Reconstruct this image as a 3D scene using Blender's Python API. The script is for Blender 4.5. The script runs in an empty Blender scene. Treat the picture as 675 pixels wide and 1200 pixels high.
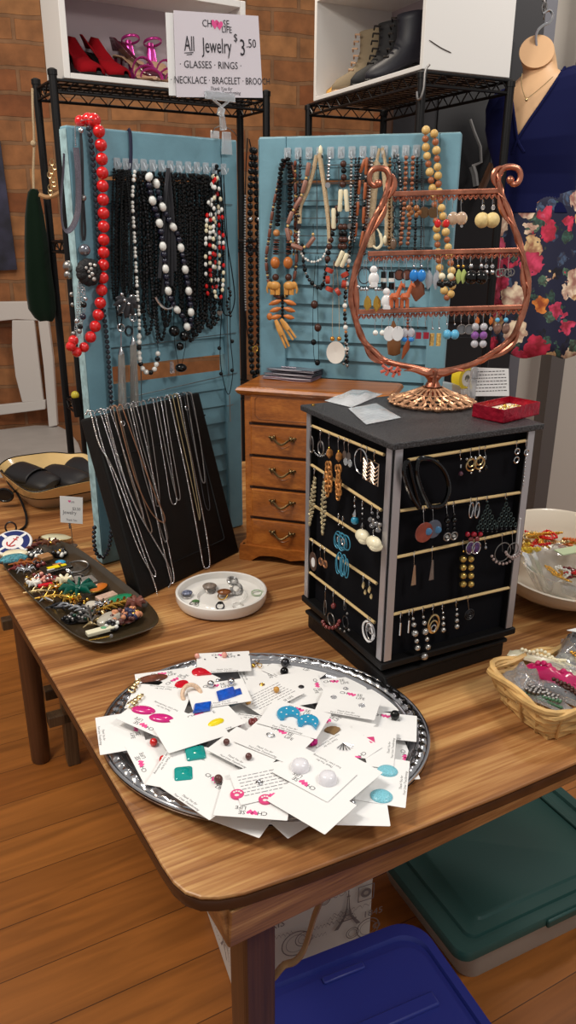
import bpy, math, random
from mathutils import Vector, Matrix, Euler
random.seed(7)
PI = math.pi
COL = bpy.context.scene.collection
# ---------------------------------------------------------------- camera (also used to read distances off the table plane)
CF = 905.0; CT = math.radians(20.2); CR = math.radians(0.3); CO = Vector((0, 0, 1.4))
_r = Vector((1, 0, 0)); _u = Vector((0, math.sin(CT), math.cos(CT))); CW = Vector((0, math.cos(CT), -math.sin(CT)))
CX = _r * math.cos(CR) + _u * math.sin(CR); CU = -_r * math.sin(CR) + _u * math.cos(CR)
def ray(x, y): return CW + CX * ((x - 337.5) / CF) - CU * ((y - 600) / CF)
def T(x, y, z=0.75):
    v = ray(x, y); return CO + v * ((z - CO.z) / v.z)
def onp(x, y, P, n):
    v = ray(x, y); return CO + v * ((P - CO).dot(n) / v.dot(n))
def atY(x, y, Y): return onp(x, y, Vector((0, Y, 0)), Vector((0, 1, 0)))
cam_d = bpy.data.cameras.new('camera'); cam = bpy.data.objects.new('camera', cam_d); COL.objects.link(cam)
cam_d.sensor_fit = 'VERTICAL'; cam_d.sensor_height = 36.0; cam_d.lens = 36.0 * CF / 1200.0
cam_d.clip_start = 0.02; cam_d.clip_end = 60
m3 = Matrix((CX, CU, -CW)).transposed(); cam.matrix_world = Matrix.Translation(CO) @ m3.to_4x4()
bpy.context.scene.camera = cam

# ---------------------------------------------------------------- materials
MATS = {}
def nd(nt, t, **kw):
    n = nt.nodes.new(t)
    for k, v in kw.items(): setattr(n, k, v)
    return n
def lin(c):
    return tuple((v / 12.92 if v <= .04045 else ((v + .055) / 1.055) ** 2.4) for v in (x / 255.0 for x in c)) + (1,)
def M(name, rgb, rough=.5, metal=0., trans=0., ior=1.45, bump=0., bscale=200., var=0., vscale=30., coat=0., alpha=1., sheen=0., sub=0., spec=.5):
    if name in MATS: return MATS[name]
    m = bpy.data.materials.new(name); m.use_nodes = True; nt = m.node_tree; b = nt.nodes['Principled BSDF']
    b.inputs['Base Color'].default_value = lin(rgb); b.inputs['Roughness'].default_value = rough
    b.inputs['Metallic'].default_value = metal; b.inputs['Transmission Weight'].default_value = trans
    b.inputs['IOR'].default_value = ior; b.inputs['Coat Weight'].default_value = coat; b.inputs['Alpha'].default_value = alpha
    b.inputs['Sheen Weight'].default_value = sheen; b.inputs['Specular IOR Level'].default_value = spec
    if var or bump: tc = nd(nt, 'ShaderNodeTexCoord')
    if var:
        n = nd(nt, 'ShaderNodeTexNoise'); n.inputs['Scale'].default_value = vscale; n.inputs['Detail'].default_value = 4
        nt.links.new(tc.outputs['Object'], n.inputs['Vector'])
        r = nd(nt, 'ShaderNodeValToRGB'); c = lin(rgb)
        r.color_ramp.elements[0].position = .3; r.color_ramp.elements[1].position = .7
        r.color_ramp.elements[0].color = tuple(max(0, v * (1 - var)) for v in c[:3]) + (1,)
        r.color_ramp.elements[1].color = tuple(min(1, v * (1 + var)) for v in c[:3]) + (1,)
        nt.links.new(n.outputs['Fac'], r.inputs['Fac']); nt.links.new(r.outputs['Color'], b.inputs['Base Color'])
    if bump:
        n = nd(nt, 'ShaderNodeTexNoise'); n.inputs['Scale'].default_value = bscale; n.inputs['Detail'].default_value = 3
        nt.links.new(tc.outputs['Object'], n.inputs['Vector'])
        bp = nd(nt, 'ShaderNodeBump'); bp.inputs['Strength'].default_value = bump; bp.inputs['Distance'].default_value = .002
        nt.links.new(n.outputs['Fac'], bp.inputs['Height']); nt.links.new(bp.outputs['Normal'], b.inputs['Normal'])
    MATS[name] = m; return m
def wood(name, dark, mid, light, ang=0., along=1.6, across=16., rough=.35, axis='x', seed=0., coat=0.0, fleck=0.35):
    """streaky grain running along the local direction `ang` in the XY plane (axis 'z': up the Z axis)"""
    if name in MATS: return MATS[name]
    m = bpy.data.materials.new(name); m.use_nodes = True; nt = m.node_tree; b = nt.nodes['Principled BSDF']; L = nt.links
    tc = nd(nt, 'ShaderNodeTexCoord'); r0 = nd(nt, 'ShaderNodeMapping'); r0.inputs['Rotation'].default_value = (0, 0, -ang)
    mp = nd(nt, 'ShaderNodeMapping'); L.new(tc.outputs['Object'], r0.inputs['Vector']); L.new(r0.outputs['Vector'], mp.inputs['Vector'])
    mp.inputs['Scale'].default_value = (along, across, across) if axis == 'x' else (across, across, along)
    mp.inputs['Location'].default_value = (seed, seed * 1.7, seed * .3)
    n1 = nd(nt, 'ShaderNodeTexNoise'); n1.inputs['Scale'].default_value = 1.0; n1.inputs['Detail'].default_value = 6; n1.inputs['Distortion'].default_value = 0.9
    L.new(mp.outputs['Vector'], n1.inputs['Vector'])
    m2 = nd(nt, 'ShaderNodeMapping'); L.new(r0.outputs['Vector'], m2.inputs['Vector'])
    m2.inputs['Scale'].default_value = (along * 4, across * 9, across * 9) if axis == 'x' else (across * 9, across * 9, along * 4)
    n2 = nd(nt, 'ShaderNodeTexNoise'); n2.inputs['Scale'].default_value = 1.0; n2.inputs['Detail'].default_value = 4
    L.new(m2.outputs['Vector'], n2.inputs['Vector'])
    mx = nd(nt, 'ShaderNodeMix'); mx.inputs[0].default_value = fleck; L.new(n1.outputs['Fac'], mx.inputs[2]); L.new(n2.outputs['Fac'], mx.inputs[3])
    rp = nd(nt, 'ShaderNodeValToRGB'); e = rp.color_ramp.elements
    e[0].position = .36; e[0].color = lin(dark); e[1].position = .64; e[1].color = lin(light)
    k = e.new(.5); k.color = lin(mid)
    L.new(mx.outputs[0], rp.inputs['Fac']); L.new(rp.outputs['Color'], b.inputs['Base Color'])
    b.inputs['Roughness'].default_value = rough; b.inputs['Coat Weight'].default_value = coat
    bp = nd(nt, 'ShaderNodeBump'); bp.inputs['Strength'].default_value = .12; bp.inputs['Distance'].default_value = .001
    L.new(n2.outputs['Fac'], bp.inputs['Height']); L.new(bp.outputs['Normal'], b.inputs['Normal'])
    MATS[name] = m; return m
def bricks(name, c1, c2, mort, bw, rh, ms, ang=0., vertical=False, rough=.8, bump=.5, noise=.5, off=.5, grain=None, squash=1.):
    m = bpy.data.materials.new(name); m.use_nodes = True; nt = m.node_tree; b = nt.nodes['Principled BSDF']; L = nt.links
    tc = nd(nt, 'ShaderNodeTexCoord'); r0 = nd(nt, 'ShaderNodeMapping'); r0.inputs['Rotation'].default_value = (0, 0, -ang)
    L.new(tc.outputs['Object'], r0.inputs['Vector']); vec = r0.outputs['Vector']
    if vertical:
        s = nd(nt, 'ShaderNodeSeparateXYZ'); c = nd(nt, 'ShaderNodeCombineXYZ'); L.new(vec, s.inputs[0])
        wn = nd(nt, 'ShaderNodeTexNoise'); wn.inputs['Scale'].default_value = 5; L.new(vec, wn.inputs['Vector'])
        ad = nd(nt, 'ShaderNodeMath', operation='MULTIPLY_ADD'); ad.inputs[1].default_value = .03; L.new(wn.outputs['Fac'], ad.inputs[0]); L.new(s.outputs['Z'], ad.inputs[2])
        L.new(s.outputs['X'], c.inputs['X']); L.new(ad.outputs[0], c.inputs['Y']); vec = c.outputs[0]
    t = nd(nt, 'ShaderNodeTexBrick'); t.inputs['Scale'].default_value = 1; t.inputs['Brick Width'].default_value = bw
    t.inputs['Row Height'].default_value = rh; t.inputs['Mortar Size'].default_value = ms; t.inputs['Mortar Smooth'].default_value = .15
    t.inputs['Color1'].default_value = lin(c1); t.inputs['Color2'].default_value = lin(c2); t.inputs['Mortar'].default_value = lin(mort)
    t.offset = off; t.inputs['Bias'].default_value = 0.0
    L.new(vec, t.inputs['Vector'])
    n = nd(nt, 'ShaderNodeTexNoise'); n.inputs['Detail'].default_value = 6
    if grain:
        g = nd(nt, 'ShaderNodeMapping'); g.inputs['Scale'].default_value = grain; L.new(r0.outputs['Vector'], g.inputs['Vector']); L.new(g.outputs[0], n.inputs['Vector']); n.inputs['Scale'].default_value = 1; n.inputs['Distortion'].default_value = 1.0
    else:
        n.inputs['Scale'].default_value = 14; L.new(tc.outputs['Object'], n.inputs['Vector'])
    rp = nd(nt, 'ShaderNodeValToRGB'); rp.color_ramp.elements[0].position = .3; rp.color_ramp.elements[1].position = .72
    rp.color_ramp.elements[0].color = (1 - noise, 1 - noise, 1 - noise, 1); rp.color_ramp.elements[1].color = (1.0, 1.0, 1.0, 1)
    L.new(n.outputs['Fac'], rp.inputs['Fac'])
    mx = nd(nt, 'ShaderNodeMix', data_type='RGBA', blend_type='MULTIPLY'); mx.inputs[0].default_value = 1
    L.new(t.outputs['Color'], mx.inputs[6]); L.new(rp.outputs['Color'], mx.inputs[7]); L.new(mx.outputs[2], b.inputs['Base Color'])
    b.inputs['Roughness'].default_value = rough
    iv = nd(nt, 'ShaderNodeMath', operation='SUBTRACT'); iv.inputs[0].default_value = 1; L.new(t.outputs['Fac'], iv.inputs[1])
    ad2 = nd(nt, 'ShaderNodeMath', operation='MULTIPLY_ADD'); ad2.inputs[1].default_value = .3; L.new(n.outputs['Fac'], ad2.inputs[0]); L.new(iv.outputs[0], ad2.inputs[2])
    bp = nd(nt, 'ShaderNodeBump'); bp.inputs['Strength'].default_value = bump; bp.inputs['Distance'].default_value = .008
    L.new(ad2.outputs[0], bp.inputs['Height']); L.new(bp.outputs['Normal'], b.inputs['Normal'])
    MATS[name] = m; return m

# ---------------------------------------------------------------- mesh builder
OFF = {}      # object -> world position of its origin
class MB:
    def __init__(s): s.v = []; s.f = []; s.m = []; s.k = 0
    def mat(s, k): s.k = k; return s
    def add(s, vs, fs):
        o = len(s.v); s.v += [tuple(p) for p in vs]; s.f += [tuple(i + o for i in f) for f in fs]; s.m += [s.k] * len(fs); return s
    def box(s, c, sz, R=None):
        x, y, z = (v / 2 for v in sz); P = [Vector((a, b, d)) for a in (-x, x) for b in (-y, y) for d in (-z, z)]
        if R is not None: P = [R @ p for p in P]
        c = Vector(c)
        return s.add([p + c for p in P], [(0, 1, 3, 2), (4, 6, 7, 5), (0, 4, 5, 1), (2, 3, 7, 6), (0, 2, 6, 4), (1, 5, 7, 3)])
    def prism(s, poly, z0, z1, F=None):
        """poly of (x,y); extruded z0..z1, mapped by F(x,y,z)"""
        F = F or (lambda x, y, z: Vector((x, y, z))); n = len(poly)
        return s.add([F(x, y, z0) for x, y in poly] + [F(x, y, z1) for x, y in poly],
                     [tuple(range(n - 1, -1, -1)), tuple(range(n, 2 * n))] + [(i, (i + 1) % n, n + (i + 1) % n, n + i) for i in range(n)])
    def loft(s, rings, closed=True, cap=True):
        n = len(rings[0]); fs = []
        for r in range(len(rings) - 1):
            for i in range(n if closed else n - 1):
                j = (i + 1) % n; fs.append((r * n + i, r * n + j, (r + 1) * n + j, (r + 1) * n + i))
        if cap and closed: fs += [tuple(range(n - 1, -1, -1)), tuple((len(rings) - 1) * n + i for i in range(n))]
        return s.add([p for r in rings for p in r], fs)
    def lathe(s, prof, c=(0, 0, 0), seg=24, R=None, sx=1, sy=1, cap=True):
        c = Vector(c); rings = []
        for r, z in prof:
            ring = [Vector((r * sx * math.cos(2 * PI * i / seg), r * sy * math.sin(2 * PI * i / seg), z)) for i in range(seg)]
            rings.append([(R @ p if R is not None else p) + c for p in ring])
        return s.loft(rings, True, cap)
    def tube(s, path, r, seg=6, closed=False, flat=None, cap=True):
        path = [Vector(p) for p in path]; n = len(path); rings = []; prev = None
        for i, p in enumerate(path):
            a = path[(i - 1) % n] if (closed or i > 0) else p; b = path[(i + 1) % n] if (closed or i < n - 1) else p
            t = (b - a); t = t.normalized() if t.length > 1e-9 else Vector((0, 0, 1))
            if prev is None:
                q = Vector((0, 0, 1)) if abs(t.z) < .9 else Vector((1, 0, 0)); prev = (q - t * q.dot(t)).normalized()
            else:
                prev = prev - t * prev.dot(t); prev = prev.normalized() if prev.length > 1e-9 else Vector((1, 0, 0))
            w = t.cross(prev); rr = r[i] if isinstance(r, (list, tuple)) else r
            fl = flat or 1.0
            rings.append([p + (prev * math.cos(2 * PI * k / seg) + w * math.sin(2 * PI * k / seg) * fl) * rr for k in range(seg)])
        if closed: rings.append(rings[0]); return s.loft(rings, True, False)
        return s.loft(rings, True, cap)
    def sph(s, c, r, seg=8, rg=6, sc=(1, 1, 1), R=None):
        c = Vector(c); vs = []; fs = []
        def q(x, y, z):
            p = Vector((x * r * sc[0], y * r * sc[1], z * r * sc[2])); return c + (R @ p if R is not None else p)
        vs.append(q(0, 0, 1))
        for i in range(1, rg):
            a = PI * i / rg
            for j in range(seg): b = 2 * PI * j / seg; vs.append(q(math.sin(a) * math.cos(b), math.sin(a) * math.sin(b), math.cos(a)))
        vs.append(q(0, 0, -1)); e = len(vs) - 1
        for j in range(seg): fs.append((0, 1 + j, 1 + (j + 1) % seg)); fs.append((e, e - seg + (j + 1) % seg, e - seg + j))
        for i in range(rg - 2):
            for j in range(seg): a = 1 + i * seg + j; b = 1 + i * seg + (j + 1) % seg; fs.append((a, a + seg, b + seg, b))
        return s.add(vs, fs)
    def cyl(s, p0, p1, r0, r1=None, seg=10): return s.tube([p0, p1], [r0, r0 if r1 is None else r1], seg)
    def grid(s, F, nu, nv, closed_u=False):
        vs = [F(i / nu, j / nv) for j in range(nv + 1) for i in range(nu + (0 if closed_u else 1))]; w = nu if closed_u else nu + 1
        return s.add(vs, [(j * w + i, j * w + (i + 1) % w, (j + 1) * w + (i + 1) % w, (j + 1) * w + i) for j in range(nv) for i in range(nu)])
    def build(s, name, mats, parent=None, smooth=True, bevel=0, bseg=2, solid=0, sub=0, origin=None):
        if not isinstance(mats, (list, tuple)): mats = [mats]
        if parent is not None: o0 = OFF[parent]
        elif origin is not None: o0 = Vector(origin)
        else:
            xs, ys, zs = zip(*s.v); o0 = Vector(((min(xs) + max(xs)) / 2, (min(ys) + max(ys)) / 2, min(zs)))
        me = bpy.data.meshes.new(name); me.from_pydata([(p[0] - o0.x, p[1] - o0.y, p[2] - o0.z) for p in s.v], [], s.f)
        for m in mats: me.materials.append(m)
        me.polygons.foreach_set('material_index', s.m)
        me.validate(); me.update()
        if smooth:
            me.polygons.foreach_set('use_smooth', [True] * len(me.polygons))
            try: me.set_sharp_from_angle(angle=math.radians(42))
            except Exception: pass
        o = bpy.data.objects.new(name, me); COL.objects.link(o); OFF[o] = o0
        if parent is not None: o.parent = parent
        else: o.location = o0
        if solid: md = o.modifiers.new('s', 'SOLIDIFY'); md.thickness = solid; md.offset = 0
        if sub: md = o.modifiers.new('d', 'SUBSURF'); md.levels = sub; md.render_levels = sub
        if bevel: md = o.modifiers.new('b', 'BEVEL'); md.width = bevel; md.segments = bseg; md.limit_method = 'ANGLE'; md.angle_limit = math.radians(40)
        return o
def tag(o, label, cat, group=None):
    o['label'] = label; o['category'] = cat
    if group: o['group'] = group
    return o
def struct(o): o['kind'] = 'structure'; return o
def thing(name, label, cat, loc, group=None):
    o = bpy.data.objects.new(name, None); o.empty_display_size = .02; COL.objects.link(o); o.location = loc; OFF[o] = Vector(loc)
    return tag(o, label, cat, group)
def lab(o, label): o['label'] = label; return o
def RZ(a): return Matrix.Rotation(a, 3, 'Z')
def frame(x, z):
    """3x3 whose columns are x, z cross x, z"""
    z = z.normalized(); x = (x - z * x.dot(z)).normalized(); return Matrix((x, z.cross(x), z)).transposed()
def rrect(w, h, r, n=5):
    P = []
    for cx, cy, a in ((w / 2 - r, h / 2 - r, 0), (-w / 2 + r, h / 2 - r, 90), (-w / 2 + r, -h / 2 + r, 180), (w / 2 - r, -h / 2 + r, 270)):
        for i in range(n + 1): t = math.radians(a + 90 * i / n); P.append((cx + r * math.cos(t), cy + r * math.sin(t)))
    return P
def resample(path, d=None, n=None, closed=False):
    P = [Vector(p) for p in path]
    if closed: P = P + [P[0]]
    L = [0]
    for a, b in zip(P, P[1:]): L.append(L[-1] + (b - a).length)
    n = n or max(2, int(L[-1] / d)); out = []; k = 0
    for i in range(n if closed else n + 1):
        t = L[-1] * i / n
        while k < len(L) - 2 and L[k + 1] < t: k += 1
        f = (t - L[k]) / max(1e-9, L[k + 1] - L[k]); out.append(P[k].lerp(P[k + 1], min(1, f)))
    return out
def smoothpath(P, n=6, closed=False):
    P = [Vector(p) for p in P]; N = len(P); out = []
    g = (lambda i: P[i % N]) if closed else (lambda i: P[max(0, min(N - 1, i))])
    for i in range(N if closed else N - 1):
        a, b, c, d = g(i - 1), g(i), g(i + 1), g(i + 2)
        for k in range(n):
            t = k / n; out.append(.5 * ((2 * b) + (c - a) * t + (2 * a - 5 * b + 4 * c - d) * t * t + (3 * b - a - 3 * c + d) * t ** 3))
    if not closed: out.append(P[-1])
    return out
_fm = {}
def text_geo(txt, size, shear=0., space=1.):
    """triangles of a line of lettering, centred, unit XY"""
    k = (txt, size, shear, space)
    if k not in _fm:
        c = bpy.data.curves.new('t', 'FONT'); c.body = txt; c.size = size; c.align_x = 'CENTER'; c.align_y = 'CENTER'; c.shear = shear
        c.space_character = space; c.resolution_u = 2; c.fill_mode = 'FRONT'
        o = bpy.data.objects.new('t', c); COL.objects.link(o)
        me = bpy.data.meshes.new_from_object(o.evaluated_get(bpy.context.evaluated_depsgraph_get()))
        _fm[k] = ([tuple(v.co) for v in me.vertices], [tuple(p.vertices) for p in me.polygons])
        bpy.data.objects.remove(o); bpy.data.curves.remove(c); bpy.data.meshes.remove(me)
    return _fm[k]
def put_text(mb, txt, size, F, dx=0, dy=0, rot=0., shear=0., space=1., sx=1.):
    vs, fs = text_geo(txt, size, shear, space); c, s = math.cos(rot), math.sin(rot)
    return mb.add([F(dx + (x * sx) * c - y * s, dy + (x * sx) * s + y * c) for x, y, z in vs], fs)
def heart(n=20):
    P = []
    for i in range(n):
        t = 2 * PI * i / n; P.append((math.sin(t) ** 3, (13 * math.cos(t) - 5 * math.cos(2 * t) - 2 * math.cos(3 * t) - math.cos(4 * t)) / 16))
    return P
# ================================================================ shared materials
BLK = M('black_paint', (17, 16, 17), .5, spec=.3, bump=.25, bscale=90)
BLKM = M('black_metal', (30, 29, 30), .4, metal=.6)
WHITE = M('white_laminate', (226, 223, 220), .45)
SILVER = M('polished_silver', (205, 205, 208), .2, metal=1)
STEEL = M('dull_steel', (150, 146, 144), .38, metal=1)
GOLD = M('gold_metal', (225, 178, 84), .25, metal=1)
PALEGOLD = M('pale_gold_metal', (216, 190, 140), .28, metal=1)
COPPER = M('rose_copper', (190, 122, 98), .33, metal=.95, var=.38, vscale=55)
BRONZE = M('aged_bronze', (110, 80, 52), .4, metal=.8)
DKMET = M('gunmetal', (70, 70, 74), .3, metal=.9)
JET = M('jet_black_gloss', (8, 8, 9), .14, spec=.5)
JETM = M('black_matte_bead', (13, 12, 13), .4, spec=.3)
CORD = M('black_cord', (13, 13, 15), .7, spec=.2)
PEARL = M('white_bead', (236, 234, 228), .22, coat=.4)
RED = M('red_bead', (206, 22, 22), .14, coat=.6)
CLEAR = M('clear_plastic', (238, 242, 246), .08, trans=.72, ior=1.2, coat=.5)
CRYSTAL = M('clear_crystal', (240, 240, 245), .03, trans=.85, ior=1.5)
BEIGE = M('cream_stone', (232, 222, 190), .3, coat=.3)
TAN = M('tan_wood_bead', (190, 128, 74), .35, var=.2, vscale=120)
LWOOD = M('pale_wood_bead', (214, 178, 112), .35, var=.15, vscale=120)
DWOOD = M('dark_wood_bead', (70, 38, 28), .35, var=.2, vscale=120)
RWOOD = M('red_brown_bead', (128, 66, 46), .35)
ROPE = M('crochet_cord', (196, 172, 138), .85, bump=.8, bscale=900, var=.2, vscale=500)
PAPER = M('white_card', (240, 239, 238), .6)
INK = M('black_ink', (28, 26, 34), .7)
GREYINK = M('grey_ink', (120, 118, 124), .7)
PINKINK = M('pink_ink', (232, 84, 150), .7)

# ================================================================ setting
WALL_A = math.radians(15.6)
g = MB(); g.box((-.4, 2.2, -.05), (6.4, 6.2, .1))
FLR = bricks('fir_floorboards', (192, 120, 54), (172, 102, 42), (96, 56, 24), 2.6, .13, .0011, ang=math.radians(28.6), rough=.42, bump=.12, noise=.42, off=.37, grain=(2.2, 26, 26))
fl = struct(g.build('floor', FLR, smooth=False, origin=(0, 0, 0)))
fl.location = (0, 0, 0)
mp = [n for n in FLR.node_tree.nodes if n.type == 'MAPPING'][0]; mp.inputs['Location'].default_value = (0, -.07, 0)
g = MB()
wdir = Vector((math.cos(WALL_A), math.sin(WALL_A), 0)); wn = Vector((wdir.y, -wdir.x, 0)); W0 = Vector((-1.0, 4.12, 0))
BRK = bricks('old_brick', (182, 126, 78), (146, 84, 46), (152, 110, 76), .27, .105, .009, vertical=True, noise=.45, bump=.9)
g.box((-.1, .06, 1.5), (4.6, .12, 3.0))
w = struct(g.build('wall_back', BRK, smooth=False, origin=(0, 0, 0))); w.location = W0; w.rotation_euler = (0, 0, WALL_A)
WPL = M('white_plaster', (214, 206, 196), .75, bump=.08, bscale=60)
g = MB(); g.box((1.75, 3.66, 1.5), (1.9, .1, 3.0)); struct(g.build('wall_right', WPL, smooth=False))
# grey square pillar standing before the white wall
pl0 = atY(648, 415, 3.3); pr0 = atY(664, 415, 3.3)
g = MB(); g.box(((pl0.x + pr0.x) / 2, 3.38, 1.45), (pr0.x - pl0.x, .14, 2.9))
struct(g.build('trim_1', M('grey_trim', (104, 98, 96), .5), smooth=False))

# ================================================================ table
AX = math.radians(28.0); TU = Vector((math.cos(AX), math.sin(AX), 0))
TWOOD = wood('honey_table_wood', (104, 62, 32), (158, 106, 60), (204, 158, 100), AX, 1.7, 20, rough=.4, fleck=.36)
DWD = wood('dark_stained_wood', (58, 36, 22), (80, 50, 30), (98, 62, 38), 0, 1.5, 22, rough=.35, axis='z')
EDG = M('table_edge_dark', (66, 38, 20), .35, var=.25, vscale=30)
edge_px = [(0, 692.6), (63.7, 799), (122.4, 899), (172, 983), (190, 1014), (203, 1033), (217, 1045), (235, 1051), (256, 1051), (286.7, 1045.5), (350, 1024), (420, 997.8), (500, 966.3), (590, 930), (675, 893.2)]
E = [T(x, y) for x, y in edge_px]
dl = (E[0] - E[2]).normalized(); df = (E[-1] - E[-3]).normalized()
far_l = E[0] + dl * .78; far_r = E[-1] + df * .42
out = [(p.x, p.y) for p in E] + [(far_r.x, far_r.y), ((far_r + dl * 1.42).x, (far_r + dl * 1.42).y), (far_l.x, far_l.y)]
tb = thing('dining_table', 'large honey-brown wooden table with rounded corner carrying all the jewellery', 'table', (-.1, .75, 0))
MB().prism(out, .7445, .75).build('tabletop', [TWOOD], tb, smooth=False, bevel=.0022)
# dark shaped edge band running round the rim
def band(poly, z0, z1, inset):
    g = MB(); P = [Vector((x, y, 0)) for x, y in poly]; n = len(P); c = sum(P, Vector()) / n
    ring = lambda d, z: [Vector((p.x, p.y, z)) + (c - p).normalized() * d for p in P]
    return g.loft([ring(.012, z1), ring(-.0006, z1), ring(-.0016, z1 - .004), ring(-.0012, z0 + .005), ring(.004, z0), ring(.03, z0)], True, False)
band(out, .7265, .7446, 0).build('edge_band', EDG, tb)
a0 = T(268, 1112, .668); aR = T(505, 997, .668); ad = (aR - a0).normalized(); an = Vector((ad.y, -ad.x, 0))
lf = Vector((-ad.y, ad.x, 0)); APR = wood('apron_wood', (116, 76, 44), (156, 108, 64), (188, 142, 90), AX, 2.5, 30, rough=.4)
def board(p, d, L, nrm, z0, z1, th, name):
    F = lambda x, y, z: p + d * x + nrm * (-y) + Vector((0, 0, z - p.z))
    g = MB(); t = th
    g.add([F(0, 0, z0), F(L, 0, z0), F(L, t, z0), F(0, t, z0), F(0, -.008, z1), F(L, -.008, z1), F(L, t, z1), F(0, t, z1)],
          [(3, 2, 1, 0), (4, 5, 6, 7), (0, 1, 5, 4), (1, 2, 6, 5), (2, 3, 7, 6), (3, 0, 4, 7)])
    return g.build(name, APR, tb, smooth=False, bevel=.002)
board(a0, ad, 1.05, an, .668, .7268, .022, 'apron')
board(a0, lf, 1.32, Vector((-lf.y, lf.x, 0)), .668, .7268, .022, 'apron')
def leg_at(c, r0, r1, ztop=.7268):
    return MB().lathe([(r1 * .9, 0.0), (r1, .006), (r1 * 1.0, .03), (r0, .55), (r0, ztop)], (c.x, c.y, 0), 20).build('leg', DWD, tb)
# near leg (square), rear left leg (round)
fc = a0 + ad * .052 + lf * .046
g = MB(); R = RZ(math.atan2(ad.y, ad.x)); h = .021
g.loft([[R @ Vector((sx * s, sy * s, 0)) + Vector((fc.x, fc.y, z)) for sx, sy in ((-1, -1), (1, -1), (1, 1), (-1, 1))] for z, s in ((0, .019), (.5, h), (.727, h))]).build('leg', DWD, tb, smooth=False, bevel=.004)
rc = (T(37, 891, 0) + T(60, 889, 0)) / 2
leg_at(rc, .028, .026)
c2 = a0 + ad * .98 + lf * .06; leg_at(c2, .028, .026); leg_at(c2 + lf * 1.2, .028, .026)

# ================================================================ things under the table
def P3(px, py, z): p = T(px, py, z); return p
# wooden trestle with pegs
tr = T(86, 893, 0)
pg = thing('wooden_trestle', 'small grey-brown wooden trestle with projecting pegs under the table', 'wooden stand', tr)
GWD = wood('weathered_wood', (66, 50, 36), (92, 72, 52), (116, 94, 70), 0, 1.5, 22, axis='z')
R = RZ(math.radians(28)); ux = R @ Vector((1, 0, 0)); uy = R @ Vector((0, 1, 0))
for q, hgt in ((Vector((0, 0, 0)), .44), (uy * .34 + ux * -.05, .52)):
    MB().box(tr + q + Vector((0, 0, hgt / 2)), (.034, .034, hgt), R).build('post', GWD, pg, smooth=False, bevel=.003)
for q, z, L in ((Vector((0, 0, 0)), .155, .11), (uy * .11, .17, .08), (uy * .22, .235, .09), (uy * .33 - ux * .05, .30, .11)):
    MB().box(tr + q + Vector((0, 0, z)), (L, .034, .032), R).build('peg', GWD, pg, smooth=False, bevel=.003)
MB().box(tr + uy * .17 + Vector((0, 0, .2)), (.028, .4, .028), R).build('rail', GWD, pg, smooth=False, bevel=.003)

# white printed storage box
BOXP = M('printed_cream_card', (222, 218, 212), .6)
bc = T(282, 1188, .0); s0 = T(455, 1078, .0)
pb0 = bc; pbd = Vector((math.cos(math.radians(20.8)), math.sin(math.radians(20.8)), 0)); pbl = Vector((-pbd.y, pbd.x, 0))
bx = thing('storage_box', 'cream storage box printed with Eiffel tower and postmarks under the table', 'box', pb0 + pbd * .14 + pbl * .14)
Fb = lambda x, y, z: pb0 + pbd * x + pbl * y + Vector((0, 0, z))
BW, BD, BH = .27, .26, .34
MB().prism([(0, 0), (BW, 0), (BW, BD), (0, BD)], 0, BH, Fb).build('body', BOXP, bx, smooth=False, bevel=.006)
MB().prism([(-.004, -.004), (BW + .004, -.004), (BW + .004, BD + .004), (-.004, BD + .004)], BH - .05, BH + .004, Fb).build('lid', BOXP, bx, smooth=False, bevel=.004)
# print: tower, stamps, script lines
g = MB()
def facemap(side):
    if side == 'f': return lambda x, z: Fb(x, -.0053, z)
    return lambda x, z: Fb(-.0053, BD - x, z)
def flat(mb, poly, F): return mb.add([F(x, y) for x, y in poly], [tuple(range(len(poly)))])
def tower(F, cx, z0, s):
    L = [(.5, 0), (.30, .28), (.16, .5), (.07, .85), (.03, 1.35), (0, 1.6)]
    for sg in (-1, 1):
        for (a, b), (c, d) in zip(L, L[1:]):
            wi = lambda b: max(.025, .16 * (1 - b / 1.2))
            P = [(cx + sg * a * s, z0 + b * s), (cx + sg * (a - wi(b)) * s, z0 + b * s), (cx + sg * (c - wi(d)) * s, z0 + d * s), (cx + sg * c * s, z0 + d * s)]
            flat(g, P, F)
    for b, wd in ((.28, .33), (.5, .2), (1.32, .06)): flat(g, [(cx - wd * s, z0 + b * s), (cx + wd * s, z0 + b * s), (cx + wd * s, z0 + (b + .05) * s), (cx - wd * s, z0 + (b + .05) * s)], F)
Ff = facemap('f'); Fl = facemap('l')
def fpx(x, y):
    p = onp(x, y, Fb(0, -.005, 0), pbl) - pb0; return p.dot(pbd), p.z
q0 = fpx(407, 1086); tower(Ff, q0[0], q0[1], (fpx(407, 1044)[1] - q0[1]) / 1.6); tower(Fl, .17, .06, .045)
def ringm(F, cx, cz, r, w=.0022, n=24):
    for i in range(n):
        a, b = 2 * PI * i / n, 2 * PI * (i + 1) / n
        flat(g, [(cx + math.cos(t) * q, cz + math.sin(t) * q) for t, q in ((a, r), (b, r), (b, r - w), (a, r - w))], F)
for F, L in ((Ff, [(.04, .10, .025), (.11, .14, .03), (.16, .26, .024), (.26, .12, .025), (.05, .27, .02)]), (Fl, [(.06, .10, .03), (.2, .2, .035), (.25, .05, .025), (.09, .25, .03)])):
    for x, z, r in L: ringm(F, x, z, r); ringm(F, x, z, r * .7, .001)
rnd = random.Random(4)
for F in (Ff, Fl):
    for i in range(16):
        x0 = rnd.uniform(.01, .2); z0 = rnd.uniform(.02, .3); L = rnd.uniform(.04, .09)
        q = [(x0 + L * k / 24, z0 + .004 * math.sin(k * 1.7 + i) + .002 * math.sin(k * 3.1)) for k in range(25)]
        for (a, b), (c, d) in zip(q, q[1:]): flat(g, [(a, b), (c, d), (c, d + .0013), (a, b + .0013)], F)
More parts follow.
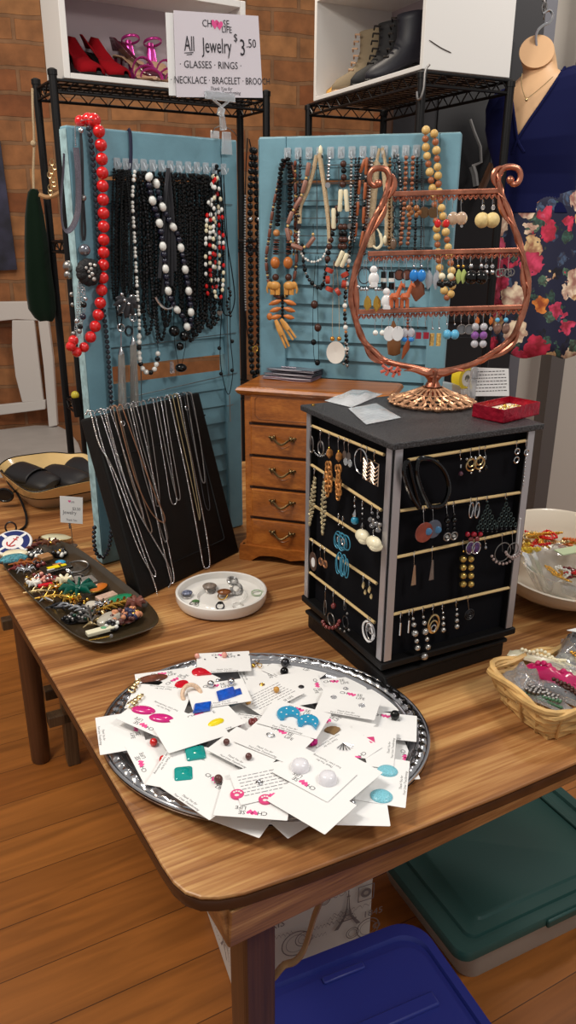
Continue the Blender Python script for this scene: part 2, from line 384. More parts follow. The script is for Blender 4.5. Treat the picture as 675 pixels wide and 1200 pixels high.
for F, pts in ((Ff, [fpx(437, 1069) + ('1845',), (.06, .20, 'PARIS')]), (Fl, [(.2, .29, 'POST'), (.06, .17, '1845')])):
    for x, z, s in pts: put_text(g, s, .022, F, x, z)
u0 = fpx(419, 1058); u1 = fpx(439, 1034)
for x0, z0, x1, z1 in ((u0[0], u0[1], u1[0], u1[1]),):
    for (a, b, c, d) in ((x0, z0, x1, z0 + .002), (x0, z1 - .002, x1, z1), (x0, z0, x0 + .002, z1), (x1 - .002, z0, x1, z1)): flat(g, [(a, b), (c, b), (c, d), (a, d)], Ff)
u2 = fpx(429, 1046); ringm(Ff, u2[0], u2[1], .011, .006)
for x_, y_, r_ in ((356, 1100, .018), (413, 1093, .014), (441, 1084, .008), (380, 1055, .012)): u2 = fpx(x_, y_); ringm(Ff, u2[0], u2[1], r_, .0018); ringm(Ff, u2[0], u2[1], r_ * .65, .001)
g.build('postmark_print', M('brown_grey_print', (126, 118, 120), .7), bx, smooth=False)
# bent wooden handle
hp = [P3(373, 1062, .62), P3(368, 1075, .60), P3(360, 1102, .565), P3(354, 1117, .55), P3(345, 1127, .54), P3(333, 1131, .535)]
hp = smoothpath([hp[0] + (hp[0] - hp[1]) * 3.6] + hp + [hp[-1] - ad * .03 + Vector((0, 0, .0)), hp[-1] - ad * .05 + Vector((0, 0, .19))], 5)
tag(MB().tube(hp, .0034, 8, flat=1.8).build('bentwood_handle', M('pale_bentwood', (140, 106, 74), .4)), 'thin bent tan wooden loop hanging beneath the table beside the near leg', 'handle')

# plastic totes
def tote(name, label, corner, d, W, D, H, lidmat, bodymat, style):
    l = Vector((-d.y, d.x, 0)); F = lambda x, y, z: corner + d * x + l * y + Vector((0, 0, z))
    t = thing(name, label, 'storage bin', F(W / 2, D / 2, 0))
    ring = lambda w, h, r, z: [F(W / 2 + x, D / 2 + y, z) for x, y in rrect(w, h, r, 6)]
    MB().loft([ring(W * .82, D * .82, .03, .0), ring(W * .84, D * .84, .035, .01), ring(W * .93, D * .93, .04, H - .025)]).build('bin_body', bodymat, t)
    g = MB(); rr = .05 if style == 'blue' else .028
    g.loft([ring(W * .955, D * .955, rr, H - (.035 if style == 'blue' else .022)), ring(W, D, rr, H - (.03 if style == 'blue' else .018)), ring(W * 1.0, D * 1.0, rr, H - .006), ring(W * .985, D * .985, rr, H), ring(W * .90, D * .90, rr * .8, H), ring(W * .885, D * .885, rr * .8, H - .007),
            ring(W * .84, D * .84, rr * .8, H - .007), ring(W * .825, D * .825, rr * .7, H - .0015)] + ([ring(W * .7, D * .7, rr * .6, H - .0015), ring(W * .68, D * .68, rr * .5, H + .003)] if style == 'green' else []))
    g.build('lid', lidmat, t)
    if style == 'blue':
        for k in range(5):
            MB().box(F(W * .5, D * (.72 - .125 * k), H + .0012), (W * .66, D * .045, .009), RZ(math.atan2(d.y, d.x))).build('lid_rib', lidmat, t, bevel=.003)
        MB().box(F(W * .5, D * .9, H + .001), (W * .22, .012, .006), RZ(math.atan2(d.y, d.x))).build('lid_grip', lidmat, t, bevel=.0025)
    else:
        for x in (W * .5,):
            MB().box(F(x, -.002, H - .012), (W * .2, .008, .02), RZ(math.atan2(d.y, d.x))).build('latch', lidmat, t, bevel=.004)
            MB().box(F(x, D + .002, H - .012), (W * .2, .008, .02), RZ(math.atan2(d.y, d.x))).build('latch', lidmat, t, bevel=.004)
        MB().box(F(W * .86, D * .5, H + .003), (.012, D * .8, .008), RZ(math.atan2(d.y, d.x))).build('lid_rib', lidmat, t, bevel=.003)
    return t
GRN = M('dark_green_plastic', (42, 80, 76), .45, bump=.1, bscale=300); BLU = M('royal_blue_plastic', (44, 54, 138), .38)
FROST = M('frosted_plastic', (206, 200, 190), .35, trans=.35, ior=1.2)
hz = .12
n0 = T(548, 1121, hz); e1 = T(675, 1061, hz); gd = (e1 - n0).normalized(); gl = Vector((-gd.y, gd.x, 0))
bk = T(466, 1018, hz)
n0 = T(541, 1124, hz)
tote('storage_tote', 'dark green lidded tote with frosted clear sides on the floor under the table', Vector((n0.x, n0.y, 0)), gd, .52, .36, hz, GRN, FROST, 'green')
hb = .30
b0 = T(338, 1128, hb); b1 = T(478, 1074, hb); bd = (b1 - b0); bd.z = 0; bd.normalize(); bl = Vector((bd.y, -bd.x, 0))
cor = Vector((b1.x, b1.y, 0)) + bl * .52 - bd * .33 + bd * .015
tote('storage_tote', 'royal blue plastic tote with ribbed lid on the floor by the near leg', cor, bd, .33, .52, hb, BLU, BLU, 'blue')

# ================================================================ shelving, shoe cubes and cupboards behind
def wire_unit(label, FL, FR, depth, zsh, ztop, lower, name='wire_shelving_unit'):
    d = (FR - FL); d.z = 0; W = d.length; d.normalize(); l = Vector((-d.y, d.x, 0))
    F = lambda x, y, z: Vector((FL.x, FL.y, 0)) + d * x + l * y + Vector((0, 0, z))
    t = thing(name, label, 'shelving', F(W / 2, depth / 2, 0))
    for x in (0, W):
        for y in (0, depth): MB().lathe([(.011, 0), (.011, ztop), (.013, ztop), (.013, ztop + .012), (.006, ztop + .016)], F(x, y, 0), 10).build('post', BLKM, t)
    for zs in [zsh] + lower:
        g = MB()
        for x0, y0, x1, y1 in ((0, 0, W, 0), (W, 0, W, depth), (W, depth, 0, depth), (0, depth, 0, 0)):
            g.cyl(F(x0, y0, zs), F(x1, y1, zs), .004, seg=6); g.cyl(F(x0, y0, zs - .028), F(x1, y1, zs - .028), .004, seg=6)
            n = int(max(abs(x1 - x0), abs(y1 - y0)) / .028); zz = [F(x0 + (x1 - x0) * i / n, y0 + (y1 - y0) * i / n, zs - (.028 if i % 2 else 0)) for i in range(n + 1)]
            g.tube(zz, .0022, 5)
        n = int(W / .026)
        for i in range(1, n): g.cyl(F(W * i / n, 0, zs + .003), F(W * i / n, depth, zs + .003), .0018, seg=4)
        for y in (depth * .33, depth * .66): g.cyl(F(0, y, zs - .002), F(W, y, zs - .002), .003, seg=5)
        g.build('wire_shelf', BLKM, t)
    return F, W, d, l
SZ = 1.754
LF, LW, Ld, Ll = wire_unit('black wire shelving unit behind the left shutter holding the white cube of heels', T(62, 93, SZ), T(312, 117, SZ), .17, SZ, SZ + .01, [1.36, .9, .5])
p0 = T(333, 117, SZ) + Vector((.075, .10, 0)); p1 = T(495, 84, SZ)
RF, RW, Rd, Rl = wire_unit('black wire shelving unit behind the right shutter holding the white cube of boots', p0, p1, .27, SZ, SZ - .014, [1.3, .85, .4])
def cube(label, F, x0, x1, y0, y1, z0, H, th, back):
    t = thing('open_cube_shelf', label, 'cube shelf', F((x0 + x1) / 2, (y0 + y1) / 2, z0))
    for nm, a in (('side_panel', (x0, x0 + th, y0, y1, z0, z0 + H)), ('side_panel', (x1 - th, x1, y0, y1, z0, z0 + H)), ('bottom_panel', (x0 + th, x1 - th, y0, y1, z0, z0 + th * .8)), ('top_panel', (x0 + th, x1 - th, y0, y1, z0 + H - th, z0 + H))):
        MB().prism([(a[0], a[2]), (a[1], a[2]), (a[1], a[3]), (a[0], a[3])], a[4], a[5], F).build(nm, WHITE, t, smooth=False, bevel=.0015)
    MB().prism([(x0 + th, y1 - .008), (x1 - th, y1 - .008), (x1 - th, y1 - .001), (x0 + th, y1 - .001)], z0 + th * .8, z0 + H - th, F).build('back_panel', back, t, smooth=False)
    return t
MAUVE = M('mauve_board', (176, 160, 166), .6)
lz = SZ + .006
cube('white open cube shelf of red and pink heels on the left wire unit', LF, .03, .56, .0, .165, lz, .235, .017, MAUVE)
CHARX = M('dark_scuff', (70, 60, 56), .6)
CUBR = cube('white open cube shelf of ankle boots on the right wire unit', RF, .03, RW - .0, .0, .265, lz, .27, .014, MAUVE)

sc_ = onp(503, 47, RF(RW + .0006, 0, 0), Rd); se_ = onp(529, 62, RF(RW + .0006, 0, 0), Rd)
MB().tube(smoothpath([sc_, sc_.lerp(se_, .5) + Vector((0, 0, -.002)), se_], 4), [.0006] + [.0014] * 7 + [.0005], 5).build('scuff_mark', CHARX, CUBR)

# tall charcoal cupboard
cb0 = atY(540, 300, 2.75); cb1 = atY(598, 415, 2.75); cb2 = atY(609.5, 415, 2.75)
cp = thing('tall_cupboard', 'tall flat charcoal cupboard with a grey side strip behind the dress form', 'cupboard', ((cb0.x + cb2.x) / 2, 2.9, 0))
CHAR = M('charcoal_board', (38, 36, 40), .5)
MB().box(((cb0.x - .25 + cb1.x) / 2, 2.93, 1.2), (cb1.x - cb0.x + .25, .36, 2.4)).build('carcass', CHAR, cp, smooth=False)
MB().box(((cb1.x + cb2.x) / 2, 2.93, 1.2), (cb2.x - cb1.x, .362, 2.4)).build('side_strip', M('blue_grey_strip', (104, 104, 112), .45), cp, smooth=False)
for k, z in enumerate((.62, 1.52)):
    MB().box(((cb0.x + cb1.x) / 2 - .1, 2.747, z), (cb1.x - cb0.x + .02, .012, .85)).build('door', M('charcoal_door', (30, 29, 32), .42), cp, smooth=False, bevel=.002)
# ================================================================ shutters
TEAL = M('teal_paint', (112, 153, 168), .42, var=.1, vscale=18, bump=.15, bscale=120)
TEALE = M('worn_teal_edge', (150, 180, 186), .6, var=.35, vscale=60)
class Pan: pass
def shutter(label, A, B, ztop, gap=None, lz0=.79, lz1=1.485, pitch=.0365):
    d = (B - A); d.z = 0; W = d.length; d.normalize(); n = Vector((d.y, -d.x, 0)); b = Vector((A.x, A.y, .75)); p = Pan(); p.P, p.n, p.d = b, n, d
    F = lambda x, y, z: b + d * x - n * y + Vector((0, 0, z - .75))     # y: depth behind the front face
    t = thing('louvered_shutter', label, 'shutter', F(W / 2, .014, .75)); th = .026; sw = .047
    p.F, p.W = F, W
    def bar(nm, x0, x1, z0, z1): return MB().prism([(x0, 0), (x1, 0), (x1, th), (x0, th)], z0, z1, F).build(nm, TEAL, t, smooth=False, bevel=.0025)
    bar('stile', 0, sw * 1.15, .752, ztop); bar('stile', W - sw * .8, W, .752, ztop)
    bar('rail', sw * 1.15, W - sw * .8, lz1, ztop); bar('rail', sw * 1.15, W - sw * .8, .752, lz0)
    z = lz0 + .012
    while z < lz1 + .004:
        if not (gap and gap[0] < z < gap[1]):
            g = MB(); a = math.radians(11)
            P = [(-.003, -.0195), (.003, -.0195), (.0035, .0), (.003, .0195), (-.003, .0195), (-.0035, 0)]
            R = [(u * math.cos(a) + v * math.sin(a), -u * math.sin(a) + v * math.cos(a)) for u, v in P]
            x0, x1 = sw * 1.15 - .002, W - sw * .8 + .002
            g.loft([[F(x, .013 + u, z + v) for u, v in R] for x in (x0, x1)]).build('louver', TEAL, t)
        z += pitch
    MB().prism([(-.0006, .0), (.0, 0), (.0, th), (-.0006, th)], .756, ztop - .004, F).build('worn_edge', TEALE, t, smooth=False)
    MB().prism([(0.002, 0.001), (W - .002, .001), (W - .002, th - .001), (.002, th - .001)], ztop - .0005, ztop + .0006, F).build('worn_top', TEALE, t, smooth=False)
    return p
ZT = 1.56
gz0 = onp(210, 441, T(120.8, 663), Vector((.64, -.768, 0))).z; gz1 = onp(210, 422, T(120.8, 663), Vector((.64, -.768, 0))).z
PLs = shutter('teal louvred shutter at the left hung with black necklaces', T(120.8, 663), T(285, 616.5), ZT, (gz0 - .004, gz1 + .006))
hR0 = T(303, 161, ZT); hR1 = T(541, 155, ZT)
PRs = shutter('teal louvred shutter at the right hung with wooden and shell necklaces', hR0, hR1, ZT)
def SL(x, y, off=.006): return onp(x, y, PLs.P + PLs.n * off, PLs.n)
def SR(x, y, off=.006): return onp(x, y, PRs.P + PRs.n * off, PRs.n)
# ================================================================ jewellery chest
OAK = wood('oak_stain', (138, 76, 24), (166, 94, 32), (190, 116, 46), 0, 3, 40, rough=.32, coat=.2)
OAKD = wood('oak_stain_dark', (128, 72, 32), (150, 88, 42), (170, 104, 54), 0, 3, 40, rough=.35)
ca = math.radians(-17.0); cd = Vector((math.cos(ca), math.sin(ca), 0)); cl = Vector((-cd.y, cd.x, 0)); c0 = T(282, 655)
FC = lambda x, y, z: c0 + cd * x + cl * y + Vector((0, 0, z))     # x along the front, y to the back, z above table
CWd, CDp = .297, .131; chn = Vector((cd.y, -cd.x, 0))
ch = thing('jewellery_chest', 'honey oak jewellery chest with four small drawers and brass bail handles', 'jewellery box', FC(CWd / 2, CDp / 2, 0))
cz = lambda y: onp(300, y, FC(0, .008, 0), chn).z - .75
bi = .010
MB().prism([(bi, .008), (CWd - bi, .008), (CWd - bi, CDp - .004), (bi, CDp - .004)], .03, .352, FC).build('body', OAK, ch, smooth=False, bevel=.002)
g = MB(); ring = lambda i, z: [FC(x, y, z) for x, y in ((i, i), (CWd - i, i), (CWd - i, CDp), (i, CDp))]
g.loft([ring(.006, .345), ring(-.001, .350), ring(-.004, .356), ring(-.001, .361), ring(.004, .363)]).build('top_board', OAK, ch, smooth=False)
# scalloped base
pr = [(-.002, 0), (.024, 0), (.032, .006)] + [(.032 + (CWd - .064) * k / 24, .010 + .006 * abs(math.sin(k / 24 * PI * 3))) for k in range(1, 24)] + [(CWd - .032, .006), (CWd - .024, 0), (CWd + .002, 0), (CWd + .002, .026), (CWd - .004, .034), (.004, .034), (-.002, .026)]
g = MB(); g.prism(pr, 0, 1, lambda x, z, t: FC(x, -.002 + t * .012, z)); g.build('base_skirt', OAK, ch, smooth=False)
for x0 in (-.002, CWd - .01):
    MB().prism([(x0, .0), (x0 + .012, .0), (x0 + .012, CDp), (x0, CDp)], 0, .034, FC).build('base_side', OAK, ch, smooth=False, bevel=.002)
zl = [cz(456), cz(496), cz(533.5), cz(570.5), cz(606), cz(642)]
dx0, dx1 = .024, CWd - .024
ANT = M('antique_brass', (120, 98, 66), .32, metal=.95, var=.35, vscale=300)
for i in range(5):
    zt, zb = zl[i] - .003, zl[i + 1] + .003
    o = MB().prism([(dx0, zb), (dx1, zb), (dx1, zt), (dx0, zt)], .010, .003, lambda x, z, t: FC(x, t, z)).build('drawer' if i else 'lid_panel', OAK, ch, smooth=False, bevel=.0025)
    MB().prism([(dx0 - .004, zl[i + 1] - .0028), (dx1 + .004, zl[i + 1] - .0028), (dx1 + .004, zl[i + 1] + .0022), (dx0 - .004, zl[i + 1] + .0022)], .011, .0072, lambda x, z, t: FC(x, t, z)).build('drawer_gap', M('dark_gap', (52, 26, 12), .7), ch, smooth=False)
    zc = (zt + zb) / 2
    if i == 0:
        g = MB(); q = rrect(dx1 - dx0 - .02, zt - zb - .014, .008, 1)
        g.tube([FC((dx0 + dx1) / 2 + x, .0028, zc + z) for x, z in q], .0009, 4, closed=True); g.build('panel_groove', OAKD, o)
    else:
        for hx in (.09, .205):
            g = MB(); cx = hx
            hd = MB(); pth = [FC(cx + a, -.003 - .006 * math.cos(a / .017 * PI / 2), zc + .006 - .008 * math.cos(a / .014 * PI / 2) if abs(a) < .014 else zc + .006) for a in [-.016 + .032 * k / 12 for k in range(13)]]
            hd.tube(pth, .0024, 7)
            for sx in (-1, 1):
                hd.sph(FC(cx + sx * .019, .001, zc + .007), .0052, 8, 6, (1.1, .7, .9)); hd.sph(FC(cx + sx * .025, .0015, zc + .009), .0032, 7, 5, (1.2, .5, .8))
                hd.sph(FC(cx + sx * .0225, .0015, zc + .003), .0026, 7, 5, (1, .5, 1)); hd.sph(FC(cx + sx * .016, .001, zc + .011), .0022, 6, 5)
            hd.build('bail_handle', ANT, o)
            g = MB(); g.tube([FC(cx + a, .0028, zc - .006 - .006 * math.cos(a / .014 * PI / 2)) for a in [-.014 + .028 * k / 10 for k in range(11)]], .0008, 4); g.build('carved_arc', OAKD, o)

# flat plastic packets on the chest
PKT = M('smoky_film', (96, 88, 98), .12, trans=.25, ior=1.2, var=.5, vscale=40, coat=.6); PKP = M('mauve_sleeve', (150, 120, 132), .25, coat=.4)
for k, (px, py, ang, z, nm, lb, mt) in enumerate(((343, 441, -.15, .363, 'plastic_packet', 'mauve flat plastic packet at the bottom of the pile on the oak chest', PKP),
        (345, 437, -.2, .369, 'plastic_packet', 'smoky grey flat plastic packet in the middle of the pile on the oak chest', PKT),
        (348, 432, -.28, .375, 'plastic_packet', 'shiny smoky plastic packet on top of the pile on the oak chest', PKT))):
    c = T(px, py, .75 + z + .003); R = RZ(ca + ang * .4)
    t = thing(nm, lb, 'packet', (c.x, c.y, c.z - .0025), 'plastic packets on the chest')
    g = MB()
    def wob(u, v, k=k): return c + R @ Vector(((u - .5) * .105, (v - .5) * .075, .0012 * math.sin(7 * u + k) * math.cos(5 * v) + .0016))
    g.grid(wob, 12, 8); g.grid(lambda u, v: wob(1 - u, v) - Vector((0, 0, .0035)), 12, 8); 
    g.build('sleeve', mt, t, solid=.0006)
    g = MB().box(c + R @ Vector((.0, -.034, .0012)), (.1, .004, .003), R); g.build('seam', M('clear_seam', (190, 184, 190), .2, coat=.5), t, smooth=False)
    if k == 2: 
        g = MB(); g.tube([c + R @ Vector((-.03 + .0022 * i, -.012 + .003 * math.sin(i * 1.9), .0036)) for i in range(16)], .0009, 4); g.build('print', M('pale_print', (220, 205, 215), .5), t, smooth=False)

# ================================================================ black earring tower
ta = math.radians(26.5); td = Vector((math.cos(ta), math.sin(ta), 0)); tl = Vector((-td.y, td.x, 0)); t0 = Vector((.137, .978, 0)); S = .254
FT = lambda x, y, z: t0 + td * x + tl * y + Vector((0, 0, z))
tw = thing('earring_tower', 'black square revolving earring tower with pale wooden rods on the table', 'display stand', FT(S / 2, S / 2, .75))
sq = lambda i: [(i, i), (S - i, i), (S - i, S - i), (i, S - i)]
ba = math.radians(28.5) - ta
B0 = T(456, 808); 
def pl(i, z0, z1, nm, bev=.003):
    R = RZ(ba); h = .116 + i; C = Vector((S / 2 - .004, S / 2 - .004, 0))
    P = [(R @ Vector((a * h, b * h, 0)) + C) for a, b in ((-1, -1), (1, -1), (1, 1), (-1, 1))]
    return MB().prism([(p.x, p.y) for p in P], z0, z1, FT).build(nm, BLK, tw, smooth=False, bevel=bev)
pl(.0, .75, .776, 'plinth'); pl(.004, .776, .783, 'plinth_lip')
MB().lathe([(.07, .782), (.07, .793)], FT(S / 2, S / 2, 0), 24).build('turntable', BLKM, tw)
MB().prism(sq(.0), .793, .804, FT).build('bottom_plate', BLK, tw, smooth=False, bevel=.002)
TOPM = M('black_glitter_top', (44, 43, 45), .42, bump=1.0, bscale=450, var=1.9, vscale=520)
MB().prism(sq(-.004), 1.128, 1.137, FT).build('top_plate', TOPM, tw, smooth=False, bevel=.0015)
for px_, py_ in ((0.004, .004), (S - .004 - .016, .004), (.004, S - .004 - .016), (S - .02, S - .02)):
    MB().prism([(px_, py_), (px_ + .016, py_), (px_ + .016, py_ + .016), (px_, py_ + .016)], .804, 1.128, FT).build('corner_post', BLK, tw, smooth=False, bevel=.001)
FELT = M('black_felt', (13, 13, 18), .85, spec=.15)
for P in ([(.02, .016), (S - .02, .016), (S - .02, .019), (.02, .019)], [(.016, .02), (.019, .02), (.019, S - .02), (.016, S - .02)], [(.02, S - .019), (S - .02, S - .019), (S - .02, S - .016), (.02, S - .016)], [(S - .019, .02), (S - .016, .02), (S - .016, S - .02), (S - .019, S - .02)]):
    MB().prism(P, .804, 1.128, FT).build('felt_panel', FELT, tw, smooth=False)
ALU = M('brushed_strip', (186, 182, 186), .34, metal=.6)
for x0 in (.006, S - .019): MB().prism([(x0, .0022), (x0 + .012, .0022), (x0 + .012, .0045), (x0, .0045)], .806, 1.126, FT).build('metal_strip', ALU, tw, smooth=False)
for y0 in (.006, S - .019): MB().prism([(.0022, y0), (.0045, y0), (.0045, y0 + .012), (.0022, y0 + .012)], .806, 1.126, FT).build('metal_strip', ALU, tw, smooth=False)
def onL(x, y, off=.0): return onp(x, y, FT(.006 - off, 0, 0), td)       # left face
def onR(x, y, off=.0): return onp(x, y, FT(0, .006 - off, 0), tl)       # right face
ROD = M('pale_rod', (220, 190, 136), .5)
for (xa, ya, xb, yb) in ((361, 497, 450, 533), (361, 542, 447, 598), (361, 588, 445, 641), (360.7, 629.5, 441.6, 684), (359.8, 668, 439, 729.6)):
    MB().cyl(onL(xa, ya), onL(xb, yb), .0023, seg=8).build('wooden_rod', ROD, tw)
for (xa, ya, xb, yb) in ((477.7, 539, 619, 516), (468.3, 598.7, 613, 576.5), (464.5, 653, 608, 622), (460.2, 720, 599, 688)):
    MB().cyl(onR(xa, ya), onR(xb, yb), .0023, seg=8).build('wooden_rod', ROD, tw)
MB().lathe([(.0, .0), (.003, 0), (.003, .002), (.001, .003)], FT(.012, S - .01, 1.137), 8).build('screw', GOLD, tw)
MB().sph(FT(S - .0, .03, .965), .014, 10, 8, (.5, 1, 1)).build('rod_knob', BLK, tw)

# ================================================================ rose copper earring tree
TP = Vector((.231, 1.222, 0)); TN = Vector((0.0, -1, 0)); ZB = 1.137
def onT(x, y, off=0.): return onp(x, y, TP + TN * off, TN)
bcn = T(507, 472, ZB); bcn = Vector((.229, 1.222, ZB))
et = thing('earring_tree', 'ornate rose-copper lyre-shaped earring stand on top of the black tower', 'jewellery stand', bcn)
lf_px = [(507, 436), (481, 430), (463, 426.5), (449.5, 421.6), (436, 410), (424.6, 396.7), (416, 372), (411.5, 345), (416, 319), (426, 288), (439, 256), (448, 240), (453, 226), (456.5, 210), (453, 200), (446, 197), (437, 199), (433, 206), (434, 214), (439, 218), (443.5, 215)]
rt_px = [(507, 436), (530, 433), (555.6, 426), (580, 412), (600, 395.6), (611, 371), (619, 340), (616, 317), (609, 287), (601, 263), (592, 240), (586, 224), (583.5, 210), (588, 199), (597, 195.5), (607, 198), (610, 206), (607, 214), (601, 216), (598, 211)]
for side, px in (('l', lf_px), ('r', rt_px)):
    c = smoothpath([onT(*p) for p in px], 5); n = len(c)
    rad = [(.0047 if k < n * .6 else .0047 - .0010 * (k - n * .6) / (n * .4)) for k in range(n)]
    ar = MB().tube(c, rad, 10).build('lyre_arm', COPPER, et)
    g = MB(); rnd = random.Random(3)
    for ph in (0, PI):        # raised twisting veins
        vv = []
        for k in range(int(n * .12), int(n * .68)):
            a = k * .42 + ph; t = (c[min(n - 1, k + 1)] - c[max(0, k - 1)]).normalized(); b1 = TN; b2 = t.cross(b1)
            vv.append(c[k] + b1 * (.0040 * abs(math.cos(a))) + b2 * .0045 * math.sin(a))
        g.tube(vv, .0012, 5)
    g.build('vine_vein', COPPER, ar)
    for fr in ((.14, .3, .47, .58) if side == 'l' else (.14, .3, .47, .6)):     # leaves lying along the arm
        g = MB(); k0 = int(n * fr); L = 9; lp = []; rr = []
        for j in range(L + 1):
            k = min(n - 1, k0 + j); t = (c[min(n - 1, k + 1)] - c[max(0, k - 1)]).normalized(); b2 = t.cross(TN)
            if side == 'r': b2 = -b2
            s = math.sin(PI * j / L); lp.append(c[k] + b2 * (.004 + .004 * s) * (1 if fr > .2 else -1) + TN * .004); rr.append(.0006 + .0036 * s)
        g.tube(lp, rr, 6, flat=.6); g.build('leaf', COPPER, ar)
    MB().sph(c[-1], .0058, 10, 8).build('scroll_ball', COPPER, ar)
bars_px = [((460, 227.5), (586, 223.5)), ((431, 297.5), (608, 293)), ((417, 365.5), (611, 359.5))]
BAR = []
for (a, b) in bars_px:
    A, Bq = onT(*a), onT(*b); BAR.append((A, Bq)); d = (Bq - A).normalized(); up = Vector((0, 0, 1)); up = (up - d * up.dot(d)).normalized(); W = (Bq - A).length
    Fq = lambda x, z, t: A + d * x + up * z - TN * t
    o = MB().prism([(0, -.0036), (W, -.0036), (W, .0036), (0, .0036)], -.0035, .0035, Fq).build('bar', COPPER, et, smooth=False, bevel=.001)
    g = MB(); n = int(W / .0078)
    for i in range(n):
        x = W * (i + .5) / n; h = W / n / 2
        g.tube([Fq(x - h, -.0042, -.002), Fq(x - h * .5, -.0085, -.002), Fq(x, -.0105, -.002), Fq(x + h * .5, -.0085, -.002), Fq(x + h, -.0042, -.002)], .0011, 5)
        g.tube([Fq(x - h * .6, -.0042, -.002), Fq(x, -.0078, -.002), Fq(x + h * .6, -.0042, -.002)], .0009, 4)
    g.build('scallop_edge', COPPER, o)
g = MB(); sb = onT(508, 436); sx, sy = bcn.x, bcn.y
g.lathe([(.0045, sb.z + .006), (.012, sb.z + .002), (.0145, sb.z - .006), (.0095, sb.z - .012), (.0085, ZB + .036), (.011, ZB + .032), (.0125, ZB + .028), (.010, ZB + .024), (.015, ZB + .020), (.020, ZB + .016)], (sx, sy, 0), 18).build('stem', COPPER, et)
g = MB()
for sgn in (-1, 1):
    g.tube(smoothpath([Vector((sx, sy - .008, sb.z)), Vector((sx + sgn * .012, sy - .009, sb.z - .001)), Vector((sx + sgn * .03, sy - .008, sb.z + .004)), Vector((sx + sgn * .048, sy - .006, sb.z + .003))], 5), [.002] + [.005] * 8 + [.0045, .004, .003, .002, .0015, .001, .001], 7)
g.tube([Vector((sx, sy - .012, sb.z + .004)), Vector((sx, sy - .012, sb.z - .012)), Vector((sx, sy - .011, ZB + .03))], [.004, .0032, .002], 6)
g.build('acanthus_leaf', COPPER, et)
# openwork base
g = MB(); NR = 22; R0 = .068
prof = lambda t: (.016 + (R0 - .016) * t, ZB + .021 * (1 - t) ** 1.3 + .0045)
for k in range(NR):
    a = 2 * PI * k / NR
    for s in (-1, 1):
        pts = []
        for j in range(9):
            t = j / 8; r, z = prof(t); b = a + s * .12 * math.sin(t * PI * 2.0) + s * .05
            pts.append(Vector((sx + r * math.cos(b), sy + r * math.sin(b), z)))
        g.tube(pts, [.0016, .0018, .002, .0022, .0024, .0024, .0026, .0026, .002], 5)
    r, z = prof(.97); b = a + PI / NR
    g.sph((sx + r * math.cos(b), sy + r * math.sin(b), z), .0052, 7, 5, (1, 1, .5))
    r, z = prof(.5); g.sph((sx + r * math.cos(b), sy + r * math.sin(b), z), .003, 6, 5, (1, 1, .6))
ANC = M('pale_copper', (206, 158, 122), .35, metal=.8, var=.25, vscale=120)  # paler copper tone for the openwork base and feet
for t, rr in ((.33, .0015), (.68, .0016), (.95, .0024)):
    r, z = prof(t); g.tube([(sx + r * math.cos(2 * PI * i / 48), sy + r * math.sin(2 * PI * i / 48), z) for i in range(48)], rr, 5, closed=True)
g.build('openwork_base', ANC, et)
for a in (-92, 28, 148):
    a = math.radians(a); MB().sph((sx + (R0 - .001) * math.cos(a), sy + (R0 - .001) * math.sin(a), ZB + .005), .006, 10, 8, (1, 1, .8)).build('foot', ANC, et)

# ------------------------------------------------ other things on the tower's top
FILM = M('crinkled_clear_film', (236, 238, 242), .1, trans=.82, ior=1.12, bump=.9, bscale=140, coat=.8)
def pouch(name, label, pts, z, hgt, seed, mt=FILM, cat='plastic bag', group=None, nu=12, nv=10, fill=None):
    """little crumpled film pouch over the quad pts (world points)"""
    a, b, c, d = [Vector(p) for p in pts]; rn = random.Random(seed); ph = [rn.uniform(0, 6) for _ in range(4)]
    def f(u, v, s):
        p = (a.lerp(b, u)).lerp(d.lerp(c, u), v); e = math.sin(PI * min(1, max(0, u))) ** .5 * math.sin(PI * min(1, max(0, v))) ** .5
        w = .5 + .5 * math.sin(9 * u + ph[0] + 3 * v) * math.cos(8 * v + ph[1] + 2 * u)
        return Vector((p.x, p.y, z + (.0008 + e * hgt * (.35 + .65 * w) if s else .0006)))
    g = MB(); g.grid(lambda u, v: f(u, v, 1), nu, nv); g.grid(lambda u, v: f(1 - u, v, 0), nu, nv)
    cc = (a + b + c + d) / 4; cc.z = z
    if fill:
        t = thing(name, label, cat, cc, group); g.build('film', mt, t); fill(t, f); return t
    return tag(g.build(name, mt), label, cat, group)
zt = ZB + .0005
FILW = M('milky_clear_film', (236, 238, 242), .14, trans=.45, ior=1.12, bump=.9, bscale=140, coat=.8)
pouch('plastic_pouch', 'crumpled clear plastic pouch lying behind the flat one on the tower top', [T(380, 470, zt), T(412, 478, zt), T(449, 462, zt), T(418, 458, zt)], zt, .012, 3, FILW)
pouch('plastic_pouch', 'flat clear plastic pouch lying by the left edge of the tower top', [T(408, 479, zt), T(429, 498, zt), T(470, 490, zt), T(441, 473, zt)], zt, .004, 8, FILW)
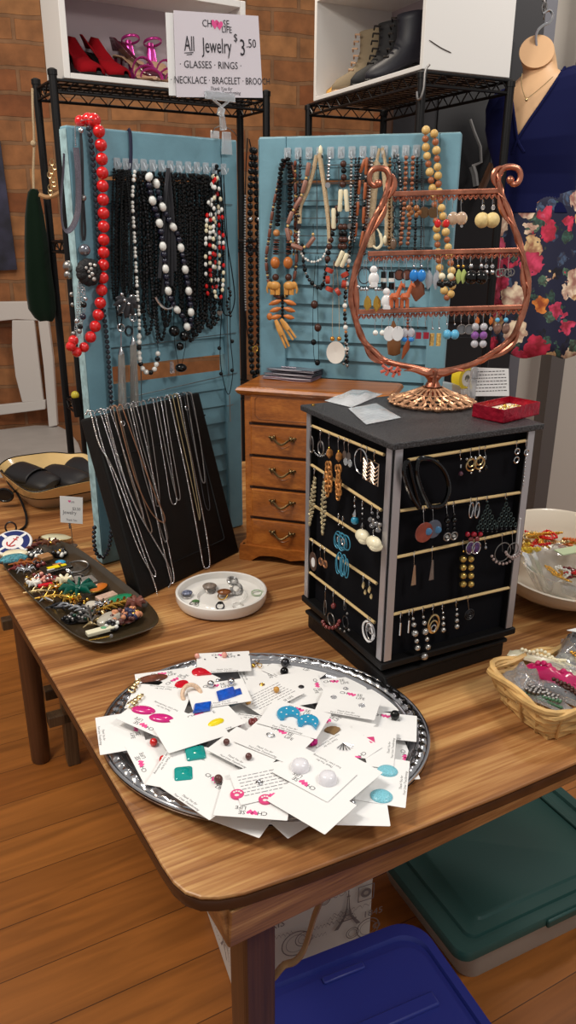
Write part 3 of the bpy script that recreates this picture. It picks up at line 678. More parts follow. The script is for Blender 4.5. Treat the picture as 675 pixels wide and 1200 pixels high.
# red gift box base
rb = [T(555.5, 476.6, 1.157), T(591, 481, 1.157), T(635.5, 470.7, 1.157), T(601.5, 465, 1.157)]
rc_ = sum(rb, Vector()) / 4; rd = (rb[2] - rb[1]); rd.z = 0; RBW = .09; rd.normalize(); rl = Vector((-rd.y, rd.x, 0)); RBD = .055
o_ = rb[1]; FR_ = lambda x, y, z: Vector((o_.x, o_.y, ZB + .001)) + rd * x + rl * y + Vector((0, 0, z))
gb = thing('gift_box', 'open shiny crimson gift box of gold jewellery on the tower top', 'box', FR_(RBW / 2, RBD / 2, 0))
FOILR = M('crimson_foil', (168, 22, 48), .22, metal=.55, bump=.6, bscale=160, var=.3, vscale=90); 
def wallp(x0, x1, y0, y1, z1, nm, mt): return MB().prism([(x0, y0), (x1, y0), (x1, y1), (x0, y1)], 0, z1, FR_).build(nm, mt, gb, smooth=False)
wallp(0, RBW, 0, RBD, .0015, 'base', FOILR)
for a in ((0, RBW, 0, .0018), (0, RBW, RBD - .0018, RBD), (0, .0018, .0018, RBD - .0018), (RBW - .0018, RBW, .0018, RBD - .0018)): wallp(*a, .0195, 'side', FOILR)
MB().prism([(.003, .003), (RBW - .003, .003), (RBW - .003, RBD - .003), (.003, RBD - .003)], .002, .009, FR_).build('padding', M('cream_padding', (232, 222, 196), .8), gb, smooth=False)
rn = random.Random(5); chain = MB(); pts = [FR_(.02 + .05 * rn.random(), .012 + .03 * rn.random(), .0115) for _ in range(9)]
for k in range(26):
    q = smoothpath(pts, 4)[k]; chain.tube([q + Vector((.0022 * math.cos(a), .0022 * math.sin(a), .0009 * math.sin(2 * a + k))) for a in [i * PI / 4 for i in range(8)]], .0006, 4, closed=True)
tag(chain.build('gold_chain', GOLD), 'coiled gold chain lying inside the open crimson gift box', 'necklace')
# yellow tape roll in clear dispenser
tc_ = T(541, 463, ZB); tc_ = Vector((tc_.x + .004, tc_.y + .03, ZB))
tp = thing('tape_dispenser', 'clear plastic tape dispenser with yellow roll behind the copper stand', 'tape dispenser', tc_)
Rt = Matrix.Rotation(math.radians(90), 3, 'X') ; Rz = RZ(math.radians(35)); 
g = MB(); g.lathe([(.014, -.009), (.021, -.009), (.021, .009), (.014, .009)], tc_ + Vector((.004, 0, .024)), 28, Rz @ Rt, cap=False); g.build('tape_roll', M('yellow_tape', (236, 208, 40), .4), tp)
g = MB(); g.lathe([(.006, -.008), (.0135, -.008), (.0135, .008), (.006, .008)], tc_ + Vector((.004, 0, .024)), 24, Rz @ Rt, cap=False); g.build('tape_core', M('pale_core', (225, 222, 215), .5), tp)
g = MB(); ux = Rz @ Vector((1, 0, 0)); uy_ = Rz @ Vector((0, 1, 0))
g.prism([(-.032, 0), (.03, 0), (.03, .005), (.01, .01), (-.012, .012), (-.032, .020), (-.034, .018)], -.011, .011, lambda x, z, t: tc_ + ux * x + uy_ * t + Vector((0, 0, z)))
g.build('dispenser_body', CLEAR, tp, smooth=False, bevel=.001)
# little paper notice in a clear stand
n0_, n1_ = T(556, 474, ZB), T(604, 468, ZB); n0_.y += .045; n1_ = n0_ + Vector((.072, .014, 0)); nv = (n1_ - n0_).normalized(); nn = Vector((nv.y, -nv.x, 0))
ns = thing('notice_stand', 'small printed white notice in a clear stand behind the red gift box', 'sign', (n0_ + n1_) / 2)
FN = lambda x, z, t=0: Vector((n0_.x, n0_.y, ZB)) + nv * x + nn * (t - z * .18) + Vector((0, 0, z))
MB().prism([(.006, .004), (.072, .002), (.070, .046), (.004, .050)], 0, .0008, FN).build('notice', PAPER, ns, smooth=False)
g = MB()
rn = random.Random(2)
for i in range(7):
    x = .012
    while x < .064:
        L = rn.uniform(.002, .006); flat(g, [(x, .042 - i * .0052), (x + L, .042 - i * .0052), (x + L, .0432 - i * .0052), (x, .0432 - i * .0052)], lambda x, y: FN(x, y, .0011)); x += L + .0015
g.build('notice_print', INK, ns, smooth=False)
MB().box(FN(.004, .016, .004), (.012, .01, .032), RZ(.2)).build('clear_block', CLEAR, ns, smooth=False, bevel=.001)
MB().box(FN(.008, .042, .004), (.010, .009, .018), RZ(.2)).build('clear_block', CLEAR, ns, smooth=False, bevel=.001)
MB().box(FN(-.008, .012, .006), (.014, .008, .010), RZ(.5)).build('clear_block', CLEAR, ns, smooth=False, bevel=.001)
# coral twig on the tower's back-left edge
cw = T(462, 462, ZB) + Vector((.0, .07, 0)); cw = Vector((FT(.03, S - .03, 0).x + .05, FT(.03, S - .03, 0).y + .01, ZB))

# ================================================================ leaning black chain board
e0, e1 = T(166, 703), T(281, 647); ed = (e1 - e0); EWd = ed.length; ed.normalize(); enb = Vector((-ed.y, ed.x, 0)); lean = math.radians(17)
eup = enb * math.sin(lean) + Vector((0, 0, math.cos(lean))); enr = ed.cross(eup)     # front normal
EH = .347
FE = lambda x, y, t=0.: e0 + ed * x + eup * y + enr * t
cbd = thing('necklace_board', 'black padded necklace board draped with silver chains leaning on the left shutter', 'necklace display', e0 + ed * EWd / 2)
BRD = M('black_crackle_board', (17, 15, 14), .5, bump=.5, bscale=60, spec=.3)
tk = .034
yb = tk * enr.z / eup.z
MB().add([FE(0, 0), FE(EWd, 0), FE(EWd, EH), FE(0, EH), FE(0, yb, -tk), FE(EWd, yb, -tk), FE(EWd, EH, -tk), FE(0, EH, -tk)], [(0, 1, 2, 3), (7, 6, 5, 4), (0, 4, 5, 1), (1, 5, 6, 2), (2, 6, 7, 3), (3, 7, 4, 0)]).build('board', BRD, cbd, smooth=False, bevel=.004)
MB().prism([(.0, EH - .05), (EWd, EH - .05), (EWd, EH - .047), (.0, EH - .047)], .0, .0012, FE).build('top_band', BRD, cbd, smooth=False)
g = MB(); q = rrect(EWd - .07, EH - .12, .004, 1); g.tube([FE(EWd / 2 + x, EH / 2 - .02 + y, .0008) for x, y in q], .0016, 4, closed=True); g.build('inset_line', BLK, cbd)
lowest = min((FE(0, 0, -tk)).z, e0.z); 
def onE(x, y, off=.003): return onp(x, y, e0 + enr * off, enr)

# ================================================================ silver oval tray
tcx, tcy = -.031, .890; TA = .224; TB = .186; trot = math.radians(-9)
def FO(a, s, z, da=0.): 
    x, y = (TA * s + da) * math.cos(a), (TB * s + da) * math.sin(a)
    return Vector((tcx + x * math.cos(trot) - y * math.sin(trot), tcy + x * math.sin(trot) + y * math.cos(trot), z))
st = thing('oval_tray', 'silver oval serving tray with beaded rim heaped with earring cards', 'tray', (tcx, tcy, .75))
NS = 288; TRAYM = M('chrome_tray', (196, 196, 200), .16, metal=1)
g = MB(); rows = []
for s, z, amp in ((.0, .7535, 0), (.55, .7535, 0), (.84, .7535, 0), (.862, .756, 0), (.878, .7605, 0)): rows.append([FO(2 * PI * i / NS, s, z) for i in range(NS)])
g.loft(rows, True, False); rows = []
for s, z in ((.878, .7605), (.90, .7630), (.91, .7632)): rows.append([FO(2 * PI * i / NS, s, z) for i in range(NS)])
g.loft(rows, True, False)
g.loft([[FO(2 * PI * i / NS, s, z) for i in range(NS)] for s, z in ((1.0, .7595), (.995, .7565), (.95, .7545), (.86, .7505), (.5, .7505), (0, .7505))], True, False)
g.build('tray_well', TRAYM, st)
g = MB(); rows = []
for s, z, am in ((.91, .7632, 0.), (.918, .7650, .0010), (.935, .7668, .0022), (.955, .7666, .0024), (.972, .7650, .0014), (.978, .7640, 0)):
    rows.append([FO(2 * PI * i / NS, s, z + am * (math.cos(PI * i / 1.5) if False else (1, .2, -1, .2)[i % 4] * .5)) for i in range(NS)])
g.loft(rows, True, False); g.build('gadroon_rim', TRAYM, st)
g = MB(); g.tube([FO(2 * PI * i / NS, .99, .7628) for i in range(NS)], .0026, 8, closed=True); g.build('outer_rim', TRAYM, st)

# ================================================================ white ring dish
dc = Vector((-.122, 1.283, .75)); CER = M('white_ceramic', (236, 233, 228), .12, coat=.6)
wdsh = thing('ring_dish', 'round white ceramic dish with raised inner well holding rings', 'dish', dc)
g = MB(); g.lathe([(.0, .0), (.070, .0), (.080, .004), (.084, .014), (.0835, .0245), (.081, .0258), (.0785, .024), (.077, .013), (.072, .009), (.052, .0085), (.0485, .0105), (.0465, .0135), (.0445, .0135), (.0425, .011), (.040, .007), (.0, .006)], dc, 56, sx=1.0, sy=.98, cap=False).build('dish_body', CER, wdsh)
# ================================================================ earring cards heaped on the silver tray
CARDW, CARDH = .083, .059
def prints(kind):
    """lettering of one card as (mat index, geometry) in card coordinates"""
    g = MB(); F = lambda x, y: Vector((x, y, 0))
    if kind == 'logo':
        put_text(g.mat(0), 'CH', .0085, F, -.0125, .0215, space=.9); put_text(g, 'SE', .0085, F, .0105, .0215); put_text(g, 'LIFE', .0075, F, .013, .0145)
        g.mat(1); hp = heart(16)
        for dx, dy, s in ((-.0035, .0215, .0044), (.0015, .0205, .0042)): flat(g, [(dx + s * x, dy + s * y) for x, y in hp], F)
        put_text(g.mat(0), 'Thank You for', .0042, F, 0, -.0215, shear=.3); put_text(g, 'Your Lives Transforming', .0042, F, 0, -.0265, shear=.3)
    elif kind == 'desc':
        rn = random.Random(9); g.mat(2)
        for r in range(7):
            y = .016 - r * .0055; x = -.034
            while x < .03:
                L = rn.uniform(.003, .008); flat(g, [(x, y), (x + L, y), (x + L, y + .0011), (x, y + .0011)], F); x += L + .0015
        put_text(g.mat(0), 'CH', .007, F, -.012, -.0245); put_text(g, 'SE LIFE', .006, F, .014, -.0245); g.mat(1)
        flat(g, [(-.003 + .004 * x, -.0245 + .004 * y) for x, y in heart(14)], F)
    return g
PRM = [INK, PINKINK, GREYINK]
_pm = {}
def print_mesh(kind):
    if kind not in _pm:
        g = prints(kind); me = bpy.data.meshes.new('card_print'); me.from_pydata(g.v, [], g.f)
        for m in PRM: me.materials.append(m)
        me.polygons.foreach_set('material_index', g.m); me.update(); _pm[kind] = me
    return _pm[kind]
_cm = None
def card_mesh():
    global _cm
    if _cm is None:
        g = MB(); P = rrect(CARDW, CARDH, .0012, 2); nx = 0
        g.prism(P, 0, .0004); me = bpy.data.meshes.new('card'); me.from_pydata(g.v, [], g.f); me.materials.append(PAPER); me.update(); _cm = me
    return _cm
HOT = M('hot_magenta_enamel', (206, 30, 124), .2, coat=.5); BLUE = M('cobalt_shell', (24, 84, 190), .12, coat=.6, var=.35, vscale=160)
TEALG = M('teal_glass', (4, 150, 144), .08, coat=.7); SKY = M('sky_blue_enamel', (44, 152, 196), .22, coat=.4); YEL = M('yellow_enamel', (240, 216, 24), .3)
MILK = M('milky_white', (232, 230, 236), .2, coat=.4, sub=0); AMB = M('amber_bead', (206, 150, 70), .2, coat=.4); BRN = M('brown_bead', (92, 52, 48), .2, coat=.4)
PINKC = M('pale_pink_bead', (234, 164, 146), .2, coat=.4); PNK = M('pink_enamel', (222, 72, 130), .3); TAU = M('taupe_shell', (142, 112, 76), .3)
AQ = M('aqua_dotted', (128, 196, 212), .3, var=.35, vscale=900); RSD = M('crimson_enamel', (206, 16, 40), .15, coat=.6); HORN = M('speckled_horn', (224, 192, 164), .3, var=.2, vscale=300)
TORT = M('tortoise', (112, 62, 44), .12, coat=.6, var=.7, vscale=50); MAGK = M('magenta_knot', (206, 20, 130), .35, bump=.6, bscale=600); GEM = M('red_brown_stone', (124, 50, 50), .15, coat=.5)
class CardCtx: pass
def shape(C, kind, px, py, r, mt, rot=0., asp=1., h=None, name='earring', pn=None):
    """an earring lying on card C with its middle at pixel px,py"""
    c = T(px, py, C.z + .0005); u = RZ(rot) @ C.u; v = Vector((-u.y, u.x, 0)); g = MB()
    F = lambda x, y, z: c + u * x + v * y + Vector((0, 0, z))
    def ex(P, h, sc=.86):
        g.loft([[F(x, y, 0) for x, y in P], [F(x, y, h * .6) for x, y in P], [F(x * sc, y * sc, h) for x, y in P]])
    r *= 1.14; h = h or r * .35
    if kind == 'ball': g.sph(c + Vector((0, 0, r * .9)), r, 12, 9)
    elif kind == 'disc': g.lathe([(0, 0), (r, 0), (r, h * .4), (r * .93, h * .85), (r * .6, h), (0, h)], c, 24, Matrix((u, v, Vector((0, 0, 1)))).transposed(), sx=1, sy=asp)
    elif kind == 'dome': g.lathe([(r, 0), (r, h * .3), (r * .85, h * .75), (r * .5, h * .97), (0, h)], c, 24, Matrix((u, v, Vector((0, 0, 1)))).transposed(), sx=1, sy=asp)
    elif kind == 'diamond': ex([(-r, -r * .62), (r * .62, -r * .62), (r, r * .62), (-r * .62, r * .62)], h)
    elif kind == 'square': ex(rrect(2 * r, 2 * r * asp, r * .25, 3), h)
    elif kind == 'trap': ex([(-r * .45, -r), (r * .45, -r), (r * .8, r), (-r * .8, r)], h)
    elif kind == 'wing':
        P = [(r * math.cos(t), r * math.sin(t)) for t in [math.radians(a) for a in range(-20, 201, 20)]] + [(-r * .75, -r * .75)] + [(.1 * r + r * .55 * math.cos(t), -r * .75 + r * .5 * math.sin(t)) for t in [math.radians(a) for a in (180, 140, 100, 60, 20)]] + [(r * .85, -r * .9)]
        o = None; ex(P, h, .95)
        ob = g.build(name, mt, C.t)
        for x, y in ((-.6, .1), (-.2, -.25), (.4, .2), (.7, -.3), (-.1, .6)): MB().sph(F(x * r, y * r, h), .0013, 6, 4, (1, 1, .4)).build('white_dot', PEARL, ob)
        return ob
    elif kind == 'fan':
        P = [(0, -r * .8)] + [(r * math.cos(t) * (1 + .06 * (k % 2)), r * math.sin(t) * .8 * (1 + .06 * (k % 2))) for k, t in enumerate([math.radians(a) for a in range(15, 166, 15)])]
        ex(P, h, .96)
    elif kind == 'paw':
        g.lathe([(r, 0), (r, h), (0, h)], c, 20); ob = g.build(name, mt, C.t)
        MB().sph(F(0, -r * .28, h), r * .34, 8, 5, (1.1, .8, .3)).build('paw_pad', PEARL, ob)
        for a in (35, 72, 108, 145): MB().sph(F(r * .62 * math.cos(math.radians(a)), r * .62 * math.sin(math.radians(a)) - r * .05, h), r * .19, 6, 4, (1, 1, .4)).build('paw_toe', PEARL, ob)
        return ob
    elif kind == 'arch': g.tube([F(r * math.cos(t), r * .9 * math.sin(t), .003 + .010 * math.sin(t)) for t in [math.radians(a) for a in range(-15, 196, 10)]], r * .24, 8)
    elif kind == 'drop': g.lathe([(0, 0), (r, 0), (r, h * .5), (r * .8, h), (0, h)], c, 20, Matrix((u, v, Vector((0, 0, 1)))).transposed()); g.prism([(-r * .8, -r * .5), (0, -r * 2.0), (r * .8, -r * .5)], 0, h * .9, F)
    elif kind == 'hoop': g.tube([F(r * math.cos(t), r * asp * math.sin(t), .0012) for t in [2 * PI * k / 24 for k in range(24)]], .0008, 6, closed=True)
    elif kind == 'stud': g.sph(c + Vector((0, 0, r * .6)), r, 8, 6, (1, 1, .8)); g.tube([F(r * 1.5 * math.cos(t), r * 1.5 * math.sin(t), .0006) for t in [2 * PI * k / 12 for k in range(12)]], r * .3, 5, closed=True)
    elif kind == 'rose':
        for k in range(9): a = k * 2.4; g.sph(c + u * (r * .55 * math.cos(a)) + v * (r * .55 * math.sin(a)) + Vector((0, 0, r * .6 + r * .05 * k)), r * .5, 7, 5)
    elif kind == 'shell':
        for k in range(7): a = math.radians(20 + 140 * k / 6); g.tube([F(0, -r * .6, .0006), F(r * math.cos(a), r * math.sin(a) - r * .2, .001)], [.0003, .001], 5)
    elif kind == 'bow':
        for sg in (-1, 1): g.tube(smoothpath([F(0, 0, .002), F(sg * r * .8, r * .5, .004), F(sg * r * 1.5, r * .1, .003), F(sg * r * .7, -r * .3, .003), F(0, 0, .002)], 4), .0007, 5)
        g.sph(F(r * .5, -r * .9, .003), .0032, 8, 6, (1, 1.3, 1)); g.cyl(F(0, 0, .003), F(r * .45, -r * .7, .003), .0007, seg=5)
    elif kind == 'link':
        for k in range(4): g.tube([F((k - 1.5) * r * .8 + r * .55 * math.cos(t), r * .5 * math.sin(t), .003 + .002 * math.sin(t + k)) for t in [2 * PI * j / 14 for j in range(14)]], r * .13, 5, closed=True)
    return g.build(name, mt, C.t)
CARDS = [
 # px, py, angle, print, label, [earrings]
 (303, 789, -62, 'logo', 'white card with a gold bow earring at the back rim of the tray', [('bow', 302, 779, .008, GOLD)]),
 (345, 787, -22, 'logo', 'white card with black and checkered ball earrings at the back right rim', [('ball', 334, 781, .0062, DKMET), ('ball', 333, 791, .0058, JET)]),
 (397, 808, 6, 'logo', 'white card peeping out behind the tiny crystal stud card at the back', [('stud', 405, 807, .002, CRYSTAL)]),
 (430, 822, 5, None, 'blank white card wedged between the tiny stud card and the black ball card', []),
 (456, 890, -70, 'logo', 'white card showing only its pink logo at the right beside the blue oval card', []),
 (161, 856, -72, 'logo', 'white card with a gold stud beside the left blank card', [('stud', 153, 864, .0022, AMB)]),
 (303, 834, 20, None, 'blank white card lying between the blue diamonds and the sky blue wings', []),
 (213, 842, -8, None, 'white card with two clear bead studs under the magenta oval card', [('ball', 213, 832, .0036, CRYSTAL), ('ball', 211, 849, .0036, CRYSTAL)]),
 (333, 945, -40, None, 'blank white card at the front rim beside the pink paw card', []),
 (281, 949, -20, None, 'blank white card sticking out below the pink paw card at the front rim', []),
 (402, 920, 42, None, 'lower of the two blank white cards fanned right of the big milky beads', []),
 (262, 776, 3, 'logo', 'white card with pale pink ball studs at the very back of the tray', [('ball', 231, 771, .0036, PINKC), ('ball', 263, 770, .004, PINKC)]),
 (356, 806, -62, 'logo', 'white card with a grey faceted stud behind the sky blue wings', [('dome', 353, 805, .0038, DKMET)]),
 (452, 850, -6, 'logo', 'white card with a single black ball stud overhanging the right rim', [('ball', 462.5, 842, .0058, JET)]),
 (193, 798, 8, 'logo', 'white card with dark tortoiseshell half moon earrings at the back left', [('dome', 178, 796, .021, TORT, .1, .42, .004), ('square', 175, 804, .017, JETM, .0, .35, .003)]),
 (184, 889, 120, 'logo', 'white card with two little red ball studs at the left front', [('ball', 180, 873.5, .0046, RED), ('ball', 191, 893, .0044, RED)]),
 (141, 858, -80, 'logo', 'nearly blank white card overhanging the left rim of the tray', []),
 (291, 853, 172, 'logo', 'white card with red-brown faceted stones in the middle of the heap', [('rose', 279, 850, .006, GEM), ('rose', 297, 850, .006, GEM)]),
 (316, 815, 27, 'desc', 'white printed care card with amber studs behind the sky blue wings', [('ball', 291, 825, .0038, AMB), ('ball', 324, 811, .004, AMB), ('stud', 307, 802, .002, GOLD)]),
 (398, 853, 33, 'logo', 'white card with a taupe fan shaped earring right of the sky blue wings', [('fan', 390, 858, .010, TAU, -.6, 1, .003)]),
 (362, 873, -10, None, 'white card with a magenta knotted ball stud below the sky blue wings', [('rose', 366, 873, .0058, MAGK)]),
 (412, 946, -1, None, 'white card with a silver pearl stud at the front right rim', [('ball', 413, 944, .0036, SILVER)]),
 (449, 914, 82, 'logo', 'white card with two aqua dotted oval earrings at the right front', [('dome', 447, 933, .0115, AQ, -1.5, .85, .004), ('dome', 454, 904, .0110, AQ, -1.5, .8, .004)]),
 (420, 897, 36, None, 'white card with a grey folded triangle earring right of the big milky beads', [('trap', 420, 893, .009, STEEL, .9, 1, .002)]),
 (436, 874, 82, 'logo', 'white card with a small pink wedge earring at the right of the heap', [('trap', 435, 868, .0062, PNK, -1.2, 1, .0015)]),
 (402, 880, 212, 'logo', 'white card with a silver shell earring right of the magenta knot', [('shell', 404, 875, .010, SILVER, -.5)]),
 (409, 824, -10, 'logo', 'white card with tiny crystal studs overhanging the back right rim', [('stud', 391, 817, .0022, CRYSTAL), ('stud', 424, 827, .0022, CRYSTAL)]),
 (213, 898, -121, 'logo', 'white card with two teal glass square earrings at the left front', [('square', 229, 884, .0105, TEALG, .5, 1, .004), ('square', 215, 908, .0105, TEALG, .4, .9, .004)]),
 (262, 901, -30, 'logo', 'white card half hidden under the brown studs card over the teal glass squares', []),
 (238, 926, -33, 'logo', 'white card with a purple stud left of the pink paw card', [('ball', 256, 917, .0048, BRN)]),
 (218, 802, 32, 'logo', 'white card with glossy crimson drop earrings and a beige arch at the back', [('disc', 213, 803, .0098, RSD, 0, .85, .003), ('drop', 233, 788, .0092, RSD, .3, 1, .003), ('arch', 225, 817, .0115, HORN, -.5)]),
 (180, 840, 158, 'logo', 'white card with two magenta oval earrings at the left of the heap', [('dome', 168, 833, .0148, HOT, .35, .5, .004), ('dome', 189, 842, .0148, HOT, .35, .5, .004)]),
 (187, 818, 176, 'logo', 'white card held above the magenta ovals with gold links at its left end', [('link', 158, 806, .008, PALEGOLD, 1.5), ('link', 159, 823, .008, PALEGOLD, 1.3)]),
 (243, 846, 20, 'logo', 'white card with a yellow oval earring in the middle left of the heap', [('dome', 253, 847, .0105, YEL, .1, .52, .003)]),
 (224, 857, 17, None, 'blank white card turned face down left of the yellow oval card', []),
 (256, 813, 9, 'logo', 'white card with cobalt blue shell lozenges and silver balls at the back', [('diamond', 237, 830, .0125, BLUE, 0, 1, .004), ('diamond', 265, 814, .0145, BLUE, .25, 1, .004), ('diamond', 276, 812, .0095, BLUE, .25, 1, .002), ('ball', 247, 805, .0046, SILVER), ('ball', 271, 802, .0046, SILVER), ('stud', 256, 797, .0018, SILVER)]),
 (298, 937, 175, 'logo', 'white card with two pink paw print earrings at the front of the heap', [('paw', 278, 931.5, .0070, PNK, PI, 1, .002), ('paw', 311, 938, .0068, PNK, PI, 1, .002)]),
 (289, 879, -27, 'logo', 'white card with two small brown ball studs in the front middle', [('ball', 265.5, 872, .0038, BRN), ('ball', 291.5, 889.5, .0038, BRN)]),
 (315, 915, 12, 'desc', 'white printed care card with a silver stud in front of the milky beads card', [('stud', 304, 917, .0022, SILVER)]),
 (321, 868, -22, 'logo', 'white card with a faint silver bow earring in the centre of the heap', [('hoop', 317, 862, .0045, SILVER, 0, .7)]),
 (345, 842, -14, 'logo', 'white card with sky blue wing shaped earrings dotted with pearls', [('wing', 338, 838, .0138, SKY, .5, 1, .004), ('wing', 361, 847, .0128, SKY, .2, 1, .004)]),
 (365, 941, -30, None, 'blank white card at the front rim below the milky beads card', []),
 (400, 913, 38, None, 'upper of the two blank white cards fanned right of the big milky beads', []),
 (368, 906, 152, 'logo', 'white card with two big milky white bead earrings at the front right', [('dome', 352, 900, .0098, MILK, 0, 1, .011), ('dome', 384, 915, .0098, MILK, 0, 1, .011)]),
]
for i, (px, py, ang, pr_, lb, ears) in enumerate(CARDS):
    C = CardCtx(); C.z = .7578 + i * .00085; c = T(px, py, C.z); a = math.radians(ang)
    u = T(px + 8 * math.cos(a), py - 8 * math.sin(a), C.z) - c; u.normalize(); C.u = u
    t = thing('earring_card', lb, 'earring card', c, 'earring cards heaped on the oval tray'); rt = random.Random(i); t.rotation_euler = (math.radians(rt.uniform(-1.6, 1.6)), math.radians(rt.uniform(-1.3, 1.3)), math.atan2(u.y, u.x)); C.t = t
    o = bpy.data.objects.new('card', card_mesh()); COL.objects.link(o); o.parent = t
    if pr_:
        o2 = bpy.data.objects.new('card_print', print_mesh(pr_)); COL.objects.link(o2); o2.parent = t; o2.location = (0, 0, .0005)
    # earrings are built in world space; bring them into the card's turned frame
    for e in ears:
        ob = shape(C, *e); n_ = RZ(-math.atan2(u.y, u.x))
        def fix(q):
            for vv in q.data.vertices: vv.co = n_ @ vv.co
            for k in q.children: fix(k)
        fix(ob)
# ================================================================ necklaces
def loop_px(xt, yt, xl, xr, yb):
    h = yb - yt; w = xr - xl; m = (xl + xr) / 2
    return [(xt - .6, yt), (xt + (xl - xt) * .75, yt + .28 * h), (xl, yt + .6 * h), (xl + .05 * w, yt + .86 * h), (xl + .25 * w, yb - .03 * h), (m, yb), (xr - .25 * w, yb - .03 * h), (xr - .05 * w, yt + .86 * h), (xr, yt + .6 * h), (xt + (xr - xt) * .75, yt + .28 * h), (xt + .6, yt)]
def path3(P, px, off=.008, n=7): return smoothpath([P(x, y, off) for x, y in px], n)
def beads(mb, path, spec, gap=1.0, seg=7, rg=5, start=0, long=1.0):
    """spheres threaded along path; spec = [(radius, slot, elongation)]"""
    P = [Vector(p) for p in path]; L = [0]
    for a, b in zip(P, P[1:]): L.append(L[-1] + (b - a).length)
    s = 0; k = 0; i = start; cnt = 0
    while True:
        sp = spec[i % len(spec)]; r, m = sp[0], sp[1]; el = sp[2] if len(sp) > 2 else 1; hl = r * el; s += hl
        if s + hl > L[-1]: break
        while k < len(L) - 2 and L[k + 1] < s: k += 1
        f = (s - L[k]) / max(1e-9, L[k + 1] - L[k]); c = P[k].lerp(P[k + 1], f); t = (P[k + 1] - P[k])
        if t.length < 1e-9: t = Vector((0, 0, 1))
        R = None
        if el != 1 or r > .003:
            t.normalize(); q = Vector((1, 0, 0)) if abs(t.x) < .9 else Vector((0, 1, 0)); R = frame(q, t)
        mb.mat(m)
        if el > 1.8: mb.tube([c - t * hl * .95, c - t * hl * .8, c + t * hl * .8, c + t * hl * .95], [r * .7, r, r, r * .7], seg)
        else: mb.sph(c, r, seg, rg, (1, 1, el), R)
        s += hl * gap if gap > 1 else hl; i += 1; cnt += 1
        if cnt > 600: break
    return mb
def necklace(label, P, px, spec, mats, off=.008, group=None, gap=1.0, cord=None, cr=.0006, n=7, seg=7, name='bead_necklace', each=None, long=1):
    pth = path3(P, px, off, n); b = min(pth, key=lambda p: p.z)
    t = thing(name, label, 'necklace', b, group)
    if cord is not None: MB().tube(pth, cr, 5).build('cord', cord, t)
    if spec:
        if each:          # big beads: every bead a part of its own
            allb = MB(); beads(allb, pth, spec, gap, seg, 5)
            pos = 0; fpos = 0; nvb = 2 + seg * 4; nfb = 2 * seg + 3 * seg
            while pos < len(allb.v):
                g = MB(); g.v = allb.v[pos:pos + nvb]; g.f = [tuple(q - pos for q in f) for f in allb.f[fpos:fpos + nfb]]; g.m = [0] * len(g.f)
                g.build('bead', mats[allb.m[fpos]], t); pos += nvb; fpos += nfb
        else: beads(MB(), pth, spec, gap, seg).build('bead_strand', mats, t)
    return t, pth
def pend(t, nm, mb, mt): return mb.build(nm, mt, t)

GL = 'necklaces hanging on the left shutter'; GR = 'necklaces hanging on the right shutter'
# ---- left shutter: hooks and wire grid
def hooks(P, xs, yf, grp, lb):
    src = None
    for x in xs:
        c = P(x, yf(x), .0015); n = PLs.n if P is SL else PRs.n; d = PLs.d if P is SL else PRs.d; up = Vector((0, 0, 1))
        if src is None:
            g = MB(); F = lambda a, b, q: c + d * a + up * b + n * q
            g.prism(rrect(.013, .020, .002, 2), 0, .0012, F)
            g.tube(smoothpath([F(0, .004, .001), F(0, -.003, .006), F(0, -.007, .011), F(0, -.004, .015), F(0, .001, .016)], 3), .0013, 6)
            src = g.build('adhesive_hook', CLEAR, smooth=True); tag(src, lb, 'hook', grp); c0_ = src.location - c
        else:
            o = src.copy(); o.location = c + c0_; COL.objects.link(o)
hooks(SL, [137 + 10.4 * k for k in range(13)], lambda x: 192 + (x - 137) * .05, 'clear hooks on the left shutter', 'small clear plastic hook in the row across the top of the left shutter')
hooks(SR, [337 + 12.6 * k for k in range(13)], lambda x: 180 - (x - 337) * .02, 'clear hooks on the right shutter', 'small clear plastic hook in the row across the top of the right shutter')
def grid_wire(label, P, rows, cols, GW=None):
    GW = M('thin_grey_wire', (110, 116, 118), .35, metal=.7)
    a = P(*rows[-1][0], .004); t = thing('wire_grid', label, 'wire rack', a)
    for (p, q) in rows: MB().cyl(P(*p, .004), P(*q, .004), .0009, seg=6).build('cross_wire', GW, t)
    for (p, q) in cols: MB().cyl(P(*p, .0055), P(*q, .0055), .0009, seg=6).build('upright_wire', GW, t)
GWM = STEEL
grid_wire('thin wire rack fixed on the left shutter behind the black necklaces', SL, [((131, 409), (277, 390)), ((128, 236), (272, 240)), ((133, 470), (278, 437))], [((160, 205), (166, 470)), ((262, 215), (268, 440))])
grid_wire('thin wire grid fixed on the right shutter behind the wooden necklaces', SR, [((326, y), (498, y + (y - 245) * .10 - 2)) for y in (196, 216, 236, 256, 276, 296)], [((x, 194), (x + 1, 298)) for x in (344, 371, 397, 424, 452, 478, 496)])

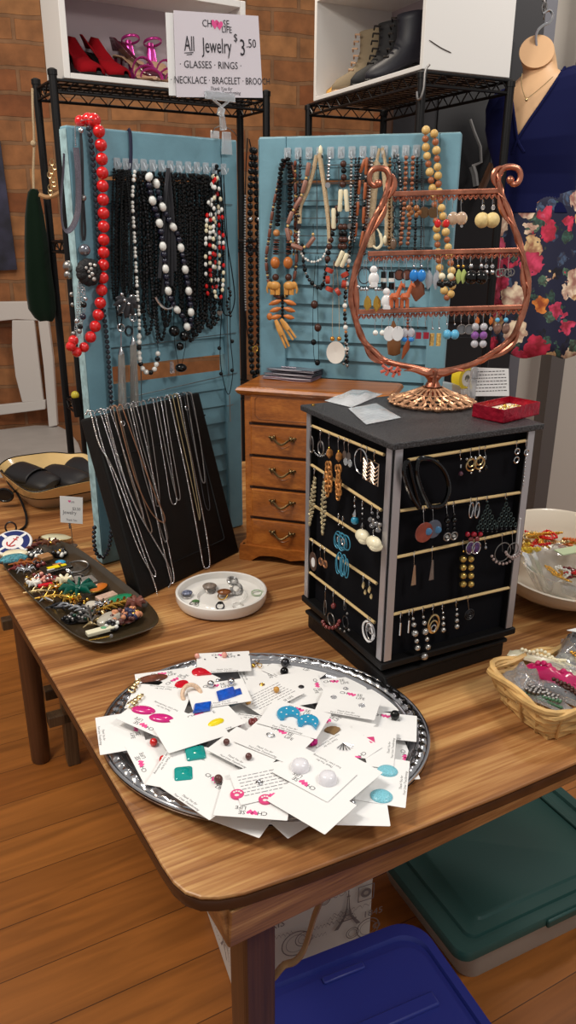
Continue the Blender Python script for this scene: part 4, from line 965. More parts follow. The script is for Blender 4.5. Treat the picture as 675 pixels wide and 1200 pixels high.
# ---- left shutter necklaces
J = [JET, JETM, PEARL, DKMET, SILVER]
seed = [(.0017, 0), (.0017, 1)]; sm = [(.0023, 0)]; md = [(.003, 0), (.0022, 1)]
def LN(label, xt, yt, xl, xr, yb, spec, mats=J, off=.008, **k): return necklace(label, SL, loop_px(xt, yt, xl, xr, yb), spec, mats, off, GL, cord=k.pop('cord', CORD), **k)
LNS = [
 ('fine black seed bead necklace at the far left of the black row', 134, 197, 131, 139, 352, seed, .008),
 ('jet bead necklace second from the left in the black row', 139, 198, 135, 145, 370, sm, .011),
 ('black faceted bead necklace with silver flecks third from the left', 144, 198, 141, 149, 340, [(.0018, 0), (.0018, 0), (.0015, 3)], .014),
 ('black bead necklace hanging just left of the white and black bead necklace', 150, 199, 146, 155, 362, seed, .009),
 ('gunmetal and black bead necklace just right of the white beads', 167, 200, 164, 174, 338, [(.0018, 3), (.0022, 0), (.0022, 1)], .010),
 ('long black bead necklace behind the chunky white beads', 171, 200, 168, 179, 392, md, .007),
 ('black and silver bead necklace beside the chunky white beads', 175, 201, 172, 183, 372, [(.0026, 0), (.0026, 0), (.002, 3)], .013),
 ('black oval bead necklace under the satin ribbon bundle', 194, 201, 189, 201, 382, [(.0026, 1, 1.3)], .008),
 ('matte black bead necklace right of the satin ribbon bundle', 206, 202, 203, 212, 368, md, .009),
 ('black seed bead rope right of the satin ribbon bundle', 211, 202, 209, 217, 350, seed, .013),
 ('black bead necklace with a heavy lower curve near the middle right', 217, 203, 213, 224, 386, [(.0032, 0)], .010),
 ('double length glossy black necklace near the middle right', 223, 203, 219, 229, 400, [(.0026, 0), (.0026, 1)], .008),
 ('fine black necklace between two glossy black ones', 228, 203, 225, 233, 362, seed, .014),
 ('black bead necklace ending in big beads left of the red strands', 233, 204, 228, 240, 388, [(.0034, 0)], .010),
 ('plain black bead necklace left of the red and white strands', 238, 204, 234, 244, 374, sm, .013),
 ('black bead necklace behind the red and white strands', 244, 205, 240, 252, 384, [(.0036, 0)], .007),
 ('thick matte black bead rope third from the left, over the feather ornament', 141, 198, 137, 147, 318, [(.0030, 1)], .012),
 ('black and gunmetal bead strand close to the left of the white and black beads', 152, 199, 149, 159, 346, [(.0024, 0), (.002, 3)], .008),
 ('thick black oval bead necklace close to the right of the white and black beads', 163, 200, 159, 169, 368, [(.003, 1, 1.4)], .009),
 ('jet bead necklace under the upper end of the chunky white beads', 180, 201, 177, 188, 350, [(.0028, 0)], .007),
 ('matte black bead necklace reaching below the satin ribbon bundle', 188, 201, 183, 195, 398, [(.0028, 1), (.0022, 0)], .007),
 ('black faceted bead strand on the right side of the satin ribbon bundle', 201, 202, 198, 207, 345, [(.0026, 0)], .011),
 ('gunmetal flecked black necklace between two plain black ones at centre right', 214, 203, 211, 220, 372, [(.0022, 0), (.0022, 0), (.002, 3)], .009),
 ('thick black bead necklace at centre right with a rounded bottom', 226, 203, 222, 235, 394, [(.003, 1)], .010),
 ('short jet bead necklace left of the red and white strands', 240, 204, 237, 247, 352, [(.0028, 0)], .009),
 ('black faceted necklace right behind the red and white strands', 250, 205, 246, 258, 380, [(.0034, 0), (.0022, 3)], .007),
]
for lb, xt, yt, xl, xr, yb, sp, of in LNS:
    sp = [(q[0] * 1.38,) + tuple(q[1:]) for q in sp]; LN(lb, xt, yt, xl, xr, yb, sp, off=of)
# white and black round beads
px = [(158, 199), (155, 232), (157, 270), (159, 310), (161, 345), (163, 372), (163, 398), (163, 415), (166, 430), (174, 437), (182, 431), (185, 414), (184, 392), (180, 360), (177, 320), (172, 260), (163, 202)]
pth = path3(SL, px, .016)
t = thing('bead_necklace', 'long necklace of white and black round beads with a white bead loop at the bottom', 'necklace', min(pth, key=lambda p: p.z), GL)
MB().tube(pth, .0006, 5).build('cord', CORD, t)
n = len(pth); g = MB(); beads(g, pth[:int(n * .52)], [(.0034, 2), (.0034, 2), (.0038, 2), (.0024, 0)], 1.0, 8); beads(g, pth[int(n * .36):int(n * .72)], [(.0052, 2), (.0052, 2), (.0052, 0)], 1.0, 9); beads(g, pth[int(n * .72):], [(.003, 3), (.0034, 0), (.0034, 0)], 1.0); g.build('bead_strand', J, t)
# chunky white and navy
NAVY = M('navy_bead', (24, 24, 44), .2, coat=.4)
px = [(178, 203), (174, 212), (180, 240), (187, 262), (191, 290), (194, 316), (197, 340), (204, 358), (216, 374), (221, 386), (224, 372), (221, 340), (215, 305), (208, 275), (199, 260), (188, 236), (182, 210), (179, 203)]
necklace('chunky necklace of big white oval beads and navy beads in the black row', SL, px, [(.0070, 0, 1.25), (.0062, 1, 1), (.0054, 1, 1)], [PEARL, NAVY], .022, GL, cord=CORD, seg=9, each=True)
# big black beads on a cord
px = [(199, 200), (202, 290), (204, 388), (206, 410), (211, 431), (216, 412), (217, 392), (210, 290), (201, 200)]
t, pth = necklace('thin black cord necklace with four big glossy black beads at the bottom', SL, px, None, J, .016, GL, cord=CORD)
for x, y, r, e in ((204, 388, .0108, 1), (216, 394, .0102, 1), (211, 406, .0078, 1), (212, 431, .0105, .8)): MB().sph(SL(x, y, .018), r, 14, 10, (1.15 if e < 1 else 1, 1, e)).build('bead', JET, t)
MB().cyl(SL(201, 424, .016), SL(202, 437, .016), .0035, .005, 8).build('crystal_drop', CRYSTAL, t)
# satin ribbon bundle
SAT = M('black_satin', (28, 27, 34), .35, sheen=.5)
t = thing('ribbon_necklace', 'wide black satin ribbon necklace gathered on a hook in the middle of the black row', 'necklace', SL(196, 330, .012), GL)
for k, (dx, yb) in enumerate(((-4, 345), (0, 352), (4, 335), (7, 318), (-7, 326))):
    p = path3(SL, [(197, 197), (197 + dx * .5, 230), (197 + dx, 280), (196 + dx * 1.3, yb)], .012 + .002 * k); MB().tube(p, .0034, 6, flat=.25).build('ribbon', SAT, t)
MB().tube(path3(SL, [(182, 348), (187, 356), (195, 362), (202, 360)], .02), .0026, 7).build('silver_bar', SILVER, t)
# black ribbon loop over the top rail
t = thing('ribbon_necklace', 'navy black ribbon hung over the top rail left of centre', 'necklace', SL(152, 200, .003), GL)
MB().tube(path3(SL, [(150, 151), (152.5, 156), (153.5, 175), (153, 192), (152, 204), (151, 260)], .004), .0035, 6, flat=.3).build('ribbon', M('navy_ribbon', (26, 28, 58), .5), t)
# red, white and black seed strands
MIX = [JET, PEARL, RED, BEIGE]
for k, (xt, xl, xr, yb, st) in enumerate(((251, 241, 252, 350, 0), (252, 246, 257, 338, 3), (253, 250, 262, 352, 5))):
    rn = random.Random(k + 3); sp = [rn.choice([(.0022, 0), (.0034, 1, 1.3), (.0026, 0), (.0036, 3, 1.3), (.0034, 2, 1.4), (.0024, 0), (.0022, 0), (.0026, 0), (.0036, 1, 1.3), (.0024, 0)]) for _ in range(60)]
    necklace(('leftmost', 'middle', 'rightmost')[k] + ' of the three red, cream and white seed bead strands', SL, loop_px(xt, 204, xl, xr, yb), sp, MIX, .017 + .003 * k, GL, cord=CORD)
# knotted cord with beads at the right
t, pth = necklace('knotted black cord necklace with dangling beads at the right end of the black row', SL, [(254, 196), (259, 215), (264, 270), (272, 320), (275, 350), (270, 368), (262, 366), (258, 340), (257, 250), (255, 200)], None, J, .019, GL, cord=CORD, cr=.0012)
for x, y, r in ((254, 195, .004), (253, 198, .003), (257, 200, .003)): MB().sph(SL(x, y, .016), r, 8, 6).build('knot', CORD, t)
for k in range(9): MB().sph(SL(268 + 2 * math.sin(k), 338 + k * 4, .02), .0032, 8, 6).build('bead', JET, t)
t, pth = necklace('long black cord necklace with two beads and a small silver cross low at the right', SL, [(259, 205), (261, 330), (258, 400), (259, 430), (264, 455), (268, 462), (271, 452), (273, 430), (270, 395), (269, 330), (262, 205)], None, J, .014, GL, cord=CORD, cr=.0009)
for x, y in ((259, 438), (272, 434), (257, 408), (272, 400)): MB().sph(SL(x, y, .015), .0042, 10, 7).build('bead', JETM, t)
g = MB(); g.cyl(SL(269, 463, .012), SL(270, 494, .010), .0011, seg=6); g.cyl(SL(266, 476, .012), SL(273.5, 474, .012), .0011, seg=6); g.build('cross_pendant', STEEL, t)
t, pth = necklace('black cord necklace with a small silver heart at the right of the row', SL, loop_px(248, 203, 246, 262, 362), None, J, .022, GL, cord=CORD, cr=.0006)
hc = SL(257, 367, .024); g = MB(); g.prism([(.0068 * x, .0062 * y) for x, y in heart(20)], 0, .002, lambda x, y, z: hc + PLs.d * x + Vector((0, 0, y)) + PLs.n * z); g.build('heart_pendant', M('pewter', (150, 138, 130), .35, metal=.9), t)
# tassels
for k, (x0, x, yt, yb, lb) in enumerate(((139, 142, 414, 500, 'left of the two long silver chain tassel necklaces on the left shutter'), (149, 156, 402, 494, 'right of the two long silver chain tassel necklaces on the left shutter'))):
    t, pth = necklace(lb, SL, loop_px(x0, 199, x0 - 3, x0 + 5, yt - 30), [(.0016, 1), (.0016, 0)], J, .018, GL, cord=CORD)
    for dy in (-52, -30): 
        c = SL(x - 1, yt + dy, .02); g = MB()
        for a in range(3): g.tube([c + (PLs.d * math.cos(q) * .005 + Vector((0, 0, 1)) * math.sin(q) * .007) * 1.0 + PLs.n * .003 * math.sin(q + a * 2) + PLs.d * .0025 * math.sin(a * 2) for q in [2 * PI * i / 14 for i in range(14)]], .0008, 5, closed=True)
        g.build('wire_bead', SILVER, t)
    MB().cyl(SL(x, yt - 24, .018), SL(x, yt, .018), .0008, seg=5).build('chain_link', SILVER, t)
    MB().lathe([(.001, .012), (.004, .006), (.0062, 0), (.0058, -.003)], SL(x, yt, .018), 12).build('tassel_cap', SILVER, t)
    g = MB(); rn = random.Random(k)
    for i in range(16):
        a = 2 * PI * i / 16; r = .0052; b = SL(x, yt, .018) + Vector((r * math.cos(a), r * math.sin(a), -.002)); e = SL(x + 2, yb - rn.random() * 6, .012) + Vector((r * 1.5 * math.cos(a), r * .7 * math.sin(a), 0))
        g.tube([b, b.lerp(e, .5) + Vector((rn.uniform(-1, 1), rn.uniform(-1, 1), 0)) * .0008, e], .00085, 4)
    g.build('tassel_strands', M('tassel_chain', (196, 192, 186), .3, metal=.9, bump=1, bscale=1500), t)
# black feathered ornament
t, pth = necklace('black necklace with a dark feather and wire flower ornament at the left of the row', SL, loop_px(146, 199, 141, 153, 346), [(.0018, 0)], J, .02, GL, cord=CORD)
for k, (a, L) in enumerate(((200, .03), (235, .034), (262, .036), (290, .034), (320, .03), (350, .022), (175, .022))):
    a = math.radians(a); c = SL(148, 350, .026); e = c + (PLs.d * math.cos(a) + Vector((0, 0, 1)) * math.sin(a)) * L
    MB().tube([c, c.lerp(e, .4) + PLs.n * .005, c.lerp(e, .8) + PLs.n * .003, e], [.001, .0055, .0048, .0006], 6, flat=.3).build('petal', SAT, t)
for x, y in ((146, 352), (151, 356), (143, 345)): MB().sph(SL(x, y, .032), .0034, 8, 6).build('silver_bead', SILVER, t)
g = MB(); c = SL(151, 388, .02)
for r in (.008, .006): g.tube([c + PLs.d * r * math.cos(q) + Vector((0, 0, r * 1.2 * math.sin(q))) for q in [2 * PI * i / 20 for i in range(20)]], .001, 5, closed=True)
g.build('wire_ring', DKMET, t)

# ---- left edge of the left shutter
PG = 'pieces on the left stile of the left shutter'
t = thing('choker', 'grey glitter ribbon choker hanging on the left edge of the left shutter', 'necklace', SL(80, 270, .01), PG)
g = MB(); pp = path3(SL, [(88, 147), (88, 158), (88.5, 173)], .006); beads(g, pp, [(.0016, 0)]); g.build('clasp_chain', SILVER, t)
MB().tube(path3(SL, [(89, 173), (91, 195), (92, 225), (91, 248), (86, 264), (79, 271), (74, 266), (72, 250), (72, 228), (74, 205), (75, 180)], .012), .0052, 6, flat=.25).build('ribbon', M('grey_glitter', (86, 80, 92), .35, var=.4, vscale=900, bump=.5, bscale=900), t)
t = thing('flower_pendant', 'black ribbon pendant with silver balls and a black fabric flower at the left edge', 'necklace', SL(103, 330, .01), PG)
for x in (-1.2, 1.2): MB().tube(path3(SL, [(94.5, 155), (96 + x * .3, 180), (97 + x * .3, 228), (97.5 + x, 250), (98 + x * 1.6, 272), (98 + x * .5, 282)], .006), .0022, 6, flat=.4).build('ribbon', SAT, t)
for x, y, r, m in ((94.5, 153, .0046, SILVER), (97.5, 232, .0055, STEEL), (99, 293, .0105, M('grey_pearl', (120, 122, 132), .12, metal=.6, coat=.6))): MB().sph(SL(x, y, .010), r, 14, 10).build('ball', m, t)
c = SL(103, 319, .012)
for k in range(11):
    a = 2 * PI * k / 11; e = c + (PLs.d * math.cos(a) + Vector((0, 0, 1)) * math.sin(a)) * .014 + PLs.n * .003
    MB().sph(e, .0105, 8, 6, (1, .6, 1)).build('petal', M('black_organza', (20, 19, 22), .6, bump=1, bscale=300), t)
MB().sph(c + PLs.n * .004, .014, 10, 8, (1, .6, 1)).build('flower_heart', M('black_organza', (20, 19, 22), .6), t)
for k, (x, y) in enumerate(((101, 314), (107, 315), (108, 321), (105, 324), (111, 311), (110, 327), (104, 318), (106, 310))): MB().sph(SL(x, y, .024), .0028 + .0006 * (k % 3), 8, 6).build('pearl', M('silver_pearl', (196, 190, 186), .2, metal=.5), t)
t = thing('chain_necklace', 'silver chain necklace with dark beads hanging below the black flower at the left edge', 'necklace', SL(88, 400, .01), PG)
for k, q in enumerate(([(93, 330), (91, 350), (90, 372), (88, 392)], [(96, 335), (94, 355), (92, 378), (90, 398)], [(98, 338), (99, 358), (96, 376), (93, 392)])):
    g = MB(); pp = resample(path3(SL, q, .008 + .003 * k), .0042)
    for i, p in enumerate(pp): g.tube([p + (PLs.d * math.cos(a) * (.0022 if i % 2 else .001) + PLs.n * math.cos(a) * (.001 if i % 2 else .002) + Vector((0, 0, .0028 * math.sin(a)))) for a in [2 * PI * j / 8 for j in range(8)]], .0006, 4, closed=True)
    g.build('chain', SILVER, t)
for x, y, r, m in ((98, 357, .0058, JET), (97, 371, .006, NAVY), (94, 383, .005, JET), (90, 376, .0045, SILVER), (86, 391, .0045, STEEL), (93, 388, .0048, STEEL), (100, 350, .004, SILVER)): MB().sph(SL(x, y, .014), r, 10, 8).build('bead', m, t)
t = thing('brooch', 'silver ball ornament hooked behind the left edge of the left shutter', 'necklace', SL(80, 320, -.02), PG)
for x, y, r in ((80, 312, .010), (80, 322, .008), (84, 345, .0045), (85, 357, .004)): MB().sph(SL(x, y, -.03), r, 12, 8).build('ball', STEEL, t)
# big red beads
rp = [(86, 399), (83, 406), (90, 412.5), (98.5, 407), (106, 395), (111.5, 382.5), (115, 369), (117.5, 355), (119, 340), (120.5, 325.5), (121, 310.5), (121.5, 296), (121.5, 281), (121.5, 265.5), (121.3, 250), (120.8, 234), (120.3, 218), (120, 202.5), (119.3, 186.5), (118.3, 170), (116, 154)]
t = thing('bead_necklace', 'long glossy red bead necklace hung over the top left corner of the left shutter', 'necklace', SL(90, 412, .012))
for k, (x, y) in enumerate(rp): MB().sph(SL(x, y, .016), .0106 if k > 3 else .0092, 18, 12).build('bead', RED, t)
for k, (x, y, r, of) in enumerate(((110, 141.5, .0122, .004), (103.5, 140, .011, -.008), (94, 142, .0095, -.012))): MB().sph(SL(x, y, of), r, 18, 12).build('bead', RED, t)
MB().tube(path3(SL, [(94, 142), (103, 140), (111, 142)] + rp[::-1], .014), .0007, 5).build('cord', STEEL, t)
# long black beads
necklace('very long string of round black beads running down the left stile to the table', SL, [(103, 147), (107, 170), (111, 215), (114, 265), (117, 320), (121, 362), (125, 395), (128, 435), (131, 485), (133, 540), (132, 600), (128, 640), (121, 653), (113, 648), (110, 632), (111, 615)], [(.0046, 0)], [M('slate_bead', (34, 36, 46), .25, coat=.4)], .010, PG, cord=CORD, n=6, gap=1.05)

# ---- between the shutters
necklace('long double string of black beads hanging at the hinge between the shutters', SL, [(296, 172), (294, 205), (293, 260), (294, 330), (294, 400), (296, 436), (300, 440), (303, 425), (303, 360), (302, 280), (300, 215), (298, 172)], [(.0064, 0)], J, .02, None, cord=CORD, seg=9)
t, pth = necklace('dark cord and silver chain necklace with a gold ring at the hinge between the shutters', SL, [(290, 162), (288, 200), (287, 255), (287, 340), (290, 390), (298, 405), (305, 380), (304, 330), (303, 258), (301, 210), (292, 163)], None, J, .028, None, cord=CORD, cr=.0012)
n = len(pth); g = MB(); beads(g, pth[int(n * .16):int(n * .36)], [(.0026, 0)]); beads(g, pth[int(n * .62):int(n * .8)], [(.0026, 0)]); g.build('chain', STEEL, t)
g = MB(); c = SL(299, 409, .036); g.tube([c + PLs.d * .0062 * math.cos(a) + Vector((0, 0, .0062 * math.sin(a))) for a in [2 * PI * i / 20 for i in range(20)]], .0013, 6, closed=True); g.build('gold_ring', GOLD, t)
for x in (293.5, 303): MB().sph(SL(x, 257, .03), .0042, 8, 6).build('silver_bead', SILVER, t)

# ---- right shutter necklaces
WD = [JETM, TAN, DWOOD, LWOOD, RWOOD, BEIGE, RED]
def RN(label, px, spec, mats=WD, off=.010, **k): return necklace(label, SR, px, [(q[0] * 1.3,) + tuple(q[1:]) for q in spec] if spec else spec, mats, off, GR, cord=k.pop('cord', CORD), **k)
CARV = M('carved_wood', (206, 148, 74), .4, var=.2, vscale=80)
BRT = M('orange_wood', (192, 112, 52), .35, var=.25, vscale=70)
# safari necklace
t = thing('carved_wood_necklace', 'carved wooden safari necklace with elephants, leaves and long fingers at the left', 'necklace', SR(331, 400, .01), GR)
for lx, px, of in (('l', [(333, 186), (329, 200), (327, 235), (325, 266)], .010), ('r', [(337, 184), (340, 205), (340, 235), (340, 262)], .012)):
    g = MB(); pp = path3(SR, px, of); beads(g, pp, [(.0054, 0, .7)], seg=10); g.build('black_beads', [JETM], t)
for x0 in (324, 339):
    g = MB(); beads(g, path3(SR, [(x0, 280), (x0 - 1, 300)], .012), [(.0064, 0, .35), (.0064, 1, .3), (.006, 2, .35)], seg=10); g.build('disc_beads', [DWOOD, RWOOD, JETM], t)
    MB().sph(SR(x0, 273, .012), .0066, 14, 10).build('ball', TAN, t)
    MB().sph(SR(x0 - 1.5, 308, .014), .0092, 14, 10, (1, 1, 1.25)).build('ball', BRT, t)
    MB().sph(SR(x0 - 1, 325, .012), .0068, 12, 9).build('dark_ball', DWOOD, t)
for sg, x0 in ((-1, 322), (1, 339)):
    g = MB(); c = SR(x0, 335, .014); D = PRs.d * -sg; U = Vector((0, 0, 1)); Nn = PRs.n
    Rm = Matrix((D, Nn, U)).transposed()
    g.sph(c, .0105, 12, 8, (1.15, .6, .85), Rm); g.sph(c + D * -.0095 + U * .001, .0068, 10, 7, (1, .7, 1.1), Rm); g.sph(c + D * -.007 + Nn * .004 + U * .0015, .0055, 8, 6, (.8, .3, 1.2), Rm)
    g.tube([c - D * .0135, c - D * .016 - U * .007, c - D * .0145 - U * .014], [.003, .0024, .0016], 7)
    for q in (-.007, -.0025, .004, .008): g.tube([c + D * q - U * .004, c + D * q - U * .017], [.0032, .0028], 7)
    g.build('elephant', CARV, t)
for sg in (-1, 1):
    for k in range(3):
        a = SR(331 + sg * 1.5, 352 + k * 9, .014); b = SR(331 + sg * (16 - k), 357 + k * 8, .016)
        MB().tube([a, a.lerp(b, .35), a.lerp(b, .7), b], [.0014, .0048, .0045, .0012], 8, flat=.7).build('leaf', BRT, t)
MB().sph(SR(316, 371, .014), .0075, 10, 7, (.8, .6, 1)).build('leaf', BRT, t)
for k, (xa, ya, xb, yb) in enumerate(((323, 375, 337, 407), (329, 374, 345, 397))):
    a, b = SR(xa, ya, .016), SR(xb, yb, .016); w = (b - a).normalized().cross(PRs.n)
    g = MB(); g.tube([a, a.lerp(b, .3), a.lerp(b, .55)], [.0035, .0062, .0058], 8, flat=.5); 
    for s in (-1, 1): g.tube([a.lerp(b, .5) + w * s * .0034, b + w * s * .0036], [.0028, .0022], 6, flat=.7)
    g.build('carved_hand', CARV, t)
g = MB(); beads(g, path3(SR, [(331, 345), (331, 378)], .012), [(.0034, 0)]); g.build('centre_beads', [JET], t)
TUBEM = [M('pink_tube', (150, 106, 92), .45), M('brown_tube', (116, 70, 56), .4), DWOOD, LWOOD]
RN('striped brown tube bead necklace at the far left of the right shutter', [(335, 186), (327, 212), (320, 245), (315, 280), (312, 305), (316, 335), (326, 348), (340, 342), (347, 310), (348, 270), (347, 225), (341, 188)], [(.0026, 1, 2.6), (.0026, 2, .8), (.0026, 3, .5), (.0026, 2, .8)], TUBEM, .007)
t, pth = RN('cream crocheted rope necklace making a wide loop with white beads at the bottom', [(374, 180), (377, 200), (381, 228), (385, 262), (386, 285)], None, off=.014, cord=ROPE, cr=.0048)
MB().tube(path3(SR, [(371, 182), (367, 200), (360, 224), (352, 242), (351, 262)], .014), .0042, 7).build('cord', ROPE, t)
g = MB(); beads(g, path3(SR, [(351, 262), (350, 285), (355, 300), (366, 307), (378, 302), (385, 286)], .014), [(.0026, 0), (.0024, 0), (.0016, 1)]); g.build('bead_strand', [PEARL, SILVER], t)
MB().lathe([(.0, .006), (.0028, .003), (.0045, -.006), (.003, -.011), (0, -.012)], SR(375.5, 174, .012), 10).build('tip', BEIGE, t); MB().sph(SR(376, 184, .012), .0042, 10, 7).build('dark_bead', JET, t)
RN('dusty pink tube bead necklace crossing in front of the crocheted rope', [(362, 190), (359, 208), (352, 232), (342, 250), (337, 266), (339, 280), (347, 289), (358, 289), (366, 280), (367, 262)], [(.0034, 0, 2.8), (.0022, 3, 1)], TUBEM, .02)
RN('brown and red striped thin bead necklace beside the black safari beads', [(346, 188), (346, 215), (346, 250), (345, 285), (343, 305)], [(.0026, 4, 1.6), (.002, 2), (.002, 3)], WD, .007)
t = thing('bead_necklace', 'dark bead necklace with pairs of cream bone tubes and a coral disc loop', 'necklace', SR(395, 342, .01), GR)
for q in ([(402, 188), (403, 205), (401, 222)], [(396, 240), (392, 262), (386, 288), (383, 310)], [(404, 262), (404, 285), (399, 300), (392, 314)], [(399, 262), (400, 282), (397, 298)]):
    g = MB(); beads(g, path3(SR, q, .014), [(.0062, 0), (.0052, 1), (.0060, 0)], seg=9); g.build('bead_strand', [DWOOD, JETM], t)
for xa, ya, xb, yb in ((399.5, 222, 398, 248), (405, 222, 407, 248), (391, 244, 391, 268), (394, 312, 402, 294), (400, 313, 407, 297)): 
    a, b = SR(xa, ya, .018), SR(xb, yb, .018); MB().tube([a, a.lerp(b, .1), a.lerp(b, .5), a.lerp(b, .9), b], [.0036, .0048, .0042, .0048, .0036], 9).build('bone_tube', BEIGE, t)
for x, y in ((386, 317), (384, 328), (386, 339), (396, 342), (403, 333), (404, 322)): MB().lathe([(.004, -.0045), (.0076, -.0036), (.0076, .0036), (.004, .0045)], SR(x, y, .018), 10, Matrix.Rotation(.8 + x, 3, 'Y')).build('coral_disc', M('coral_red', (176, 62, 44), .45), t)
RN('small grey and black bead necklace curving under the crocheted rope', [(354, 285), (356, 310), (360, 324), (367, 333), (376, 338), (381, 322), (384, 300)], [(.0028, 0), (.0028, 1), (.0036, 0), (.0022, 2)], [JETM, DKMET, STEEL], .010)
t, pth = RN('long black cord necklace with four dark wooden seeds low on the right shutter', [(370, 300), (367, 350), (367, 400), (369, 424), (373, 424), (373, 390), (372, 340), (373, 300)], None, off=.007, cr=.0006)
for x, y, r in ((368.5, 357, .0075), (372.5, 384, .0074), (367.5, 401, .0055), (372, 425, .0055)): MB().sph(SR(x, y, .010), r, 11, 8, (1, 1, 1.1)).build('seed', DWOOD if r > .006 else JETM, t)
t, pth = RN('white shell pendant on pale double cords with two gold beads', [(391, 305), (390, 350), (390, 394), (397, 396), (397, 350), (394, 305)], None, off=.010, cord=ROPE, cr=.0005)
sc = SR(393.5, 413, .014); g = MB(); Rm = Matrix((PRs.d, PRs.n, Vector((0, 0, 1)))).transposed()
g.lathe([(.0, .004), (.006, .0038), (.014, .002), (.0205, -.001), (.0205, -.002), (.010, 0), (0, .001)], sc, 24, Rm @ Matrix.Rotation(math.radians(90), 3, 'X') , sx=.92, sy=1.08); g.build('shell_disc', M('white_shell', (232, 228, 220), .25, coat=.4), t)
for x in (389.5, 397.5): MB().sph(SR(x, 397, .014), .0048, 10, 7).build('gold_bead', M('amber_gold', (198, 140, 60), .2, metal=.5), t)
g = MB(); beads(g, path3(SR, [(404, 400), (407, 412), (404, 424), (401, 428)], .014), [(.003, 0), (.0024, 1)]); g.build('bead_strand', [STEEL, JET], t)
RN('small multicoloured bead string with white beads beside the left arm of the copper stand', [(412, 265), (409, 300), (406, 330), (404, 365), (406, 400), (407, 432)], [(.0034, 0), (.0028, 1), (.004, 2), (.0026, 3), (.0032, 0)], [JET, STEEL, PEARL, TAN], .012)
ORT = [M('orange_tube', (164, 88, 50), .4), STEEL, JETM]
RN('necklace of slim orange-brown tubes and silver beads left of the copper scroll', [(428, 186), (422, 205), (419, 240), (416, 275), (413, 300)], [(.0028, 0, 3.6), (.0022, 1), (.0018, 1)], ORT, .012)
RN('second slim orange-brown tube necklace right beside the first', [(430, 184), (429, 205), (427, 240), (425, 275), (420, 300)], [(.0028, 0, 4.2), (.0022, 1), (.0022, 2)], ORT, .012)
t = thing('crochet_necklace', 'wide beige crochet band necklace with a cream horn toggle behind the copper scroll', 'necklace', SR(447, 292, .01), GR)
for k, q in enumerate(([(445, 174), (441, 192), (437, 225), (434, 262), (435, 290)], [(448, 173), (452, 195), (455, 230), (456, 265), (455, 288)])):
    MB().tube(path3(SR, q, .010 + .002 * k), [.0028] * 7 + [.0085] * 21 + [.0075], 8, flat=.35).build('crochet_band', ROPE, t)
g = MB(); g.tube(path3(SR, [(442, 268), (446, 276), (447, 286), (442, 291), (437, 288)], .022), [.0016] * 6 + [.0030] * 16 + [.0022] * 6 + [.001], 7); g.build('horn_toggle', BEIGE, t)
MB().sph(SR(451, 281, .020), .0055, 9, 7, (.7, .6, 1.5)).build('toggle_bead', BEIGE, t)
t, pth = RN('gunmetal ring chain necklace with an oval brown pendant right of the crochet band', [(462, 182), (463, 210), (462, 245), (461, 275)], None, off=.012, cr=.0005)
g = MB()
for i, p in enumerate(resample(pth, .0085)): g.tube([p + (PRs.d if i % 2 else PRs.n) * .0034 * math.cos(a) + Vector((0, 0, .005 * math.sin(a))) for a in [2 * PI * j / 10 for j in range(10)]], .0009, 5, closed=True)
g.build('ring_chain', DKMET, t); MB().sph(SR(461, 286, .014), .0072, 12, 9, (.9, .6, 1.5)).build('oval_pendant', M('brown_agate', (112, 90, 74), .25, coat=.4), t)
RN('silver chain necklace with grey beads next to the ring chain', [(466, 180), (469, 210), (470, 245), (468, 292)], [(.0024, 0), (.0018, 1), (.0032, 2)], [STEEL, SILVER, DKMET], .008)
RN('copper-brown round bead string reaching to the middle bar of the copper stand', [(476, 182), (475, 215), (473, 250), (469, 292)], [(.0032, 0)], [M('copper_bead', (140, 86, 60), .3, metal=.3)], .014, gap=1.05)
RN('second copper-brown round bead string hanging right of the first', [(484, 182), (483, 215), (481, 250), (477, 292)], [(.0032, 0)], [M('copper_bead', (140, 86, 60), .3, metal=.3)], .014, gap=1.05)
RN('long thin black chain right of the copper-brown bead strings', [(494, 186), (494, 240), (493, 300), (492, 330)], [(.0013, 0)], [DKMET], .010)
for lb, xa, xb, yb, mt in (('dark brown bead string right of the orange-brown tubes', 434, 427, 300, DWOOD), ('black bead string close to the left of the orange-brown tubes', 421, 410, 295, JETM), ('dark chain behind the wooden safari beads', 352, 350, 262, DKMET), ('bronze bead string behind the ring chain', 457, 456, 296, BRONZE), ('black bead string between the copper-brown strings and the wooden beads', 489, 486, 300, JETM), ('short silver chain with a round disc beside the crocheted rope', 386, 384, 214, SILVER), ('silver chain with grey discs left of the bone tubes', 412, 410, 262, STEEL), ('fine dark chain between the bone tubes and orange tubes', 417, 415, 280, DKMET), ('fine silver chain crossing behind the copper scroll', 436, 431, 255, STEEL)):
    t, pth = RN(lb, [(xa, 184), ((xa + xb) / 2, (184 + yb) / 2), (xb, yb)], [(.002, 0), (.002, 0), (.0028, 0)], [mt], .016)
    if yb < 270: MB().lathe([(.0, -.001), (.005, -.001), (.005, .001), (0, .001)], SR(xb, yb + 3, .016), 14, Matrix.Rotation(math.radians(90), 3, 'X')).build('disc', mt, t)
# big wooden beads
necklace('long string of big tan and brown wooden beads over the right shutter corner', SR, [(503, 149), (499, 153), (499, 172), (503, 198), (508, 228), (511, 258), (513, 290), (516, 320), (521, 342), (526, 350), (530, 335), (529, 315), (525, 288), (520, 258), (515, 228), (513, 200), (511, 172), (508, 153), (505, 149)], [(.0078, 0), (.0062, 1), (.0075, 2), (.0072, 0), (.006, 1)], [LWOOD, M('brown_wood_bead', (160, 94, 60), .35), M('tan_bead', (208, 168, 100), .35)], .014, GR, cord=CORD, seg=11, each=True)
